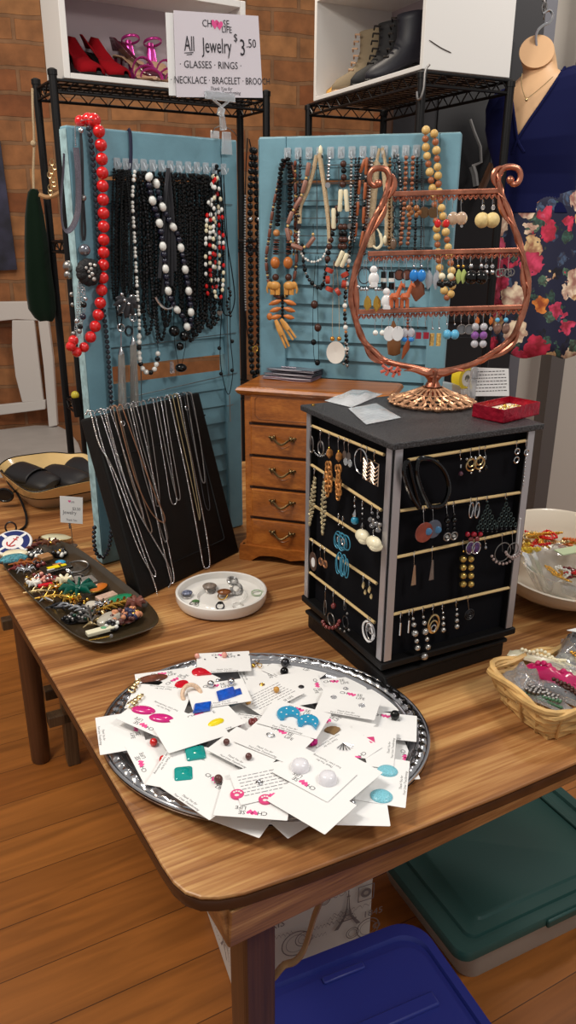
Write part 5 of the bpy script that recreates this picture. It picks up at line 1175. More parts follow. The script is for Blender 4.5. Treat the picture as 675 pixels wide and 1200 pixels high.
# brown leather drop
t, pth = RN('brown leather leaf pendant seen through the lower part of the copper stand', [(462, 340), (462, 362), (461, 378)], None, off=.008, cr=.0008)
a, b = SR(461, 376, .010), SR(462, 417, .010); MB().tube([a, a.lerp(b, .3), a.lerp(b, .65), a.lerp(b, .95), b], [.002, .009, .0135, .012, .003], 8, flat=.2).build('leaf_pendant', M('brown_leather', (120, 78, 44), .6), t)
t, pth = RN('rust coloured drop pendant on beads beside the brown leather leaf', [(477, 345), (478, 372), (477, 400)], [(.0024, 0)], [RWOOD], .008)
MB().tube([SR(480, 396, .01), SR(476, 408, .01), SR(471, 421, .01)], [.002, .0068, .001], 7, flat=.4).build('drop_pendant', M('rust', (150, 78, 44), .5), t)

# ================================================================ chains on the black board
CH = [
 ('long silver ball chain hanging lowest at the left of the black board', [(107, 486), (116, 520), (130, 545), (145, 580), (159, 622), (170, 654), (181, 684), (185, 698), (190, 700), (196, 692), (201, 678), (196, 660), (180, 632), (163, 602), (148, 568), (135, 530), (122, 484)], SILVER, .0016, .003),
 ('silver ball chain with a small loop end second from the left on the black board', [(111, 486), (121, 525), (135, 565), (150, 610), (163, 645), (175, 668), (181, 676), (182, 670), (175, 655), (160, 612), (145, 570), (131, 525), (118, 485)], SILVER, .0013, .005),
 ('brown-grey fine chain bundle left of centre on the black board', [(133, 481), (142, 520), (153, 560), (166, 600), (174, 622), (178, 621), (172, 600), (160, 560), (149, 520), (139, 480)], M('antique_chain', (150, 132, 118), .35, metal=.8), .0013, .004),
 ('copper tinted chain with a ring clasp left of centre on the black board', [(137, 480), (147, 520), (160, 565), (177, 600), (190, 612), (193, 606), (184, 585), (168, 545), (155, 510), (144, 479)], M('copper_chain', (160, 118, 92), .35, metal=.8), .0012, .007),
 ('silver box chain near the middle left of the black board', [(149, 478), (160, 520), (170, 560), (182, 600), (192, 632), (195, 634), (196, 626), (187, 590), (175, 550), (165, 515), (156, 477)], STEEL, .0013, .004),
 ('long silver bead chain reaching the lower middle of the black board', [(153, 477), (163, 520), (175, 565), (184, 610), (193, 650), (199, 676), (202, 684), (204, 676), (199, 650), (190, 605), (180, 560), (170, 515), (160, 476)], SILVER, .0014, .006),
 ('short silver rope chain at the middle of the black board', [(166, 475), (172, 510), (178, 550), (182, 585), (184, 593), (187, 590), (186, 570), (182, 540), (177, 505), (171, 474)], STEEL, .0011, .004),
 ('silver curb chain right of the middle ending in a narrow loop on the black board', [(180, 471), (187, 510), (194, 550), (199, 582), (203, 591), (207, 586), (203, 560), (197, 520), (189, 470)], SILVER, .0012, .004),
 ('fine silver chain doubled beside the narrow looped curb chain', [(184, 471), (191, 510), (199, 550), (206, 580), (209, 586), (211, 580), (205, 545), (199, 510), (193, 469)], STEEL, .0011, .006),
 ('longest ball chain at the right of the black board', [(199, 468), (207, 505), (216, 545), (224, 585), (232, 628), (238, 661), (242, 666), (246, 659), (241, 622), (233, 580), (225, 540), (217, 500), (211, 466)], SILVER, .0017, .004),
 ('brass toned chain with a bar clasp at the right of the black board', [(203, 467), (212, 510), (221, 550), (228, 582), (233, 606), (234, 609), (234, 600), (229, 570), (222, 530), (214, 495), (208, 466)], M('brass_chain', (168, 150, 116), .35, metal=.85), .0012, .007),
 ('thin dark silver chain nearest the right edge of the black board', [(216, 465), (224, 505), (232, 545), (239, 585), (243, 597), (246, 594), (243, 570), (237, 530), (230, 495), (223, 464)], DKMET, .0012, .004),
 ('short grey chain with a ring at the top right of the black board', [(219, 464), (224, 495), (230, 530), (236, 560), (239, 566), (240, 560), (236, 525), (230, 490), (225, 464)], STEEL, .001, .008),
 ('slim silver snake chain between the left ball chain and the copper chain', [(125, 484), (134, 520), (146, 560), (157, 590), (165, 606), (168, 604), (161, 580), (150, 545), (139, 510), (130, 483)], SILVER, .001, .008),
]
for k, (lb, px, mt, r, of) in enumerate(CH):
    pth = path3(onE, px, of, 8); A, B = pth[0], pth[-1]; back = -enr * .016
    pth = [A + back + eup * .002, A + back * .4 + eup * .009, A + eup * .006] + pth + [B + eup * .006, B + back * .4 + eup * .009, B + back + eup * .002]
    low = min(pth, key=lambda p: p.z); t = thing('chain_necklace', lb, 'necklace', low, 'chains draped on the black board')
    g = MB(); beads(g, pth, [(r * (1.25 if k % 3 == 0 else 1.05), 0, 1.0 if k % 3 == 0 else 1.3)], 1.06 if k % 3 == 0 else 1.0, 6)
    g.build('chain', mt, t)
    if 'ring' in lb or 'clasp' in lb:
        c = onE(144 if k < 6 else 219, 496 if k < 6 else 478, of + .003); g = MB(); g.tube([c + ed * .004 * math.cos(a) + eup * .0045 * math.sin(a) for a in [2 * PI * i / 14 for i in range(14)]], .0008, 5, closed=True); g.build('clasp', SILVER, t)
# ================================================================ hanging earrings
UPV = Vector((0, 0, 1))
def piece(g, kind, c, D, N, s, a=1.0, b=1.0):
    Rm = Matrix((D, N, UPV)).transposed(); Rf = Matrix((D, UPV, -N)).transposed() if False else Matrix((D, UPV.cross(D) * 0 + UPV, D.cross(UPV))).transposed()
    if kind == 'ball': g.sph(c, s, 12, 9, (1, 1, a))
    elif kind == 'oval': g.sph(c, s, 12, 9, (1, .55, a), Rm)
    elif kind == 'disc': g.lathe([(0, -.0007), (s * .96, -.0007), (s, 0), (s * .96, .0007), (0, .0007)], c, 22, Rf, sx=1, sy=a)
    elif kind == 'ring': g.tube([c + D * s * math.cos(t) + UPV * s * a * math.sin(t) for t in [2 * PI * i / 28 for i in range(28)]], .0008 * b, 6, closed=True)
    elif kind == 'cube': g.box(c, (s * 2, s * 2, s * 2 * a), Rm)
    elif kind == 'tube': g.tube([c + UPV * s * a, c - UPV * s * a], s, 8)
    elif kind == 'leaf': g.tube([c + UPV * s * a, c + UPV * s * a * .4 + D * s * .15, c - UPV * s * a * .3 + D * s * .2, c - UPV * s * a], [s * .2, s * .9, s, s * .12], 8, flat=.28)
    elif kind == 'tri': g.prism([(-s * .18, s * a), (s * .18, s * a), (s * .55, -s * a), (-s * .55, -s * a)], -.0006, .0006, lambda x, y, z: c + D * x + UPV * y + N * z)
    elif kind == 'drop': g.lathe([(0, s * 1.7), (s * .3, s), (s * .85, 0), (s, -s * .5), (s * .7, -s * 1.1), (0, -s * 1.3)], c, 12)
    return g
def earring(label, P, D, N, x, y, comps, off=.004, grp=None, hook=SILVER, hh=5.0):
    """x,y = pixel of the top of the wire on the bar; comps = [(kind, dx, dy, size, mat, a, b)] in pixels below it"""
    t = thing('earring', label, 'earring', P(x, y + comps[-1][2], off), grp)
    hp = [P(x - .8, y + hh, off + .001), P(x - .6, y, off + .0015), P(x, y - 1.6, off - .001), P(x + .6, y, off - .0045), P(x + .9, y + hh * .6, off - .006)]
    MB().tube(smoothpath(hp, 4), .00045, 5).build('ear_hook', hook, t)
    names = {'ball': 'bead', 'oval': 'oval_bead', 'disc': 'disc', 'ring': 'hoop', 'cube': 'cube_bead', 'tube': 'tube_bead', 'leaf': 'leaf_drop', 'tri': 'drop', 'drop': 'drop_bead'}
    py = y + hh; px_ = x - .8
    MB().cyl(P(x - .8, y + hh, off + .001), P(x + comps[0][1], y + comps[0][2], off), .0004, seg=4).build('link', hook, t)
    for ci, cpt in enumerate(comps):
        k, dx, dy, s, mt = cpt[:5]; a = cpt[5] if len(cpt) > 5 else 1; b = cpt[6] if len(cpt) > 6 else 1
        piece(MB(), k, P(x + dx, y + dy, off + (.0011 * ci if k in ('disc', 'ring') else 0)), D, N, s, a, b).build(names[k], mt, t)
    return t
def pair(desc, where, P, D, N, xy, comps, off=.004, grp=None, **k):
    for i, (x, y) in enumerate(xy): earring(('left' if i == 0 else 'right') + ' earring of the ' + desc + ' pair ' + where, P, D, N, x, y, comps, off + (.0015 if i else 0), grp, **k)
DX = Vector((1, 0, 0)); NX = Vector((0, -1, 0)); GT = 'earrings on the copper stand'
TB_, TM_, TBt = 'on the top bar', 'on the middle bar', 'on the bottom bar'
def tr(desc, where, xs, y, comps, off=.010, **k): pair(desc, where, onT, DX, NX, [(x, y) for x in xs], comps, off, GT, **k)
BRZD = M('bronze_coin', (112, 84, 58), .4, metal=.7); AMBG = M('amber_glass', (150, 92, 44), .12, coat=.5); CRYG = M('peach_crystal', (222, 190, 160), .08, trans=.4, coat=.4)
TURQ = M('turquoise', (96, 178, 216), .3, coat=.3); BLUB = M('bright_blue_bead', (40, 132, 214), .2, coat=.4); REDC = M('ruby_bead', (156, 12, 38), .15, coat=.5)
GIR = M('orange_clay', (196, 100, 58), .5); PURP = M('purple_crystal', (156, 96, 178), .1, trans=.3, coat=.4); ICE = M('ice_crystal', (224, 222, 228), .08, trans=.45, coat=.4)
CRM = M('cream_ball', (226, 200, 138), .45, bump=.3, bscale=200); WHT = M('white_enamel', (232, 230, 230), .25, coat=.3); LIME = M('lime_bead', (176, 190, 110), .3)
tr('amber bead cluster', TB_, (480, 489), 235, [('ball', -1, 9, .0045, AMBG), ('ball', 2, 14, .004, AMBG), ('ball', -1, 17, .0036, AMBG)])
tr('bronze coin', TB_, (497, 508), 236, [('disc', 0, 13, .0078, BRZD)])
tr('small red drop', TB_, (513, 523), 236, [('oval', 0, 26, .0048, RED, 1.25)], off=.012)
tr('peach crystal flower', TB_, (531, 541), 235, [('oval', 0, 21, .0085, CRYG, 1.1), ('ball', 0, 30, .002, CRYSTAL)])
tr('big cream ball', TB_, (566, 578), 235, [('ball', 0, 8, .0028, CRYSTAL, 1.4), ('ball', -1, 23, .0110, CRM)])
tr('silver bead chandelier', TM_, (427, 444), 306, [('ring', 0, 17, .009, DKMET, 1.3)] + [('ball', -7 + 3.5 * k, 30 + (3 if k in (1, 2, 3) else 0), .0026, SILVER) for k in range(5)], off=.006)
for i, (x, y, dy) in enumerate(((438, 304, 20), (453, 306, 44))):
    earring(('upper' if i == 0 else 'lower') + ' white carved figure earring at the left of the middle bar', onT, DX, NX, x, y, [('oval', 0, dy - 8, .0056, WHT, 1.0), ('oval', 0, dy + 3, .0082, WHT, 1.25), ('cube', 0, dy + 10, .0052, WHT, .5)], .018, GT)
tr('black and white tube', TM_, (450, 459), 305, [('tube', 0, 17, .0046, JET, 1.0), ('tube', 0, 23, .0048, PEARL, .55), ('tube', 0, 30, .0046, JET, 1.0)], off=.009)
tr('gold leaf drop', TM_, (430, 441), 306, [('leaf', 0, 50, .006, GOLD, 2.0)], off=.003)
tr('dark ring disc', TM_, (468, 477), 304, [('disc', 0, 18, .007, M('rust_disc', (120, 72, 56), .4)), ('ring', 0, 18, .0075, DKMET)], off=.005)
for i, (x, sg) in enumerate(((462, 1), (474, 1))):
    t = thing('earring', ('left' if i == 0 else 'right') + ' orange giraffe earring of the pair on the middle bar', 'earring', onT(x, 365, .02), GT)
    MB().tube(smoothpath([onT(x - .8, 310, .02), onT(x, 303, .02), onT(x + 1, 308, .014)], 4), .0005, 5).build('ear_hook', SILVER, t)
    g = MB(); q = lambda dx, dy: onT(x + dx * .75, 347 + dy * .8, .022)
    g.tube([q(-6, 3), q(-3, 1), q(2, 1), q(5, 3)], [.003, .0055, .0055, .004], 8); g.tube([q(4, 1), q(7, -7), q(11, -16)], [.0045, .003, .0026], 8); g.tube([q(9, -17), q(13, -16), q(16, -13)], [.002, .0032, .0018], 7)
    for dx in (-5, -3, 3, 5): g.tube([q(dx, 4), q(dx * 1.05, 17)], [.0024, .0017], 6)
    g.tube([q(11, -18), q(11, -22)], .0011, 5); g.build('giraffe_body', GIR, t)
    MB().cyl(q(0, -34), q(1, -2), .0005, seg=4).build('link', SILVER, t)
tr('bright blue oval', TM_, (485, 494), 304, [('ball', 0, 8, .002, SILVER), ('oval', 0, 19, .0066, BLUB, 1.35)], off=.012)
earring('brown leather leaf earring behind the giraffes on the middle bar', onT, DX, NX, 488, 304, [('leaf', 0, 36, .011, M('brown_leaf', (128, 74, 50), .5), 1.5)], .004, GT)
tr('clear grey feather', TM_, (502, 511), 304, [('leaf', 0, 24, .0058, M('grey_feather', (186, 190, 198), .2, trans=.3), 2.4)], off=.010)
tr('black bead cluster', TM_, (518, 528), 304, [('ball', 0, 20, .0052, BEIGE), ('ball', -3, 28, .0046, JET), ('ball', 3, 28, .0046, JET), ('ball', 0, 30, .0044, JET)], off=.012)
tr('lime green slip', TM_, (537, 543), 302, [('ball', 0, 10, .0022, GOLD), ('leaf', 0, 22, .0048, LIME, 2.2)], off=.010)
tr('black ball with silver cap', TM_, (552, 564), 302, [('ball', 0, 10, .003, SILVER, 1.3), ('ball', 0, 23, .0102, JET)], off=.012)
tr('small silver crystal', TM_, (570, 577), 302, [('ball', 0, 10, .003, CRYSTAL), ('ball', 0, 17, .0034, SILVER)], off=.008)
tr('silver swirl heart', TM_, (587, 597), 300, [('ring', -2, 20, .0052, STEEL, 1.1, 1.3), ('ring', 2, 19, .0046, STEEL, 1.1, 1.3), ('ring', 0, 17, .0022, STEEL, 1, 1.2)], off=.010)
tr('little pearl', TBt, (440, 448), 374, [('ball', 0, 16, .0042, PEARL)], off=.008)
tr('white oval disc', TBt, (456, 466), 373, [('disc', 0, 18, .0088, WHT, 1.3)], off=.012)
tr('clear and blue crystal', TBt, (474, 482), 373, [('oval', 0, 17, .0056, ICE, 1.3), ('oval', 0, 25, .0046, BLUB, .8)], off=.010)
tr('ruby red cube', TBt, (490, 499), 372, [('ball', 0, 12, .0016, JET), ('cube', 0, 21, .0042, REDC, 1.15)], off=.010)
tr('gold printed tube', TBt, (507, 515), 371, [('ball', 0, 14, .002, SILVER), ('tube', -1, 27, .0036, M('gold_tube', (206, 166, 92), .35, var=.5, vscale=300), 2.6)], off=.010)
tr('turquoise ball', TBt, (524, 533), 370, [('ball', 0, 10, .0016, SILVER), ('ball', 0, 22, .0068, TURQ, 1.1)], off=.010)
tr('smoky grey disc', TBt, (541, 550), 370, [('disc', 0, 16, .0068, M('smoky_disc', (128, 128, 132), .2, trans=.3), 1.1), ('ring', 0, 16, .007, STEEL)], off=.010)
tr('clear and purple crystal', TBt, (557, 567), 369, [('ball', 0, 14, .0058, ICE), ('ball', -.5, 24, .0062, PURP), ('ball', -1, 34, .0058, ICE)], off=.012)
tr('orange ribbon and crystal', TBt, (559, 575), 368, [('leaf', 0, 8, .0034, M('orange_bead', (206, 110, 48), .4), 1.8), ('ball', 0, 17, .003, CRYSTAL)], off=.003)
tr('multicoloured shell drop', TBt, (583, 593), 367, [('ball', 0, 8, .0036, TURQ), ('oval', 0, 18, .006, M('brown_shell', (128, 96, 84), .3, var=.5, vscale=200), 1.4)], off=.008)
# coral coloured twig hanging low at the left of the stand
t = thing('earring', 'coral coloured twig earring hanging below the left curve of the copper stand', 'earring', onT(458, 440, .01), GT)
for k, q in enumerate(([(448, 428), (455, 433), (463, 436), (470, 433)], [(452, 440), (456, 434), (460, 430)], [(460, 442), (463, 436), (467, 430)], [(446, 436), (452, 434)], [(468, 440), (467, 434)])):
    MB().tube(smoothpath([onT(x, y, .013) for x, y in q], 4), .0024, 6).build('twig', M('coral', (198, 96, 78), .45), t)

# ---- left face of the tower (D runs from back-left to the front corner)
DL, NL = -tl, -td; GTL = 'earrings on the left face of the tower'; GTR = 'earrings on the right face of the tower'
def tl_(label, x, y, comps, off=.006, **k): return earring(label, onL, DL, NL, x, y, comps, off, GTL, **k)
LEO = M('leopard_metal', (196, 134, 74), .35, metal=.4, var=.6, vscale=180); PGC = M('pale_gold_links', (206, 192, 156), .3, metal=.9, bump=1, bscale=700)
tl_('thin silver hoop earring at the far left of the top rod on the left face', 365, 500, [('ring', 0, 21, .0060, STEEL, 2.2, 1.2)])
t = tl_('silver hoop earring with tiny beads second from left on the top rod', 376, 505, [('ring', 0, 20, .0088, STEEL, 1.2, 1.6)])
for a in range(200, 345, 16): MB().sph(onL(376 + 8.2 * math.cos(math.radians(a)), 525 - 9.5 * math.sin(math.radians(a)) , .008), .0015, 6, 5).build('bead', SILVER, t)
for i, x in enumerate((386, 397)):
    t = tl_(('left' if i == 0 else 'right') + ' leopard patterned chain drop earring of the pair on the top rod', x, 509 + i * 4, [('leaf', 0, 22, .0052, LEO, 1.6), ('ball', 0, 16, .0022, GOLD)], off=.010)
    rn = random.Random(i)
    for k in range(13):
        yy = 545 + i * 4 + (k % 7) * 5.5; xx = x - (3 if k < 7 else -1) * (1 if i == 0 else .4) + rn.uniform(-1, 1)
        piece(MB(), 'ring', onL(xx, yy, .012 + .002 * (k % 2)), DL, NL, .0042, 1.2, 2.0).build('oval_link', LEO, t)
for i, x in enumerate((404, 409)): tl_(('left' if i == 0 else 'right') + ' small silver coin earring of the pair on the top rod', x, 515 + i * 2, [('disc', 0, 18, .0056, STEEL, 1.1), ('disc', 1, 26, .0052, CLEAR, 1.1)], off=.006)
tl_('big thin silver hoop earring right of the coin pair on the top rod', 424, 521, [('ring', -1, 20, .0172, SILVER, 1.05, 1.2)], off=.012, hh=2)
for i, (x, y) in enumerate(((430, 525), (439, 530))):
    t = tl_(('left' if i == 0 else 'right') + ' square chevron cutout earring of the pair on the top rod', x, y, [('ball', 0, 10, .0012, PALEGOLD)], off=.010 + .004 * i)
    cc = onL(x, y + 25, .012 + .004 * i); g = MB(); w, h = .0092, .0155; Fq = lambda u, v: cc + DL * u + UPV * v
    g.tube([Fq(-w, h), Fq(w, h), Fq(w, -h), Fq(-w, -h)], .0008, 4, closed=True)
    for v in (.6, .25, -.1, -.45, -.8): g.tube([Fq(-w, h * v + .004), Fq(0, h * v - .003), Fq(w, h * v + .004)], .0010, 4)
    g.build('chevron_frame', M('rose_gold', (226, 196, 170), .3, metal=.9), t)
for i, (x, y, L) in enumerate(((369, 550, 36), (380, 555, 42))):
    t = tl_(('left' if i == 0 else 'right') + ' long champagne chain mail drop earring of the pair on the second rod', x, y, [('ball', 0, 12, .0016, PALEGOLD)], off=.012)
    a, b = onL(x, y + 13, .014), onL(x - 6 + 4 * i, y + 13 + L + 16, .012); g = MB()
    for j in range(12):
        f = j / 11; c = a.lerp(b, f); w = .0009 + .0062 * math.sin(PI * min(1, f * .85 + .05)) * (1 if f < .9 else .6)
        for q in range(-2, 3): g.sph(c + DL * w * q * .5 + UPV * .0018 * abs(q), .0019, 6, 4, (1, .7, 1.3))
    g.build('chain_mail', PGC, t)
t = tl_('teal blue glass bead drop earring with silver cap on the second rod', 416, 583, [('ball', 0, 10, .0022, SILVER), ('drop', 0, 19, .0042, SILVER), ('ball', 0, 27, .0062, M('teal_bead', (44, 142, 176), .15, coat=.5))], off=.008)
tl_('slim dark silver chain drop earring right of the teal bead', 425, 588, [('ball', 0, 8, .0018, SILVER), ('ball', 0, 14, .0018, SILVER), ('ball', 0, 20, .002, DKMET), ('leaf', 0, 31, .0046, DKMET, 2.0)], off=.008)
for i, (x, y) in enumerate(((436, 593), (443, 598))): tl_(('left' if i == 0 else 'right') + ' crystal cluster earring of the pair above the cream nuggets', x, y, [('ball', 0, 8, .002, CRYSTAL), ('ball', -2, 16, .0036, CRYSTAL), ('ball', 2, 17, .0036, STEEL), ('ball', 0, 23, .0040, CRYSTAL)], off=.008)
CRN = M('cream_nugget', (238, 228, 196), .3, coat=.3)
for i, (x, y) in enumerate(((425, 614), (438, 622))):
    t = tl_(('left' if i == 0 else 'right') + ' big cream stone nugget earring of the pair on the third rod', x, y, [('ball', 0, 6, .0014, SILVER)], off=.016, hh=3)
    c = onL(x, y + 14, .016); MB().sph(c, .0118, 14, 10, (1.2, .8, .8), Matrix((DL, NL, UPV)).transposed()).sph(c + DL * .006 - UPV * .004, .0082, 12, 9, (1.2, .9, .8)).build('nugget', CRN, t)
BLW = M('teal_wire', (72, 152, 182), .35, metal=.3)
for i, (x, y) in enumerate(((397, 603), (402, 606))):
    t = tl_(('left' if i == 0 else 'right') + ' tangled teal wire hoop earring of the pair on the third rod', x, y, [('ball', 0, 12, .0014, SILVER)], off=.010 + .005 * i)
    for k, (dx, dy, r, a) in enumerate(((0, 29, .0112, 1.1), (4, 30, .0106, 1.05), (-2, 31, .0092, 1.2), (-1, 58, .0066, 2.4), (4, 60, .0062, 2.5), (1, 56, .0082, 2.0))):
        piece(MB(), 'ring', onL(x + dx, y + dy, .012 + .005 * i + .002 * (k % 3)), DL, NL, r, a, 1.1).build('wire_loop', BLW, t)
    piece(MB(), 'ring', onL(x, y + 29, .016 + .005 * i), DL, NL, .0042, 1.2, 1.2).build('inner_loop', SILVER, t)
tl_('brown wooden disc earring with a white centre on the fourth rod', 367, 634, [('disc', 0, 24, .0125, M('brown_wood_disc', (74, 46, 32), .4), 1.35), ('disc', 0, 25, .0062, WHT, 1.35)], off=.007)
MBc = M('bronze_ring', (168, 116, 80), .3, metal=.6)
for i, (x, y) in enumerate(((376, 640), (381, 643))): tl_(('left' if i == 0 else 'right') + ' brown and gold ring earring of the pair on the fourth rod', x, y, [('ring', 0, 18, .0052, MBc, 1, 2.2), ('disc', 0, 18, .0036, DWOOD, 1)], off=.008 + .005 * i)
for i, (x, y) in enumerate(((426, 676), (433, 681))): tl_(('left' if i == 0 else 'right') + ' small gold feather earring of the pair on the fourth rod', x, y, [('leaf', 0, 10, .003, PALEGOLD, 2.0), ('leaf', 2, 18, .0025, PALEGOLD, 1.8)], off=.008)
t = tl_('silver hoop earring of red-brown beads on the bottom rod', 391, 694, [('ball', 0, 16, .0045, GEM, 1.1), ('ring', -3, 32, .0105, STEEL, 1.0, 1.1)], off=.010)
for a in range(195, 350, 22): MB().sph(onL(388 + 10 * math.cos(math.radians(a)), 726 - 10 * math.sin(math.radians(a)), .014), .0034, 8, 6).build('bead', GEM if a % 44 else SILVER, t)
tl_('thin grey wire earring left of the red-brown bead hoop', 382, 688, [('ring', -1, 24, .0042, STEEL, 3.2, .8)], off=.006)
t = tl_('dark silver ring earring with little beads in the middle of the bottom rod', 404, 703, [('ring', 0, 8, .0036, DKMET, 1.6), ('ring', 1, 26, .0082, DKMET, 1.2, 1.3)], off=.010)
for dx, dy in ((-5, 34), (0, 37), (5, 35), (3, 16)): MB().sph(onL(404 + dx, 703 + dy, .013), .0022, 7, 5).build('bead', STEEL, t)
t = tl_('large white wire hoop earring by the front corner of the tower', 432, 724, [('ring', -1, 16, .0135, WHT, 1.15, 2.0)], off=.012, hh=2)
tl_('thin silver hoop earring inside the white wire hoop', 434, 726, [('ring', 0, 14, .0115, SILVER, 1.2, 1.0), ('ring', 1, 13, .0052, STEEL, 1.1)], off=.018, hh=2)
# ---- right face
DR, NR_ = td, -tl
def tr_(label, x, y, comps, off=.006, **k): return earring(label, onR, DR, NR_, x, y, comps, off, GTR, **k)
for i, (x0, x1) in enumerate(((474, 492), (493, 512))):
    t = thing('earring', ('left' if i == 0 else 'right') + ' huge black sequin hoop earring of the pair on the top rod', 'earring', onR(x0 + 15, 596, .01), GTR)
    q = [(x0 + 3, 541), (x0 - .5, 552), (x0 + 3, 568), (x0 + 10, 585), (x0 + 18, 595)] if i == 0 else [(x0 - 3, 541), (x0 - 4, 555), (x0 + 1, 573), (x0 + 8, 588), (x0 + 12, 594)]
    q2 = [(x0 + 18, 595), (x0 + 30, 592), (x0 + 35, 578), (x0 + 31, 556), (x0 + 22, 541), (x0 + 12, 537), (x0 + 3, 541)] if i == 0 else [(x0 + 12, 594), (x0 + 26, 591), (x0 + 33, 573), (x0 + 28, 553), (x0 + 16, 540), (x0 + 3, 537), (x0 - 3, 541)]
    if i == 0: q2 = [(x0 + 18, 595), (x0 + 14, 580), (x0 + 9, 560), (x0 + 6, 545), (x0 + 3, 541)]
    pp = smoothpath([onR(x, y, .012 + .004 * i) for x, y in q + q2[1:-1]], 5, closed=True)
    MB().tube(pp, .0034, 8, closed=True).build('hoop', JET, t); g = MB(); beads(g, [p + NR_ * .0030 for p in pp[::1]], [(.0013, 0)], 1.9, 6); g.build('sequin_edge', M('dark_sequin', (52, 52, 58), .15, metal=.7), t)
tr_('purple bead drop earring left of the crown pair on the top rod', 540, 529, [('ball', 0, 9, .0014, SILVER), ('tube', 0, 17, .0012, SILVER, 2), ('ball', 0, 26, .0034, M('plum_bead', (88, 52, 66), .2, coat=.4))])
for i, x in enumerate((552, 562)):
    t = tr_(('left' if i == 0 else 'right') + ' silver crown shaped earring of the pair on the top rod', x, 526 - i * 2, [('ring', 0, 19, .0086, PALEGOLD, .95, 1.6), ('ring', 0, 16, .0055, PALEGOLD, 1.1, 1.3), ('ball', 0, 28, .0018, SILVER)], off=.008 + .003 * i)
    for dx in (-5, 0, 5): MB().sph(onR(x + dx, 526 - i * 2 + 10 + abs(dx) * .4, .010), .0020, 7, 5).build('crown_bead', SILVER, t)
tr_('slim dark drop earring right of the crown pair on the top rod', 569, 524, [('tube', 0, 12, .0010, SILVER, 3), ('ball', 0, 24, .003, JET, 1.5)])
tr_('double silver ring earring at the right end of the top rod', 606, 518, [('ring', 0, 11, .0042, SILVER, 1, 1.4), ('ring', -1, 21, .0044, SILVER, 1, 1.5)])
tr_('silver ring earring with a long bead chain at the right end of the top rod', 617, 517, [('ring', 0, 13, .0042, SILVER, 1, 1.4)] + [('ball', -1.2 - .35 * k, 21 + k * 4.4, .0011, SILVER, 1.6) for k in range(8)], off=.008)
REDD = M('brick_red_disc', (134, 62, 50), .25, coat=.3, var=.3, vscale=60); GRYD = M('grey_blue_disc', (96, 102, 118), .3, metal=.4)
for i, (x, y) in enumerate(((497, 595), (508, 593))):
    t = tr_(('left' if i == 0 else 'right') + ' big round red and grey enamel disc earring of the pair on the second rod', x, y, [('disc', 0, 29 - i * 2, .0150 - .0012 * i, REDD if i == 0 else GRYD, 1)], off=.012 - .006 * i)
    c = onR(x + 5, y + 28, .0135 - .006 * i); MB().sph(c, .0055, 8, 6, (1, .25, 1)).build('blue_spot', M('blue_spot', (70, 120, 160), .3), t)
for i, x in enumerate((524, 532)): tr_(('left' if i == 0 else 'right') + ' black bead earring with a silver ring drop of the pair on the second rod', x, 590 - i, [('ball', 0, 14, .0022, JET), ('ball', 0, 20, .0042, JET), ('ball', 0, 25, .0022, DKMET), ('ball', 0, 30, .0026, JET), ('ring', 0, 39, .0056, STEEL, 1, 1.5), ('ball', 0, 39, .0026, PEARL)], off=.008)
for i, x in enumerate((552, 559)): tr_(('left' if i == 0 else 'right') + ' long silver stirrup earring with red and purple stones on the second rod', x, 584, [('ring', 0, 14, .0036, SILVER, 3.2, 1.6), ('ball', -4, 42, .0038, REDC), ('ball', 4, 42, .0036, REDC), ('oval', 0, 48, .0046, GEM, 1), ('oval', -1, 58, .0068, M('violet_stone', (84, 48, 104), .15, coat=.5), 1.2), ('ring', -1, 58, .0076, SILVER, 1.2, 1.2)], off=.010 + .003 * i)
GUN = M('dark_green_metal', (58, 72, 72), .35, metal=.7)
for i, (x, y) in enumerate(((571, 582), (593, 579))):
    t = tr_(('left' if i == 0 else 'right') + ' dark green chandelier earring of the pair on the second rod', x, y, [('ball', 0, 6, .0018, GUN)], off=.008)
    for r in range(5):
        for q in range(r + 1): piece(MB(), 'ring', onR(x + (q - r / 2) * 5.4, y + 12 + r * 6, .008), DR, NR_, .0026, 1.2, 1.1).build('chandelier_link', GUN, t)
    for q in range(5): MB().sph(onR(x + (q - 2) * 5.4, y + 41, .009), .0016, 6, 5).build('bead', DKMET, t)
for i, (x, y) in enumerate(((486, 647), (507, 641))): tr_(('left' if i == 0 else 'right') + ' slim silver wedge earring of the pair on the third rod', x, y, [('tri', -1, 27, .0078, SILVER if i == 0 else STEEL, 2.0)], off=.006)
GBD = M('gold_striped_bead', (190, 160, 92), .25, metal=.8)
for i, x in enumerate((543, 552)): tr_(('left' if i == 0 else 'right') + ' gold ball strand earring of the pair on the third rod', x, 634 - i * 2, [('ball', 0, 12, .0016, GOLD)] + [('ball', -.5, 21 + k * 9.8 + i * 2, .0055, GBD, .95) for k in range(4)], off=.008)
tr_('tiny crystal drop earring right of the gold ball strands', 569, 630, [('ball', 0, 7, .0014, SILVER), ('drop', 0, 11, .0022, CRYSTAL)])
for i, (x, y) in enumerate(((589, 627), (601, 624))):
    t = tr_(('left' if i == 0 else 'right') + ' silver hoop earring threaded with pink-grey beads on the third rod', x, y, [('ring', 0, 20, .0150 if i == 0 else .0105, STEEL, 1.0, 1.0)], off=.008 + .005 * i, hh=3)
    R_ = 13.5 if i == 0 else 9
    for a in range(200, 345, 18): MB().sph(onR(x + R_ * math.cos(math.radians(a)), y + 20 - R_ * 1.02 * math.sin(math.radians(a)), .010 + .005 * i), .0024, 7, 5).build('bead', M('pinkish_bead', (170, 150, 146), .25, metal=.3), t)
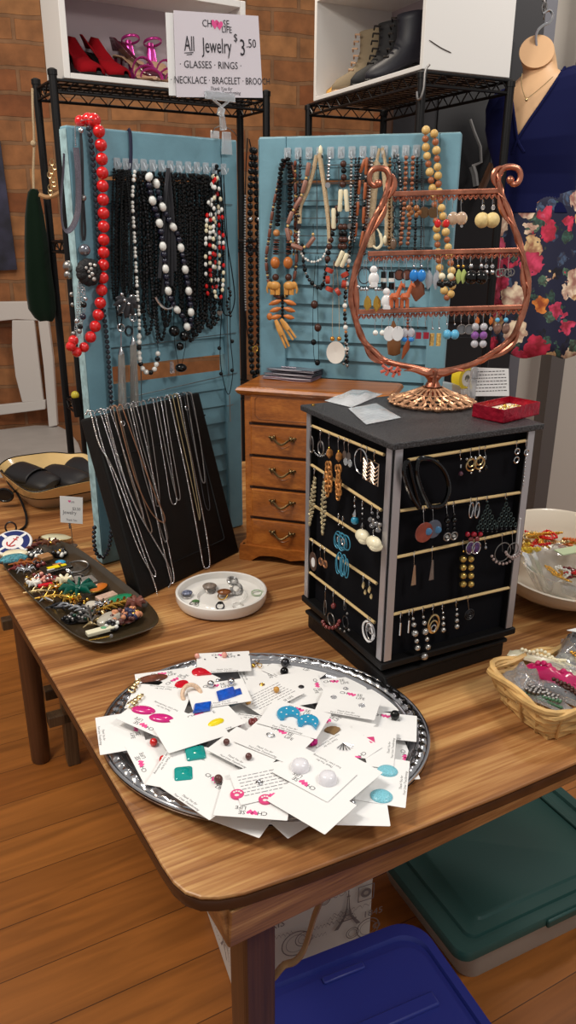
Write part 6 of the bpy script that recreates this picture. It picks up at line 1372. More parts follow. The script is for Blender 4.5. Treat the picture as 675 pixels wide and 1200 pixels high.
t = thing('hat_pin', 'straight pale pin stuck at the right edge of the right face', 'pin', onR(608, 637, .004), GTR); MB().cyl(onR(609.5, 608, .004), onR(607, 637, .004), .0011, seg=6).build('pin_shaft', WHT, t); MB().sph(onR(609.5, 608, .004), .0018, 7, 5).build('pin_head', WHT, t)
for i, (x, y) in enumerate(((470, 719), (480, 716))): tr_(('left' if i == 0 else 'right') + ' short silver bar earring of the pair on the bottom rod', x, y, [('tube', -1, 18, .0017, SILVER, 6.0)], off=.006)
SBD = M('striped_silver_bead', (182, 178, 174), .25, metal=.9)
for i, (x, y) in enumerate(((484, 715), (496, 713))): tr_(('left' if i == 0 else 'right') + ' long silver ball strand earring of the pair on the bottom rod', x, y, [('ball', 0, 10, .0024, SBD), ('ball', 1, 17, .0040, SBD), ('ball', 2, 27, .0056, SBD), ('ball', 4, 36, .0040, SBD), ('ball', 5, 44 + i, .0050, SBD)] + ([('ball', 1, 56, .0060, SBD)] if i else []), off=.010)
t = tr_('triple oval silver hoop earring in the middle of the bottom rod', 508, 710, [('ring', 0, 21, .0098, PALEGOLD, 1.5, 2.0), ('ring', 0, 24, .0070, PALEGOLD, 1.35, 1.6), ('ring', 0, 26, .0042, SILVER, 1.2, 1.4)], off=.008)
for i, (x, y) in enumerate(((519, 709), (535, 705))): tr_(('left' if i == 0 else 'right') + ' silver three ball drop earring of the pair on the bottom rod', x, y, [('ball', 0, 9, .002, SILVER), ('ball', 0, 15, .0032, SBD), ('ball', 0, 22, .0038, SBD), ('ball', 0, 29, .0046, SBD)])
t = tr_('dark filigree hoop earring at the right of the bottom rod', 549, 700, [('ring', 1, 20, .0085, DKMET, 1.0, 1.1), ('ring', 1, 20, .0055, DKMET, 1.0, .9), ('ring', 1, 20, .0028, DKMET, 1, .9)], off=.005)

# ================================================================ brooch tray
bq0 = Vector((-.2775, 1.146, 0)); bdir = Vector((-.605, .796, 0)).normalized(); bper = Vector((bdir.y, -bdir.x, 0)); BL_, BW_ = .48, .158
bcen = bq0 + bdir * (BL_ / 2 - .035)
btr = thing('brooch_tray', 'long dark olive tray of brooches at the left edge of the table', 'tray', (bcen.x, bcen.y, .75))
OLV = M('olive_brown_glaze', (58, 47, 32), .28, coat=.4, var=.15, vscale=20)
def sup(w, l, z, n=64, e=4.2):
    out = []
    for i in range(n):
        a = 2 * PI * i / n; c, s = math.cos(a), math.sin(a); out.append(bcen + bper * (w / 2 * math.copysign(abs(c) ** (2 / e), c)) + bdir * (l / 2 * math.copysign(abs(s) ** (2 / e), s)) + UPV * z)
    return out
g = MB(); g.loft([sup(0.001, .001, .7575), sup(BW_ * .62, BL_ * .86, .7575), sup(BW_ * .82, BL_ * .93, .7605), sup(BW_ * .96, BL_ * .985, .7685), sup(BW_, BL_, .7725), sup(BW_ + .003, BL_ + .003, .7715), sup(BW_ * .97, BL_ * .985, .7665), sup(BW_ * .78, BL_ * .9, .7535), sup(BW_ * .6, BL_ * .84, .7502), sup(.001, .001, .7502)], True, False); g.build('tray_body', OLV, btr)
GB = 'brooches heaped in the olive tray'
def brooch(label, px, py, z, build, nm='brooch'):
    c = T(px, py, z); t = thing(nm, label, 'brooch', c, GB); build(t, c); t.scale = (1.0,) * 3 if "badge" in label and "anchor" in label and "round" in label else (1.42,) * 3; return t
def flatframe(ang): u = RZ(math.radians(ang)) @ Vector((1, 0, 0)); return u, Vector((-u.y, u.x, 0))
def b_oval(r, asp, ang, mt, rim=GOLD, h=.004, tilt=0):
    def f(t, c):
        u, v = flatframe(ang); n = (UPV + u * tilt).normalized(); u2 = (u - n * u.dot(n)).normalized(); Rm = Matrix((u2, n.cross(u2), n)).transposed()
        MB().lathe([(0, 0), (r, 0), (r * .98, h * .5), (r * .7, h * .95), (0, h)], c, 24, Rm, sx=1, sy=asp).build('cabochon', mt, t)
        if rim: MB().tube([c + Rm @ Vector((r * math.cos(a), r * asp * math.sin(a), .0012)) for a in [2 * PI * i / 28 for i in range(28)]], .0012, 6, closed=True).build('setting', rim, t)
    return f
def b_cluster(r, n, mts, seed=0, s=.0032):
    def f(t, c):
        rn = random.Random(seed)
        for k, m in enumerate(mts):
            g = MB()
            for i in range(n):
                a = rn.uniform(0, 2 * PI); q = r * rn.random() ** .6; g.sph(c + Vector((q * math.cos(a), q * math.sin(a), s * .8 + .004 * rn.random())), s * rn.uniform(.6, 1.1), 7, 5)
            g.build(('stones', 'beads', 'settings')[k % 3], m, t)
        MB().lathe([(0, 0), (r * .9, 0), (r * .9, .0015), (0, .0015)], c, 14).build('backing', mts[-1], t)
    return f
def b_petals(r, n, mt, core, seed=0, flat_=.5, asp=.38):
    def f(t, c):
        for i in range(n):
            a = 2 * PI * i / n + seed; d = Vector((math.cos(a), math.sin(a), .12)); e = c + d * r + UPV * .004
            MB().tube([c + UPV * .004, c.lerp(e, .35) + UPV * .005, c.lerp(e, .75) + UPV * .005, e], [r * .08, r * asp * .55, r * asp * .5, r * .04], 7, flat=flat_).build('petal', mt, t)
        MB().sph(c + UPV * .006, r * .24, 10, 7).build('centre', core, t)
    return f
def b_bar(L, w, h, ang, mt, extra=None):
    def f(t, c):
        u, v = flatframe(ang); MB().box(c + UPV * (h / 2), (L, w, h), Matrix((u, v, UPV)).transposed()).build('bar', mt, t, smooth=False, bevel=.001)
        if extra: extra(t, c, u, v, h)
    return f
def b_branch(L, ang, mt, n=5):
    def f(t, c):
        u, v = flatframe(ang); g = MB(); g.tube([c - u * L / 2 + UPV * .004, c + UPV * .006, c + u * L / 2 + UPV * .004], [.001, .0022, .0008], 6)
        g.build('stem', mt, t)
        for i in range(n):
            f_ = -.35 + .75 * i / n; p = c + u * L * f_ + UPV * .005; e = p + u * L * .2 + v * (.010 if i % 2 else -.010)
            MB().tube([p, p.lerp(e, .5) + UPV * .002, e], [.0008, .0028, .0005], 6, flat=.5).build('leaf', mt, t)
    return f
def b_ring(r, asp, ang, mt, th=.0013):
    def f(t, c):
        u, v = flatframe(ang); MB().tube([c + u * r * math.cos(a) + v * r * asp * math.sin(a) + UPV * (.004 + .003 * math.sin(a)) for a in [2 * PI * i / 30 for i in range(30)]], th, 6, closed=True).build('hoop', mt, t)
    return f
ZB_ = .7595
# anchor badge
def badge(t, c):
    n = Vector((.05, -.35, .93)).normalized(); u = Vector((1, .25, 0)); u = (u - n * u.dot(n)).normalized(); Rm = Matrix((u, n.cross(u), n)).transposed(); F = lambda x, y, z=0.: c + Rm @ Vector((x, y, z))
    MB().lathe([(0, -.002), (.0385, -.002), (.0395, 0), (.038, .0015), (0, .0015)], c, 40, Rm).build('white_disc', WHT, t)
    g = MB(); ann = [(.0345, .0016), (.0345, .0021), (.0215, .0021), (.0215, .0016)]; g.lathe(ann, c, 40, Rm, cap=False); g.build('navy_band', M('navy_enamel', (30, 42, 104), .3), t)
    for a in (40, 130, 220, 310): 
        a = math.radians(a); MB().box(F(.028 * math.cos(a), .028 * math.sin(a), .0022), (.015, .006, .001), Rm @ Matrix.Rotation(a, 3, 'Z')).build('white_stripe', WHT, t, smooth=False)
    g = MB(); RA = Matrix.Rotation(math.radians(-35), 3, 'Z'); q = lambda x, y: c + Rm @ (RA @ Vector((x, y, .0022)))
    g.tube([q(0, -.012), q(0, .014)], .0013, 5); g.tube([q(-.005, .009), q(.005, .009)], .0011, 5); g.tube(smoothpath([q(-.010, -.005), q(-.006, -.011), q(0, -.013), q(.006, -.011), q(.010, -.005)], 4), .0014, 5); g.tube([q(.002 * math.cos(a), .016 + .002 * math.sin(a)) for a in [PI * i / 4 for i in range(8)]], .0008, 4, closed=True)
    g.build('red_anchor', M('anchor_red', (196, 40, 36), .4), t)
    g = MB(); rc = F(-.006, .050, -.001); g.tube([rc + (Rm @ Vector((.011 * math.cos(a), .004 * math.sin(a), .012 * math.sin(a)))) for a in [2 * PI * i / 24 for i in range(24)]], .0020, 7, closed=True); g.build('hanging_ring', M('dark_leather_ring', (40, 22, 18), .4), t)
brooch('round white and navy badge with a red anchor and a dark ring', 15, 636, .778, badge)
brooch('cream oval brooch half hidden under the anchor badge', 17, 651, .766, b_oval(.019, .6, 20, BEIGE, None, .007))
brooch('teal blue woven oval brooch below the anchor badge', 16, 657, .766, b_oval(.020, .55, 25, M('teal_weave', (72, 138, 152), .4, var=.7, vscale=400, bump=1, bscale=400), DKMET, .008))
brooch('large pale shell oval brooch with a gold rim at the far end', 66, 631, .766, b_oval(.023, .55, 30, M('pale_shell', (214, 210, 178), .2, coat=.4), PALEGOLD, .005, .2))
brooch('brown flower brooch in front of the pale shell oval', 60, 641, .768, b_petals(.014, 7, M('brown_enamel', (112, 66, 44), .35), GOLD, .2))
brooch('dark red-brown leaf brooch behind the silver beads', 38, 643, .764, b_branch(.040, 60, M('maroon_enamel', (104, 50, 42), .35), 6))
brooch('silver and clear bead brooch in the far cluster', 41, 652, .764, b_cluster(.012, 7, [SILVER, PEARL, DKMET], 1))
brooch('tan stone square brooch in the far cluster', 53, 655, .765, b_bar(.017, .016, .006, 40, M('tan_stone', (164, 118, 76), .4, var=.2, vscale=200)))
brooch('amber and brown leaf spray brooch at the left side', 30, 663, .763, b_branch(.046, 15, M('amber_enamel', (160, 90, 40), .3), 7))
brooch('dark brown bead brooch beside the yellow picture brooch', 47, 663, .763, b_cluster(.010, 6, [DWOOD, GEM, DKMET], 2))
brooch('silver flower brooch at the left side', 31, 673, .762, b_petals(.014, 8, SILVER, CRYSTAL, .1))
def taxi(t, c, u, v, h):
    for x, y, a, b, m in ((-.004, -.001, .016, .009, YEL), (.010, -.002, .007, .006, YEL), (.004, .006, .012, .004, TAN), (-.010, -.006, .010, .003, WHT)): MB().box(c + u * x + v * y + UPV * (h + .0004), (a, b, .001), Matrix((u, v, UPV)).transposed()).build('enamel_patch', m, t, smooth=False)
    MB().sph(c + u * .011 + v * .011 + UPV * h, .0058, 10, 6, (1.3, .9, .5)).build('blue_spot', SKY, t)
brooch('black framed picture brooch with yellow and blue enamel in the middle of the tray', 66, 667, .769, b_bar(.040, .024, .004, 38, M('black_enamel', (34, 30, 26), .3), taxi))
brooch('silver hoop brooch right of the yellow picture brooch', 90, 667, .763, b_ring(.017, .7, 40, STEEL))
brooch('dark grey pewter leaf brooch inside the silver hoop', 85, 678, .764, b_oval(.015, .6, 30, DKMET, STEEL, .004))
brooch('pink and silver rhinestone cluster brooch at the left side', 50, 681, .763, b_cluster(.016, 9, [PINKC, SILVER, GEM], 4))
brooch('pewter tag brooch left of the green palm leaf', 92, 681, .767, b_bar(.010, .024, .003, 20, M('pewter_tag', (188, 184, 178), .3, metal=.7, var=.2, vscale=200)))
brooch('engraved silver tag brooch behind the green palm leaf', 103, 681, .767, b_bar(.020, .022, .003, 35, M('pewter_tag', (188, 184, 178), .3, metal=.7)))
brooch('small bright red bar brooch among the rhinestones', 54, 687, .769, b_bar(.020, .006, .004, 25, RSD))
brooch('cream rose brooch at the left side of the tray', 41, 689, .763, b_petals(.010, 6, PEARL, BEIGE, 0, .7, .6))
brooch('white flower brooch left of the green palm leaf', 76, 685, .766, b_petals(.012, 6, BEIGE, PEARL, .3, .7, .6))
brooch('white and gold bead brooch near the left rim', 35, 684, .761, b_cluster(.008, 5, [PEARL, GOLD], 6))
brooch('gold wing brooch near the left rim', 46, 697, .762, b_branch(.040, 10, PALEGOLD, 6))
GPL = M('emerald_enamel', (14, 92, 76), .2, coat=.5)
brooch('glossy green palm leaf brooch in the middle of the tray', 92, 695, .772, b_petals(.024, 8, GPL, GPL, .15, .4, .42))
brooch('orange and gold oval cameo brooch right of the green palm leaf', 116, 690, .764, b_oval(.014, .6, 62, M('orange_cameo', (216, 120, 44), .2, coat=.4), GOLD, .005))
brooch('gold leaf spray brooch left of the gold flower', 62, 703, .764, b_branch(.044, 12, GOLD, 7))
brooch('gold flower brooch below the green palm leaf', 84, 707, .766, b_petals(.013, 7, GOLD, YEL, .4, .6, .5))
brooch('pinkish mother of pearl block brooch right of the green palm leaf', 125, 702, .765, b_bar(.026, .013, .006, 42, M('pearl_block', (206, 172, 152), .25, coat=.4, var=.25, vscale=120)))
brooch('emerald oval leaf brooch near the right rim', 139, 703, .765, b_oval(.019, .42, 40, M('jade_enamel', (38, 134, 92), .2, coat=.5), GOLD, .005))
brooch('gold ribbed feather brooch near the right rim', 133, 713, .765, b_branch(.052, 38, GOLD, 9))
brooch('round cream pearl brooch beside the gold feather', 108, 712, .764, b_oval(.0095, .9, 0, M('pearl_grey', (206, 198, 184), .2, coat=.5), STEEL, .007))
brooch('silver branch brooch left of the grey stone', 92, 716, .763, b_branch(.050, 150, SILVER, 8))
brooch('dark green rhinestone brooch at the near left', 98, 724, .762, b_cluster(.013, 8, [DKMET, M('green_stone', (30, 70, 56), .15, coat=.5), STEEL], 8))
brooch('silver twig brooch crossing the near cluster', 106, 724, .766, b_branch(.050, 110, STEEL, 6))
brooch('dark silver leaf brooch by the left rim', 76, 716, .761, b_branch(.042, 0, DKMET, 6))
brooch('smooth grey stone brooch near the front of the tray', 129, 727, .766, b_oval(.0175, .62, 48, M('grey_stone', (176, 170, 156), .3, coat=.3), None, .008))
brooch('coral and navy bead bunch brooch at the front right end', 146, 725, .767, b_cluster(.016, 12, [M('coral_bead', (206, 140, 104), .4), M('navy_stone', (46, 50, 80), .3), BRN], 11, .0042))
brooch('dark red rose brooch at the right end of the tray', 159, 712, .767, b_petals(.013, 7, M('dusky_rose', (116, 66, 56), .35), GEM, .1, .8, .6))
brooch('coral and gold bead brooch below the dark red rose', 155, 722, .765, b_cluster(.012, 8, [M('coral_bead', (206, 140, 104), .4), GOLD, BRN], 13, .004))
brooch('small pearl bead brooch in front of the grey stone', 133, 735, .764, b_cluster(.010, 6, [STEEL, PEARL, DKMET], 14))
def bargreen(t, c, u, v, h): MB().sph(c + u * .004 + UPV * h, .004, 8, 5, (1, .8, .3)).build('green_mark', M('green_mark', (96, 156, 118), .4), t)
brooch('cream bar brooch with a green mark at the very front of the tray', 118, 741, .762, b_bar(.034, .010, .005, 33, M('cream_bar', (232, 226, 198), .3, coat=.3), bargreen))
brooch('thin gold stick pin lying in front of the cream bar brooch', 116, 750, .760, lambda t, c: (MB().cyl(c - Vector((.013, .006, -.002)), c + Vector((.012, .006, .002)), .0008, seg=6).build('pin_shaft', GOLD, t), MB().sph(c + Vector((.013, .0065, .002)), .0022, 8, 6).build('pin_head', CRYSTAL, t)), 'stick_pin')

EXTRA = [('dark red enamel leaf brooch under the amber spray', 22, 668, b_branch(.034, 40, GEM, 5)), ('gold and pearl cluster brooch by the brown flower brooch', 70, 650, b_cluster(.011, 6, [GOLD, PEARL, DKMET], 31)), ('silver scroll hoop brooch under the yellow picture brooch', 74, 676, b_ring(.012, .8, 10, SILVER)),
 ('dark bronze leaf brooch left of the rhinestone cluster', 38, 679, b_branch(.034, 75, BRONZE, 5)), ('maroon oval brooch among the rhinestones', 62, 680, b_oval(.010, .7, 30, GEM, GOLD, .005)), ('gold sunburst brooch between the roses', 66, 693, b_petals(.011, 9, GOLD, PEARL, .2)),
 ('gunmetal feather brooch left of the gold flower', 70, 712, b_branch(.04, 35, DKMET, 6)), ('tiny silver bow brooch by the left rim', 54, 706, b_branch(.026, 160, SILVER, 3)), ('amber glass cluster brooch beside the gold flower', 94, 708, b_cluster(.010, 6, [AMB, GOLD, BRONZE], 33)),
 ('silver starburst brooch under the emerald oval', 121, 714, b_petals(.012, 9, SILVER, CRYSTAL, .3)), ('bronze bead cluster brooch between the pearl and the grey stone', 116, 721, b_cluster(.010, 7, [BRONZE, PALEGOLD, DKMET], 35)), ('dark wooden leaf brooch at the far end', 50, 636, b_branch(.036, 20, DWOOD, 5)),
 ('white enamel oval brooch at the left side of the far cluster', 26, 656, b_oval(.010, .7, 60, WHT, SILVER, .005)), ('silver and black cluster brooch near the front left rim', 84, 727, b_cluster(.011, 7, [STEEL, JET, DKMET], 37)), ('pale gold leaf brooch under the silver twig', 110, 732, b_branch(.036, 60, PALEGOLD, 5))]
for lb, x, y, bf in EXTRA: brooch(lb, x, y, .761, bf)

# ================================================================ rings in the white dish
def ringt(label, px, py, z, r, band, stone=None, sr=0., th=.0013, tilt=0., ang=0., asp=1.0, wide=1.0):
    c = T(px, py, z); t = thing('finger_ring', label, 'ring', c, 'rings in the white dish'); u, v = flatframe(ang)
    MB().tube([c + u * r * math.cos(a) + v * r * math.sin(a) * math.cos(tilt) + UPV * (r * math.sin(a) * math.sin(tilt) + r * math.sin(tilt) + th) for a in [2 * PI * i / 28 for i in range(28)]], th, 6, closed=True).build('band', band, t)
    if stone: MB().sph(c + v * r * math.cos(tilt) + UPV * (2 * r * math.sin(tilt) + th), sr, 14, 10, (1.15, asp, .45)).build('stone', stone, t)
ringt('silver ring with a striped grey shell stone in the dish', 247, 694, .757, .0085, STEEL, M('striped_shell', (132, 118, 108), .2, coat=.4, var=.5, vscale=160), .012, tilt=.5, ang=20)
ringt('gold ring with a big tiger brown stone in the middle of the dish', 261, 701, .757, .0085, GOLD, M('tiger_stone', (128, 72, 30), .1, coat=.6, var=.5, vscale=90), .0118, tilt=.5, ang=-20, asp=.8)
ringt('black and white zebra patterned ring in the dish', 277, 696, .757, .0090, M('zebra', (160, 158, 156), .2, coat=.4, var=1.0, vscale=140), None, 0, .0036, tilt=.9, ang=15)
ringt('black and white cuff ring behind the zebra ring in the dish', 272, 683, .758, .0082, M('zebra', (160, 158, 156), .2), None, 0, .0028, tilt=.35, ang=30)
ringt('thin pale green glass ring at the right of the dish', 301, 696, .7595, .0095, M('pale_green_glass', (196, 212, 186), .1, trans=.4), None, 0, .0016, tilt=.1)
ringt('round navy and white tile ring at the left of the dish', 219, 700, .7595, .0072, STEEL, M('navy_white_tile', (110, 116, 140), .2, coat=.4, var=1.0, vscale=260), .0088, tilt=.35, asp=1.1)
ringt('green leaf ring at the front left of the dish', 227, 709, .7595, .0065, STEEL, M('leaf_green', (62, 106, 48), .3), .0062, tilt=.3, asp=.6, ang=-30)
ringt('black filigree ring at the front of the dish', 258, 713, .7595, .0070, DKMET, JET, .0048, tilt=.5)
ringt('clear glass ring at the front right of the dish', 279, 711, .7595, .0090, M('clear_ring', (222, 218, 212), .1, trans=.4), None, 0, .0015, tilt=.1)
# ================================================================ hand-lettered sign clipped on the left shutter
sA, sB, sC, sD = [onp(x, y, PLs.P + PLs.n * .03, PLs.n) for x, y in ((203.5, 12), (302.7, 18.7), (308, 114.6), (207, 113.7))]
sd = (sB - sA); sd.z = 0; sd.normalize(); SW, SH = .185, .140; s0_ = Vector((sD.x, sD.y, sD.z + .004)); snn = Vector((sd.y, -sd.x, 0))
FS = lambda x, y, z=0.: s0_ + sd * x + Vector((0, 0, y)) + snn * z
sgn = thing('price_sign', 'large hand lettered white jewellery price sign clipped on top of the left shutter', 'sign', FS(SW * .5, -.06))
SHT = M('sign_paper', (222, 214, 222), .6)
def qd(P, F, mt, nm): return MB().prism(P, 0, .0006, F).build(nm, mt, sgn, smooth=False)
W_ = (sB - sA).length
def bil(u, v, z=0.): return (sD.lerp(sC, u)).lerp(sA.lerp(sB, u), v) + PLs.n * z
MB().prism([(0, 0), (1, 0), (1, 1), (0, 1)], -.0005, 0, lambda x, y, z: bil(x, y, z)).build('front_sheet', SHT, sgn, smooth=False)
MB().prism([(-.07, .02), (.6, 0), (.6, .97), (-.08, .975)], -.0035, -.003, lambda x, y, z: bil(x, y, z)).build('back_sheet', PAPER, sgn, smooth=False)
k_ = 1 / .2; HS = (sA - sD).length; WS = (sC - sD).length
FX = lambda x, y: bil(x / WS, y / HS, .0007)
g = MB(); X = lambda f: f * WS; Y = lambda f: f * HS
for s, sz, fx, fy, kw in (('All', .034, .16, .62, {'sx': .62}), ('Jewelry', .034, .475, .61, {'sx': .66}), ('3', .038, .78, .60, {'sx': .8}), ('.50', .020, .89, .66, {}), ('$', .018, .70, .72, {}), ('\u00b7 GLASSES \u00b7 RINGS \u00b7', .0165, .40, .385, {}), ('\u00b7 NECKLACE \u00b7 BRACELET \u00b7 BROOCH', .0165, .52, .20, {'sx': .86})):
    put_text(g, s, sz, FX, X(fx), Y(fy), **kw)
for a, b, y in ((.10, .20, .515), (.125, .185, .495)): flat(g, [(X(a), Y(y)), (X(b), Y(y) + .001), (X(b), Y(y) + .0025), (X(a), Y(y) + .0012)], FX)
put_text(g, 'CH', .016, FX, X(.37), Y(.87)); put_text(g, 'SE', .016, FX, X(.595), Y(.88)); put_text(g, 'LIFE', .014, FX, X(.60), Y(.81)); put_text(g, 'Thank You for', .0085, FX, X(.5), Y(.105), shear=.3); put_text(g, 'Your Lives Transforming', .008, FX, X(.52), Y(.055), shear=.2)
g.build('lettering', INK, sgn, smooth=False)
g = MB()
for fx, fy, s in ((.46, .875, .0085), (.515, .865, .008)): flat(g, [(X(fx) + s * x, Y(fy) + s * y) for x, y in heart(18)], FX)
g.build('pink_hearts', PINKINK, sgn, smooth=False)
clp = thing('sign_clip', 'clear plastic ball joint clip gripping the shutter top and holding the price sign', 'clip', SL(263, 170, .02))
CP = lambda x, y, o=.03: SL(x, y, o)
Rsh = Matrix((PLs.d, -PLs.n, UPV)).transposed()
MB().box(CP(258, 113, .034), (.066, .005, .014), Rsh).build('sign_grip', CLEAR, clp, smooth=False, bevel=.001)
MB().tube([CP(250, 117, .032), CP(260, 125, .032), CP(270, 117, .032)], .0028, 6).build('grip_arm', CLEAR, clp)
MB().box(CP(259, 131, .032), (.012, .010, .014), Rsh @ Matrix.Rotation(.3, 3, 'Y')).build('ball_joint', CLEAR, clp, smooth=False, bevel=.002)
MB().cyl(CP(260, 136, .030), CP(262, 152, .026), .0055, .0068, 10).build('stem', CLEAR, clp)
MB().prism([(-.009, 0), (.009, 0), (.012, -.040), (-.012, -.040)], .004, .009, lambda x, y, z: CP(263, 155, 0) + PLs.d * x + UPV * y + PLs.n * z).build('front_jaw', CLEAR, clp, smooth=False, bevel=.001)
MB().prism([(-.010, .005), (.010, .005), (.010, -.02), (-.010, -.02)], -.034, -.031, lambda x, y, z: CP(263, 155, 0) + PLs.d * x + UPV * y + PLs.n * z).build('back_jaw', CLEAR, clp, smooth=False, bevel=.001)
MB().tube(smoothpath([CP(249, 157, -.01), CP(252, 150, .02), CP(262, 148, .03), CP(272, 153, .02), CP(278, 160, -.01)], 5), .0008, 5).build('spring_wire', STEEL, clp)

# ================================================================ small price tag on a wire stand, eyeglass case dish
pt = T(85.5, 640, .7575); tg = thing('price_tag', 'small white handwritten price tag on a wire clip standing in the brooch tray', 'sign', pt)
MB().tube([pt, pt + UPV * .047], .0008, 6).build('wire_stem', STEEL, tg); MB().lathe([(0, 0), (.010, 0), (.010, .002), (0, .002)], pt, 14).build('foot', STEEL, tg)
MB().box(pt + Vector((-.002, -.001, .050)), (.004, .003, .018)).build('clip', STEEL, tg, smooth=False)
py_ = pt.y - .004; ta_, tb_ = atY(70, 581, py_), atY(97, 583, py_); tc2, td2 = atY(97, 614, py_), atY(71, 612, py_)
FQ = lambda u, v, z=0.: (td2.lerp(tc2, u)).lerp(ta_.lerp(tb_, u), v) + Vector((0, -z, 0))
MB().prism([(0, 0), (1, 0), (1, 1), (0, 1)], 0, .0005, lambda x, y, z: FQ(x, y, z)).build('card', PAPER, tg, smooth=False)
g = MB(); put_text(g, 'Jewelry', .2, lambda x, y: FQ(x, y, .0008), .42, .40); put_text(g, '$3.50', .16, lambda x, y: FQ(x, y, .0008), .72, .55); put_text(g, 'Thank You', .11, lambda x, y: FQ(x, y, .0008), .5, .12); put_text(g, 'LIFE', .09, lambda x, y: FQ(x, y, .0008), .56, .8); g.build('lettering', GREYINK, tg, smooth=False)
flatg = MB(); flat(flatg, [(.42 + .07 * x, .83 + .05 * y) for x, y in heart(12)], lambda x, y: FQ(x, y, .0008)); flatg.build('pink_heart', PINKINK, tg, smooth=False)

dA, dB = T(32, 578, .812), T(105, 565, .812); dd = (dB - dA); dd.normalize(); dn_ = Vector((-dd.y, dd.x, 0)); DC = dA + dd * .112 + dn_ * .148; DC.z = .75
dsh = thing('ceramic_dish', 'wavy rimmed yellow-brown ceramic dish of eyeglass cases behind the brooch tray', 'dish', DC)
def dr(w, l, z, wv=0., n=72):
    o = []
    for i in range(n):
        a = 2 * PI * i / n; c, s = math.cos(a), math.sin(a); e = 2 / 4.0
        o.append(DC + dd * (w / 2 * math.copysign(abs(c) ** e, c)) + dn_ * (l / 2 * math.copysign(abs(s) ** e, s)) + UPV * (z + wv * math.sin(4 * a + 1)))
    return o
GLZ = M('amber_cream_glaze', (226, 190, 128), .15, coat=.6, var=.18, vscale=9); STN = M('stoneware', (186, 160, 126), .4); BLN = M('black_glaze_line', (24, 18, 16), .25)
DWi, DLe, DHt = .235, .305, .062
MB().loft([dr(DWi * .72, DLe * .72, 0), dr(DWi * .74, DLe * .74, .003), dr(DWi * .9, DLe * .9, .032)], True, False).build('foot_wall', STN, dsh)
MB().loft([dr(DWi * .9, DLe * .9, .032), dr(DWi * .92, DLe * .92, .036)], True, False).build('glaze_line', BLN, dsh)
MB().loft([dr(DWi * .92, DLe * .92, .036), dr(DWi * 1.03, DLe * 1.03, DHt, .005), dr(DWi * 1.0, DLe * 1.0, DHt + .001, .005), dr(DWi * .8, DLe * .8, .02), dr(DWi * .7, DLe * .7, .008), dr(.002, .002, .007)], True, False).build('glazed_bowl', GLZ, dsh)
P_ = dr(DWi * 1.015, DLe * 1.015, DHt + .0015, .005); MB().tube(P_, .0018, 6, closed=True).build('rim_line', BLN, dsh)
LEA = M('black_leather', (36, 35, 38), .45, spec=.3, bump=.2, bscale=300)
def case(label, px, py, z, ang, L, flap):
    c = T(px, py, z); u = RZ(math.radians(ang)) @ Vector((1, 0, 0)); v = Vector((-u.y, u.x, 0)); n = (UPV + v * -.25).normalized(); v = n.cross(u)
    t = thing('eyeglass_case', label, 'eyeglass case', c, 'eyeglass cases in the ceramic dish'); F = lambda x, y, q: c + u * x + v * y + n * q
    rings = []
    for s, w, h in ((-.5, .026, .008), (-.46, .035, .016), (-.2, .038, .021), (.2, .038, .020), (.45, .034, .014), (.5, .024, .007)): rings.append([F(L * s, w * math.cos(a), .012 + h * math.sin(a)) for a in [2 * PI * i / 18 for i in range(18)]])
    MB().loft(rings).build('case_body', LEA, t)
    if flap:
        g = MB(); g.grid(lambda a, b: F(-L * .5 - .004 + L * .62 * a, .041 * math.cos(PI * (.05 + .9 * b)) * (1 - .15 * a * a), .014 + .0235 * math.sin(PI * (.05 + .9 * b)) + .0015), 12, 12); g.build('flap', LEA, t, solid=.002)
    else: MB().tube([F(-L * .3, -.031, .016), F(L * .2, -.030, .016)], .0012, 6).build('hinge_seam', STEEL, t)
case('black leather eyeglass case with an open flap at the left of the ceramic dish', 42, 566, .772, -38, .15, True)
case('black folding eyeglass case in the middle of the ceramic dish', 77, 563, .772, -38, .15, False)
case('black rounded eyeglass case at the right of the ceramic dish by the board', 104, 552, .774, -35, .13, False)
cb = T(2, 566, .77); cp_ = [(-8, 548, .79), (2, 552, .80), (10, 566, .79), (20, 578, .775), (27, 592, .765), (31, 606, .757), (30, 616, .754), (22, 622, .754)]
tag(MB().tube(smoothpath([T(*p) for p in cp_], 6), .0028, 7).build('black_cord', CORD), 'black cord looping down beside the ceramic dish at the left edge', 'cord')
t = thing('sunglasses', 'pair of black sunglasses leaning on the left end of the ceramic dish', 'sunglasses', T(0, 590))
g0 = T(-6, 578, .79)
for k in (0, 1):
    c = g0 + Vector((.022 - .05 * k, -.004 * k, -.006 - .01 * k)); MB().tube([c + Vector((.020 * math.cos(a), .003, .016 * math.sin(a))) for a in [2 * PI * i / 20 for i in range(20)]], .003, 7, closed=True).build('frame_rim', JET, t); MB().lathe([(0, 0), (.0185, 0), (.0185, .0012), (0, .0012)], c + Vector((0, .003, 0)), 18, Matrix.Rotation(PI / 2, 3, 'X'), sy=.8).build('lens', JET, t)
MB().tube(smoothpath([g0 + Vector((.042, 0, 0)), g0 + Vector((.03, .05, -.012)), g0 + Vector((.02, .10, -.03))], 4), .0026, 6).build('temple_arm', JET, t)

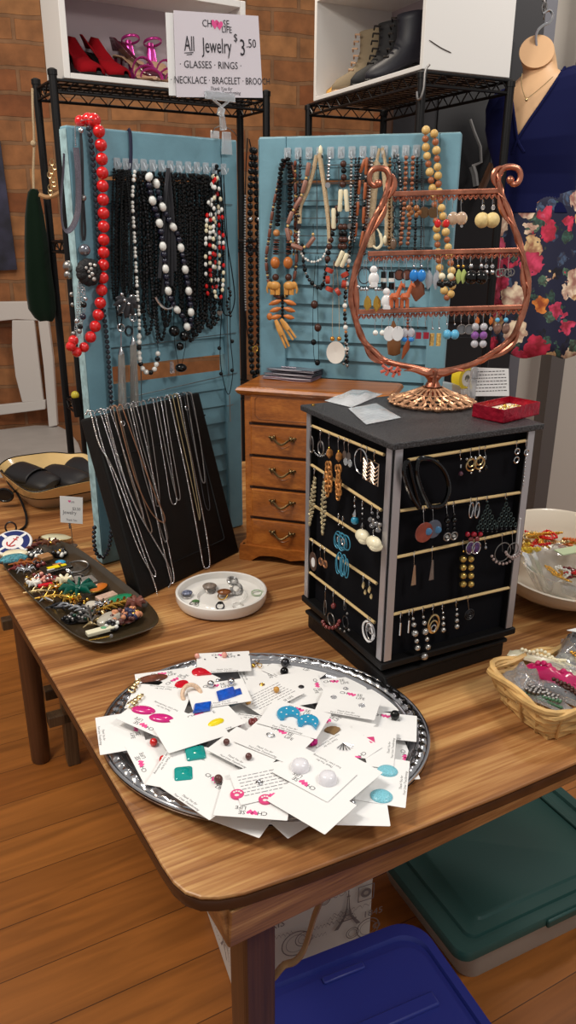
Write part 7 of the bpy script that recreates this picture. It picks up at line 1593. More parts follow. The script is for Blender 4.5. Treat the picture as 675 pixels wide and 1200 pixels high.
# ================================================================ bowl and glass dish at the right
bwc = Vector((.515, 1.318, .75)); BWR = .148
bl = thing('serving_bowl', 'large cream bowl holding a fluted glass dish at the right of the tower', 'bowl', bwc)
CRB = M('cream_glaze', (214, 202, 184), .3, coat=.3)
g = MB(); tilt = Matrix.Rotation(math.radians(6), 3, 'X')
g.lathe([(.0, .004), (.055, .0), (.062, .004), (.095, .022), (.125, .048), (.142, .078), (BWR, .100), (BWR - .003, .1015), (BWR - .006, .099), (.134, .074), (.117, .046), (.088, .024), (.055, .010), (0, .008)], bwc, 56, cap=False); g.v = [(x, y, bwc.z + (z - bwc.z) * (.90 + 2.1 * (y - bwc.y))) for x, y, z in g.v]; g.build('bowl_body', CRB, bl)
gdc = bwc + Vector((.006, -.036, .012)); GLS = M('frosted_glass', (232, 230, 228), .08, trans=.86, ior=1.2, coat=.7)
gd_ = thing('glass_dish', 'fluted clear glass dish with a scalloped rim standing inside the cream bowl', 'dish', gdc)
def fl(r, z, am, n=96): return [gdc + Vector(((r + am * math.cos(12 * 2 * PI * i / n)) * math.cos(2 * PI * i / n), (r + am * math.cos(12 * 2 * PI * i / n)) * math.sin(2 * PI * i / n), z + am * .9 * math.cos(12 * 2 * PI * i / n))) for i in range(n)]
g = MB(); g.loft([fl(.001, .012, 0), fl(.045, .012, 0), fl(.060, .022, .001), fl(.074, .042, .003), fl(.088, .066, .005), fl(.091, .067, .005), fl(.078, .042, .003), fl(.064, .018, .001), fl(.045, .008, 0), fl(.001, .008, 0)], True, False); g.build('glass_body', GLS, gd_)
GB2 = 'jewellery in the cream bowl'
def bundle(label, c, r, mts, n, seed, s=.004, nm='jewellery_bundle', cat='jewellery', grp=GB2, hgt=.5):
    t = thing(nm, label, cat, c, grp); rn = random.Random(seed)
    for k, m in enumerate(mts):
        g = MB()
        pts = [c + Vector((rn.uniform(-r, r), rn.uniform(-r, r) * .7, s + rn.uniform(0, r * hgt))) for _ in range(7)]
        g.tube(smoothpath(pts, 6), s * .45, 6); g.build('chain', m, t)
        g = MB(); beads(g, smoothpath([p + Vector((rn.uniform(-r, r) * .3, 0, s * .5)) for p in pts], 6), [(s * rn.uniform(.5, .9), 0), (s * .5, 0)], 1.0, 6); g.build('beads', m, t)
    return t
for lb, dx, dy, dz, r, ms, sd_ in (('tangle of gold chains at the left inside the cream bowl', -.072, .062, .052, .034, [GOLD, PALEGOLD, M('yellow_bead', (226, 190, 60), .3)], 3),
        ('tangle of gold and red beads at the back of the cream bowl', -.015, .088, .058, .034, [GOLD, RED, PALEGOLD], 5), ('tangle of gold and orange beads right in the cream bowl', .045, .075, .058, .026, [M('orange_bead2', (220, 120, 60), .3), GOLD], 7)):
    bundle(lb, bwc + Vector((dx, dy, dz + .004)), r * 1.15, ms, 8, sd_, .005)
for lb, dx, dy, ms, sd_ in (('small heap of gold and white beads in the glass dish', -.022, -.006, [GOLD, PEARL], 11), ('small heap of red-brown beads in the glass dish', .004, .008, [GEM, RED, PALEGOLD], 12), ('silver and pink beads at the right of the glass dish', .032, -.006, [SILVER, PINKC], 15)):
    bundle(lb, gdc + Vector((dx, dy, .030)), .022, ms, 6, sd_, .0034, grp='beads in the glass dish', hgt=1.2)
q = bwc + Vector((.035, .02, .085)); MBs = MB(); MBs.prism([(-.05, -.012), (.07, -.014), (.07, .012), (-.05, .014)], 0, .002, lambda x, y, z: q + RZ(.35) @ Vector((x, y, z + .12 * (x + .05) * .3)))
tag(MBs.build('green_card_strip', M('pale_green_card', (196, 210, 170), .5), smooth=False), 'pale green card strip sticking across the cream bowl', 'card', GB2)
pouch('plastic_bag', 'crumpled clear bag at the back left inside the cream bowl', [bwc + Vector(v) for v in ((-.095, .075, .08), (-.055, .07, .08), (-.05, .105, .08), (-.09, .105, .08))], .836, .02, 21)

# ================================================================ wicker basket at the lower right
kb0 = T(640, 868); kd = Vector((math.cos(math.radians(22)), math.sin(math.radians(22)), 0)); kl = Vector((-kd.y, kd.x, 0)); KW, KD, KH = .20, .105, .047
kc = kb0 + kd * KW / 2 + kl * (KD / 2)
bk_ = thing('wicker_basket', 'rectangular pale wicker basket of bagged jewellery at the lower right', 'basket', kc)
WIC = M('pale_wicker', (206, 166, 106), .5, var=.25, vscale=40, bump=.5, bscale=150)
def kr(w, l, r, z, wv=0., ph=0, n=8):
    P = rrect(w, l, r, n); return [kc + kd * x + kl * y + UPV * (z + wv * math.sin(i * 1.1 + ph)) for i, (x, y) in enumerate(resample2(P, 60))]
def resample2(P, n): return [(p.x, p.y) for p in resample([(x, y, 0) for x, y in P], n=n, closed=True)]
for k in range(5):
    f = k / 4.0; w, l = KW * (1 + .17 * f), KD * (1 + .30 * f); z = .006 + f * (KH - .006)
    MB().tube(kr(w, l, .02, z, .0018, k * PI), .0062 if k < 4 else .0066, 6, closed=True, flat=.55).build('woven_strip', WIC, bk_)
P = kr(KW, KD, .02, .0); Pt = kr(KW * 1.17, KD * 1.30, .02, KH)
for i in range(0, 60, 3): MB().tube([P[i], P[i].lerp(Pt[i], .5) + (P[i] - kc).normalized() * (.003 if i % 2 else -.002), Pt[i]], .0042, 5, flat=.5).build('upright_cane', WIC, bk_)
cc = [kr(KW * 1.18, KD * 1.32, .02, KH + .004)[i] for i in range(60)]
for ph in (0, PI):
    MB().tube([p + (UPV * math.sin(i * .55 + ph) + (p - kc).normalized() * math.cos(i * .55 + ph)) * .0042 for i, p in enumerate(cc)], .0044, 6, closed=True).build('braided_rim', WIC, bk_)
MB().prism([(-KW / 2 * .98, -KD / 2 * .98), (KW / 2 * .98, -KD / 2 * .98), (KW / 2 * .98, KD / 2 * .98), (-KW / 2 * .98, KD / 2 * .98)], 0, .004, lambda x, y, z: kc + kd * x + kl * y + UPV * z).build('base', WIC, bk_, smooth=False)
GK = 'bagged jewellery in the wicker basket'; FK = lambda x, y, z=0.: kc + kd * x + kl * y + UPV * z
def item(label, x, y, z, ang, L, W, h, film, inner, seed, cat='plastic bag', nm='jewellery_bag'):
    u = RZ(math.radians(ang)); pts = [FK(x, y, z) + u @ Vector((a * L / 2, b * W / 2, 0)) for a, b in ((-1, -1), (1, -1), (1, 1), (-1, 1))]
    def fill(t, f):
        rn = random.Random(seed)
        for k, m in enumerate(inner):
            if m[0] == 'slab': MB().box(FK(x, y, z + .004 + .002 * k) + u @ Vector((m[2], m[3], 0)), (m[4], m[5], .004), u).build('card_insert', m[1], t, smooth=False, bevel=.001)
            else:
                g = MB(); pp = [FK(x, y, z) + u @ Vector((rn.uniform(-.4, .4) * L, rn.uniform(-.35, .35) * W, .004 + rn.random() * h * .8)) for _ in range(7)]; beads(g, smoothpath(pp, 7), [(m[2], 0)], 1.0, 7); g.build('beads', m[1], t)
    return pouch(nm, label, pts, kc.z + z, h, seed, film, cat, GK, fill=fill)
MAGB = M('magenta_fabric', (186, 26, 92), .4); CHB = M('charcoal_glitter', (50, 54, 64), .3, var=.9, vscale=700, coat=.3)
item('crumpled clear bag with silver beads at the left end of the basket', -.086, .020, .034, 100, .06, .05, 0.043, FILM, [('b', SILVER, .0022)], 31)
item('clear bag with a silver and green watch strap near the front left of the basket', -.085, -.022, .040, -45, .075, .022, 0.014, FILM, [('b', STEEL, .003), ('b', M('green_bead', (70, 110, 80), .3), .0024)], 32)
item('clear bag holding dark brown bangles in the front of the basket', -.055, -.022, .042, -42, .085, .028, 0.020, FILM, [('b', DWOOD, .003), ('slab', CHAR, 0, 0, .05, .012)], 33)
item('magenta fabric pouch with a white tag in the middle of the basket', -.042, .004, .046, -48, .105, .026, 0.023, M('magenta_film', (190, 28, 96), .2, coat=.6, trans=.1), [('b', MAGB, .0046), ('slab', PAPER, -.025, .006, .03, .012)], 34)
item('long cream card of pearls wrapped in film right of the magenta pouch', -.015, .006, .047, -50, .12, .024, 0.020, FILM, [('slab', BEIGE, 0, 0, .10, .014), ('b', PEARL, .0026)], 35)
item('clear bag of gold and beige stones in the basket centre', .010, .012, .047, -45, .09, .04, 0.026, FILM, [('b', BEIGE, .0042), ('b', GOLD, .002)], 36)
item('cream ribbon wrapped packet along the back rim of the basket', -.030, .047, .050, -30, .105, .018, 0.014, M('cream_film', (222, 214, 186), .25, trans=.2), [('b', BEIGE, .003)], 37)
item('large bag of black glitter beads with white tags at the right of the basket', .045, .035, .050, -25, .09, .075, 0.058, FILM, [('b', CHB, .0052), ('b', CHB, .0052), ('b', CHB, .0046)], 38)
item('clear bag with a pale blue card at the front right of the basket', .052, -.022, .046, -42, .10, .04, 0.026, FILM, [('slab', M('pale_blue_card', (206, 214, 224), .4), 0, 0, .07, .03), ('b', CHB, .003)], 39)
MB_ = MB().box(FK(.020, .040, .098) , (.024, .022, .0008), RZ(.4) @ Matrix.Rotation(-.35, 3, 'X')); tag(MB_.build('paper_tag', PAPER, smooth=False), 'square white paper tag lying on the bag of black glitter beads', 'tag', GK)

# ================================================================ white chair, velvet bag, painting
CHW = M('white_chair_paint', (206, 200, 196), .45); SEATM = M('grey_seat', (172, 166, 162), .5, var=.08, vscale=8)
YC = 3.92; c00 = atY(60, 376, YC)
chr_ = thing('dining_chair', 'white wooden chair with a grey seat by the brick wall at the left', 'chair', Vector((c00.x - .22, YC - .25, 0)))
Zc = lambda px, py: atY(px, py, YC)
def bx3(P, th, nm, mt=CHW): return MB().prism([(Zc(x, y).x, Zc(x, y).z) for x, y in P], 0, th, lambda x, z, t: Vector((x, YC - .015 + t, z))).build(nm, mt, chr_, smooth=False, bevel=.004)
bx3([(-58, 356), (0, 353.5), (34, 353), (44, 357), (56, 371), (55, 376), (20, 374), (0, 376), (-60, 378)], .035, 'top_rail')
bx3([(45, 372), (57, 372), (63, 420), (68, 498), (58, 500), (52, 430)], .03, 'back_stile'); bx3([(-62, 372), (-50, 372), (-52, 430), (-56, 500), (-66, 500), (-66, 430)], .03, 'back_stile')
bx3([(15, 375), (41, 375), (46, 420), (52, 470), (27, 471), (19, 440), (15, 405)], .02, 'back_splat'); bx3([(-46, 375), (-20, 375), (-18, 420), (-20, 470), (-40, 470), (-46, 430)], .02, 'back_splat')
bx3([(-56, 474), (0, 474), (54, 468), (54, 479), (0, 486), (-56, 484)], .025, 'lower_rail')
sz_ = Zc(60, 500).z
sp_ = [T(x, y, sz_) for x, y in ((-70, 506), (0, 503), (40, 498), (68, 498), (82, 505), (92, 518), (101, 545), (92, 575), (-60, 585), (-78, 540))]
MB().prism([(p.x, p.y) for p in sp_], sz_ - .035, sz_).build('seat', SEATM, chr_, smooth=False, bevel=.01)
for p in (sp_[3], sp_[6], sp_[0], sp_[8]): 
    c = p.lerp(sum(sp_, Vector()) / len(sp_), .12); MB().lathe([(.016, 0), (.022, sz_ - .03)], (c.x, c.y, 0), 10).build('leg', CHW, chr_)
VEL = M('dark_green_velvet', (10, 28, 17), .9, sheen=.12, spec=.1); YB = 2.33
vb = thing('velvet_bag', 'dark green velvet drawstring bag hanging from the left wire unit', 'bag', atY(50, 376, YB))
rings = []
for py, cx, hw in ((222, 39.5, 4), (226, 39, 6.5), (235, 39, 8), (255, 40, 11), (285, 42, 13.5), (315, 44, 15), (345, 47, 16.5), (362, 49, 16), (372, 52, 12), (376, 54, 8)):
    c = atY(cx, py, YB); w = hw * (c - CO).dot(CW) / CF; rings.append([c + Vector((w * math.cos(a) * (1 + .06 * math.sin(5 * a)), w * .55 * math.sin(a) * (1 + .12 * math.sin(5 * a)), .002 * math.sin(3 * a))) for a in [2 * PI * i / 28 for i in range(28)]])
MB().loft(rings).build('bag_body', VEL, vb)
MB().tube(smoothpath([atY(38, 104, YB), atY(38.5, 130, YB - .02), atY(40, 165, YB - .01), atY(39, 200, YB), atY(39.5, 223, YB)], 5), .0034, 6).build('drawstring', ROPE, vb)
MB().sph(atY(39, 168, YB - .012), .008, 8, 6).build('knot', ROPE, vb)
tag(MB().tube(smoothpath([atY(46, 228, YB - .03), atY(55, 231, YB - .03), atY(64, 229, YB - .03), atY(72, 224, YB - .03)], 5), .006, 7).build('twisted_cord', M('tan_cord', (176, 134, 92), .7)), 'tan twisted cord hung between the posts of the left wire unit', 'cord')
t = thing('gold_ornament', 'pale gold openwork ornament hanging behind the left shutter', 'ornament', atY(62, 225, 2.25))
for k in range(8): MB().tube([atY(61 + 3 * math.sin(k * 1.7), 190 + k * 5, 2.25) + Vector((.006 * math.cos(a), 0, .008 * math.sin(a))) for a in [2 * PI * i / 12 for i in range(12)]], .0013, 5, closed=True).build('ornament_link', PALEGOLD, t)
t = thing('hanging_trinket', 'small yellow and green glass trinket on the left wire unit beside the shutter', 'ornament', atY(88, 470, 2.2)); MB().sph(atY(88, 463, 2.2), .012, 10, 8).build('yellow_bead', M('yellow_glass', (206, 190, 60), .15, coat=.5), t); MB().tube([atY(88, 466, 2.2), atY(90, 476, 2.2), atY(92, 488, 2.2)], .012, 8).build('dark_body', JETM, t)
WP = W0 + wn * .034
pnt = thing('painting', 'dark blue-purple canvas painting at the far left of the brick wall', 'painting', onp(-20, 318, WP, wn))
PNTM = M('blue_purple_canvas', (44, 44, 66), .6, var=.9, vscale=7)
pq = [onp(x, y, WP, wn) for x, y in ((-60, 160), (0, 165), (20, 316), (-60, 320))]
MB().add(pq + [p - wn * .028 for p in pq], [(0, 1, 2, 3), (7, 6, 5, 4), (0, 4, 5, 1), (1, 5, 6, 2), (2, 6, 7, 3), (3, 7, 4, 0)]).build('canvas', PNTM, pnt, smooth=False)

# ================================================================ shoes in the cubes
def shoe(label, P, d, mt, sole, L=.17, heel=.06, kind='pump', grp=None, nm='high_heel', fat=1.25):
    """P: heel ground point; d: direction of the toe (unit, horizontal)"""
    v = Vector((-d.y, d.x, 0)); t = thing(nm, label, 'shoe', P + d * L * .5, grp); F = lambda x, y, z: P + d * (x * L) + v * (y * fat) + UPV * z
    hz_ = lambda x: heel * max(0, min(1, (.78 - x) / .62)) ** 1.3
    g = MB(); rs = []
    for x, w in ((-.02, .010), (.05, .020), (.2, .021), (.4, .020), (.6, .026), (.78, .029), (.92, .020), (1.0, .006)): rs.append([F(x, w * math.cos(a), hz_(x) + .004 + .004 * math.sin(a)) for a in [2 * PI * i / 14 for i in range(14)]])
    g.loft(rs); g.build('sole', sole, t)
    MB().tube([F(.06, 0, hz_(.06)), F(.05, 0, heel * .4), F(.055, 0, 0)], [.013, .007, .006], 8).build('heel', mt, t)
    if kind == 'pump':
        g = MB(); rs = []
        for x, w, h in ((-.03, .016, .045), (.1, .024, .040), (.3, .023, .026), (.5, .025, .020), (.62, .029, .030), (.78, .031, .030), (.9, .024, .022), (1.0, .008, .012)):
            op = x < .6; rs.append([F(x, (w * (1 - .1 * (k / 9 - .5) ** 2)) * math.cos(PI * (1 - k / 9)), hz_(x) + .004 + (h * abs(math.cos(PI * (1 - k / 9))) ** .6 if op else h * math.sin(PI * k / 9) ** .7)) for k in range(10)])
        g.loft(rs, False, False); g.build('upper', mt, t, solid=.003)
    elif kind == 'sandal':
        for x0, h, w in ((.72, .030, .031), (.88, .022, .026), (.55, .040, .027)): MB().tube([F(x0, w * math.cos(PI * k / 10), hz_(x0) + .005 + h * math.sin(PI * k / 10)) for k in range(11)], .0042, 6, flat=.5).build('strap', mt, t)
        c = F(.05, 0, heel + .055); MB().tube([c + d * .030 * math.cos(a) * .9 + v * .024 * math.sin(a) + UPV * .006 * math.cos(a) for a in [2 * PI * i / 20 for i in range(20)]], .004, 6, closed=True, flat=.5).build('ankle_strap', mt, t)
        MB().tube([F(-.03, 0, heel), F(-.04, 0, heel + .03), F(-.06, 0, heel + .056)], [.016, .013, .008], 7, flat=.4).build('heel_counter', mt, t)
    elif kind == 'boot':
        g = MB(); rs = []
        for z, x0, x1, w in ((.006, -.04, 1.0, .030), (.018, -.05, 1.0, .032), (.035, -.05, .9, .031), (.05, -.05, .68, .029), (.07, -.05, .5, .028), (.10, -.05, .44, .028), (.135, -.06, .44, .030), (.155, -.07, .46, .031)):
            zz = lambda x: z + hz_(x) * max(0, 1 - z / .2); rs.append([F((x0 + x1) / 2 + (x1 - x0) / 2 * math.cos(a), w * math.sin(a) * (1 - .18 * math.cos(a)), zz((x0 + x1) / 2 + (x1 - x0) / 2 * math.cos(a))) for a in [2 * PI * i / 22 for i in range(22)]])
        g.loft(rs, True, False); g.build('boot_upper', mt, t, solid=.003)
        for k in range(6):
            x_ = .62 - .028 * k * (1.6 if k < 3 else .8); z_ = .058 + .018 * k; MB().tube([F(x_, -.016, z_), F(x_ + .05, 0, z_ + .004), F(x_, .016, z_)], .0026, 5).build('lace', sole, t)
    return t
REDS = M('red_suede', (134, 6, 18), .85, spec=.15); INS = M('tan_insole', (196, 158, 126), .5); MAR = M('maroon_patent', (74, 14, 34), .15, coat=.6); MGS = M('magenta_metallic', (190, 60, 140), .25, metal=.6); BLKS = M('black_sole', (20, 18, 18), .5)
zs = lz + .016; front = -Ll
def lp(x, y): return LF(x, y, zs)
shoe('left red suede platform pump in the left cube', lp(.075, .135), (front + Ld * .35).normalized(), REDS, BLKS, .145, .06, grp='shoes in the left cube'); shoe('right red suede platform pump in the left cube', lp(.140, .135), (front + Ld * .45).normalized(), REDS, BLKS, .145, .065, grp='shoes in the left cube')
shoe('glossy maroon pump beside the red pumps in the left cube', lp(.215, .13), (Ld * .75 + front * .65).normalized(), MAR, INS, .15, .065, grp='shoes in the left cube')
shoe('left metallic magenta strappy sandal in the left cube', lp(.26, .13), (Ld * .1 + front).normalized(), MGS, INS, .14, .06, 'sandal', 'shoes in the left cube'); shoe('right metallic magenta strappy sandal in the left cube', lp(.325, .13), (Ld * .15 + front).normalized(), MGS, INS, .14, .06, 'sandal', 'shoes in the left cube')
zr = lz + .012; frR = -Rl
def rp(x, y): return RF(x, y, zr)
KHA = M('khaki_suede', (132, 116, 92), .8); BKS = M('black_suede', (22, 21, 24), .7); FLO = M('floral_wedge', (186, 138, 66), .5, var=.7, vscale=60); BWN = M('brown_boot', (92, 70, 54), .6); NVB = M('dark_navy_boot', (28, 28, 38), .5)
GSH = 'boots in the right cube'
shoe('tan floral wedge sandal at the left of the right cube', rp(.115, .17), (frR * .8 - Rd * .35).normalized(), FLO, INS, .15, .05, 'pump', GSH)
shoe('khaki lace-up ankle boot in the right cube', rp(.155, .16), (frR - Rd * .2).normalized(), KHA, INS, .15, .045, 'boot', GSH, 'ankle_boot')
shoe('black lace-up ankle boot in the middle of the right cube', rp(.255, .16), (frR - Rd * .1).normalized(), BKS, BLKS, .15, .05, 'boot', GSH, 'ankle_boot')
shoe('dark navy ankle boot at the right of the right cube', rp(.37, .15), (frR - Rd * .35).normalized(), NVB, BLKS, .15, .04, 'boot', GSH, 'ankle_boot')
hk = RF(RW * .995, -.016, SZ); tag(MB().tube(smoothpath([RF(RW + .035, -.004, SZ + .01), RF(RW + .03, -.012, SZ - .004), RF(RW + .03, -.014, SZ - .04), RF(RW + .024, -.018, SZ - .062), RF(RW + .012, -.018, SZ - .060), RF(RW + .008, -.018, SZ - .045)], 5), .0028, 7).build('s_hook', STEEL), 'steel S hook hanging on the corner of the right wire unit', 'hook')

# ================================================================ dress form with the floral dress
YM = 2.32; SKN = M('mannequin_tan', (216, 172, 128), .5)
dmf = thing('dress_form', 'tan torso mannequin in a navy wrap dress with floral skirt hanging at the right', 'mannequin', atY(628, 420, YM))
def ringpx(py, cx, hw, dep, n=64, tl_=0., off=0.):
    c = atY(cx, py, YM); Zd = (c - CO).dot(CW); w = hw * Zd / CF
    return [Vector((c.x + w * math.cos(a), c.y + off + w * dep * math.sin(a), c.z + tl_ * w * math.cos(a) + 0)) for a in [2 * PI * i / n for i in range(n)]]
def torso(mul=1.0):
    prof = [(70, 633, 18, .9), (84, 633, 19.5, .85), (89, 632, 25, .75), (95, 631, 37, .6), (102, 629, 46, .55), (116, 627, 51, .55), (140, 626, 53, .58), (165, 626, 50, .66), (185, 627, 47, .64), (205, 628, 44, .58), (228, 629, 42, .58), (250, 629, 45, .58)]
    return [(py, cx, hw * (mul if py > 100 else 1), d) for py, cx, hw, d in prof]
tilt_ = lambda py: .30 * max(0, min(1, (200 - py) / 90.0)) * (1 if py > 92 else .5)
rs = [ringpx(p[0], p[1], p[2], p[3], tl_=tilt_(p[0])) for p in torso(.975)][1:]
cN = atY(629, 60, YM - .02); kN = (cN - CO).dot(CW) / CF
def neck(c, rx, ry, up, back): return [c + Vector((rx * kN * math.cos(a) - .35 * ry * kN * math.sin(a) * up, ry * kN * math.sin(a) * back, ry * kN * math.sin(a) * up + .42 * rx * kN * math.cos(a))) for a in [2 * PI * i / 64 for i in range(64)]]
top = neck(cN, 18.5, 18.5, .92, .55); mid = neck(atY(632, 73, YM), 18.0, 17.5, .35, .85)
MB().loft([top, mid] + rs).build('torso', SKN, dmf)
NVY = M('navy_jersey', (16, 20, 62), .85, spec=.15)
# bodice with a deep V neck: drop the faces that fall inside the V
NB = 240; R2 = [ringpx(p[0], p[1], p[2] * 1.03 + .8, p[3] * 1.03, NB, tl_=tilt_(p[0])) for p in torso()]
fine = []
for a, b in zip(R2[2:], R2[3:]):
    for k in range(14): fine.append([p.lerp(q, k / 14) for p, q in zip(a, b)])
fine.append(R2[-1])
def px_of(p):
    q = p - CO; z = q.dot(CW); return 337.5 + CF * q.dot(CX) / z, 600 - CF * q.dot(CU) / z
g = MB(); n = NB; g.v = [tuple(p) for r in fine for p in r]
for r in range(len(fine) - 1):
    for i in range(n):
        j = (i + 1) % n; c = (fine[r][i] + fine[r][j] + fine[r + 1][i]) / 3; x, y = px_of(c); a = 2 * PI * i / n; frnt = math.sin(a) < .35
        lft = 597 + (y - 98) * (606 - 597) / 66.0; rgt = 664 - (y - 77) * (664 - 606) / 87.0
        if frnt and y < 164 and lft < x < rgt: continue
        if not frnt and y < 96 and 604 < x < 655: continue
        g.f.append((r * n + i, r * n + j, (r + 1) * n + j, (r + 1) * n + i)); g.m.append(0)
g.build('bodice', NVY, dmf, solid=.003)
bod = [Vector(v) for v in g.v]; bpx = [px_of(p) for p in bod]
for pts in ([(597.5, 101), (600, 120), (603, 142), (606.5, 164), (614, 178)], [(662, 79), (650, 98), (636, 119), (620, 142), (606.5, 164), (600, 180)]):
    pp = []
    for x, y in pts:
        best = min((i for i in range(len(bod)) if bod[i].y < YM + .01), key=lambda i: (bpx[i][0] - x) ** 2 + (bpx[i][1] - y) ** 2); pp.append(onp(x, y, bod[best] - Vector((0, .002, 0)), Vector((0, 1, 0))))
    MB().tube(smoothpath(pp, 5), .0042, 6).build('neckline_edge', NVY, dmf)
# cap sleeves
for sg, cx, dy in ((-1, 583, 4), (1, 674, -20)):
    rs = []
    for py, dx, hw in ((100, -10 * sg, 9), (108, -4 * sg, 13), (120, 0, 13), (136, 2 * sg, 11), (140, 2 * sg, 10)): rs.append(ringpx(py + dy, cx + dx, hw, .8, 24, tl_=.3))
    MB().loft(rs, True, False).build('cap_sleeve', NVY, dmf, solid=.002)
# floral skirt with soft folds
FLM = bpy.data.materials.new('floral_print'); FLM.use_nodes = True; nt = FLM.node_tree; L = nt.links; b = nt.nodes['Principled BSDF']; b.inputs['Roughness'].default_value = .75
tc = nd(nt, 'ShaderNodeTexCoord'); nz = nd(nt, 'ShaderNodeTexNoise'); nz.inputs['Scale'].default_value = 60; nz.inputs['Detail'].default_value = 1; L.new(tc.outputs['Object'], nz.inputs['Vector'])
ad = nd(nt, 'ShaderNodeVectorMath', operation='MULTIPLY_ADD'); ad.inputs[1].default_value = (.030, .030, .030); L.new(nz.outputs['Color'], ad.inputs[0]); L.new(tc.outputs['Object'], ad.inputs[2])
def layer(scale, cols, thr, prev, loc):
    mp = nd(nt, 'ShaderNodeMapping'); mp.inputs['Location'].default_value = loc; L.new(ad.outputs[0], mp.inputs['Vector'])
    vo = nd(nt, 'ShaderNodeTexVoronoi'); vo.inputs['Scale'].default_value = scale; L.new(mp.outputs['Vector'], vo.inputs['Vector'])
    sp = nd(nt, 'ShaderNodeSeparateColor'); L.new(vo.outputs['Color'], sp.inputs[0])
    rp = nd(nt, 'ShaderNodeValToRGB'); rp.color_ramp.interpolation = 'CONSTANT'
    for i, c in enumerate(cols):
        e = rp.color_ramp.elements[i] if i < 2 else rp.color_ramp.elements.new(i / len(cols))
        e.position = i / len(cols); e.color = lin(c)
    L.new(sp.outputs[0], rp.inputs['Fac'])
    # petals: a finer cell pattern, tinted inside each bloom
    v2 = nd(nt, 'ShaderNodeTexVoronoi'); v2.inputs['Scale'].default_value = scale * 3.0; L.new(mp.outputs['Vector'], v2.inputs['Vector'])
    r2 = nd(nt, 'ShaderNodeValToRGB'); r2.color_ramp.elements[0].color = (1, 1, 1, 1); r2.color_ramp.elements[0].position = .2; r2.color_ramp.elements[1].color = (.40, .22, .24, 1); r2.color_ramp.elements[1].position = .75; L.new(v2.outputs['Distance'], r2.inputs['Fac'])
    mu = nd(nt, 'ShaderNodeMix', data_type='RGBA', blend_type='MULTIPLY'); mu.inputs[0].default_value = 1.0; L.new(rp.outputs['Color'], mu.inputs[6]); L.new(r2.outputs['Color'], mu.inputs[7])
    lt = nd(nt, 'ShaderNodeMath', operation='LESS_THAN'); lt.inputs[1].default_value = thr; L.new(vo.outputs['Distance'], lt.inputs[0])
    gt = nd(nt, 'ShaderNodeMath', operation='GREATER_THAN'); gt.inputs[1].default_value = .22; L.new(sp.outputs[1], gt.inputs[0]); mm = nd(nt, 'ShaderNodeMath', operation='MULTIPLY'); L.new(lt.outputs[0], mm.inputs[0]); L.new(gt.outputs[0], mm.inputs[1])
    mx = nd(nt, 'ShaderNodeMix', data_type='RGBA'); L.new(mm.outputs[0], mx.inputs[0]); L.new(mu.outputs[2], mx.inputs[7])
    if prev is None: mx.inputs[6].default_value = lin((22, 24, 54))
    else: L.new(prev, mx.inputs[6])
    return mx.outputs[2]
o1 = layer(26, [(60, 96, 84), (86, 120, 100), (22, 24, 54), (70, 90, 120)], .5, None, (3, 1, 2))
o2 = layer(15, [(226, 70, 108), (238, 206, 150), (222, 58, 92), (232, 140, 60), (240, 214, 186)], .43, o1, (0, 0, 0))
o3 = layer(11.5, [(232, 96, 132), (216, 48, 84), (244, 222, 190), (236, 160, 80), (226, 70, 110)], .40, o2, (7, 5, 9))
L.new(o3, b.inputs['Base Color'])
rs = []
for k in range(14):
    f = k / 13; py = 224 + 188 * f; hw = 43 + 13 * f ** .7; cx = 629 - 1.5 * f; c = atY(cx, py, YM); w = hw * (c - CO).dot(CW) / CF
    rs.append([Vector((c.x + w * math.cos(a) * (1 + .05 * f * math.sin(7 * a)), c.y + w * (.6 + .1 * f) * math.sin(a) * (1 + .10 * f * math.sin(7 * a)), c.z + .016 * math.cos(a) * (1 - f) + .008 * f * math.sin(7 * a))) for a in [2 * PI * i / 84 for i in range(84)]])
MB().loft(rs, True, False).build('floral_skirt', FLM, dmf, solid=.002)
hk = [(629, 56), (628, 44), (630, 36), (636, 30), (644, 26), (648, 18), (644, 12), (636, 16)]
MB().tube(smoothpath([atY(x, y, YM - .01) for x, y in hk], 5), .0036, 7).build('hanger_hook', SILVER, dmf)
g = MB()
for k in range(9): g.tube([atY(638, 16 - k * 7, YM) + Vector(((.006 if k % 2 else .001) * math.cos(a), (.001 if k % 2 else .006) * math.cos(a), .012 * math.sin(a))) for a in [2 * PI * i / 12 for i in range(12)]], .0022, 5, closed=True)
tag(g.build('hanging_chain', STEEL), 'steel chain above the dress form from which its hook hangs', 'chain')
t = thing('chain_necklace', 'fine gold necklace with a small pendant on the dress form', 'necklace', atY(617, 118, YM - .07)); nk = [(612, 86), (611, 96), (613, 107), (617, 115), (625, 110), (637, 100), (648, 90)]
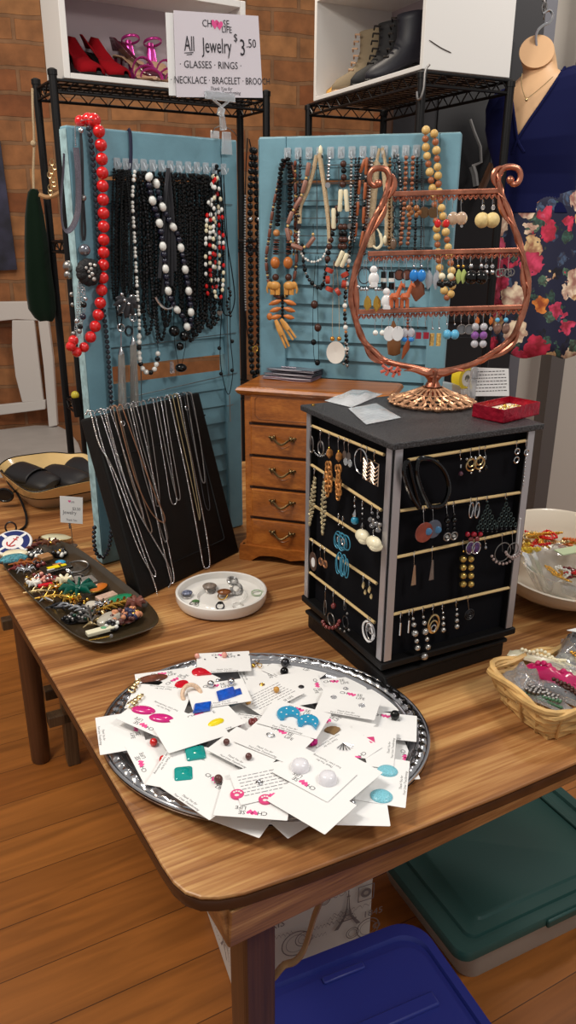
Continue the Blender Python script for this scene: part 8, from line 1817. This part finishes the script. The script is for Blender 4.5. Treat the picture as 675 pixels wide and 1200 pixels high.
MB().tube(smoothpath([atY(x, y, YM - .066 - .03 * (1 if 600 < x < 630 else .3)) for x, y in nk], 5), .0011, 5).build('chain', PALEGOLD, t); MB().sph(atY(617, 117, YM - .098), .004, 8, 6).build('pendant', PALEGOLD, t)
# steel bracket arms by the cupboard
t = thing('wall_bracket', 'steel and wooden hanger arms fixed on the dark cupboard beside the right shutter', 'bracket', atY(566, 225, 2.70))
for P, r, m in (([(551, 140), (556, 155), (563, 172), (564, 190), (553, 195)], .005, STEEL), ([(553, 195), (556, 204), (558, 218)], .011, STEEL), ([(594, 140), (584, 160), (575, 176), (574, 195)], .007, DKMET), ([(577, 192), (569, 210), (562, 226)], .013, DWD)): MB().tube([atY(x, y, 2.70) for x, y in P], r, 7, flat=.5).build('bracket_arm', m, t)
# ================================================================ light: ceiling spots of the shop
def area(name, loc, tgt, size, power, col=(1, .9, .78), spread=180):
    l = bpy.data.lights.new(name, 'AREA'); l.shape = 'DISK'; l.size = size; l.energy = power; l.color = col; l.spread = math.radians(spread)
    o = bpy.data.objects.new(name, l); COL.objects.link(o); o.location = loc
    o.rotation_euler = (Vector(tgt) - Vector(loc)).to_track_quat('-Z', 'Y').to_euler(); return o
area('ceiling_lamp', (-.9, .75, 2.65), (0, 1.3, .8), .45, 26, (1, .96, .9))
area('ceiling_lamp', (1.1, .1, 2.6), (.5, 1.0, .4), .5, 22, (1, .95, .88))
area('ceiling_lamp', (-.3, 2.6, 2.75), (-.5, 3.4, 1.0), .3, 19, (1, .88, .72))
area('ceiling_lamp', (1.2, 1.9, 2.75), (.9, 2.6, 1.0), .3, 14, (1, .95, .88))
area('ceiling_lamp', (-1.6, .9, 2.7), (-1.0, 1.8, 0), .3, 18, (1, .82, .6))
wd = bpy.data.worlds.new('shop_air'); wd.use_nodes = True; bpy.context.scene.world = wd
bg = wd.node_tree.nodes['Background']; bg.inputs[0].default_value = (1, .97, .93, 1); bg.inputs[1].default_value = .5
vs = bpy.context.scene.view_settings; vs.view_transform = 'Standard'; vs.look = 'None'; vs.gamma = 1; vs.use_curve_mapping = False; vs.exposure = -.42
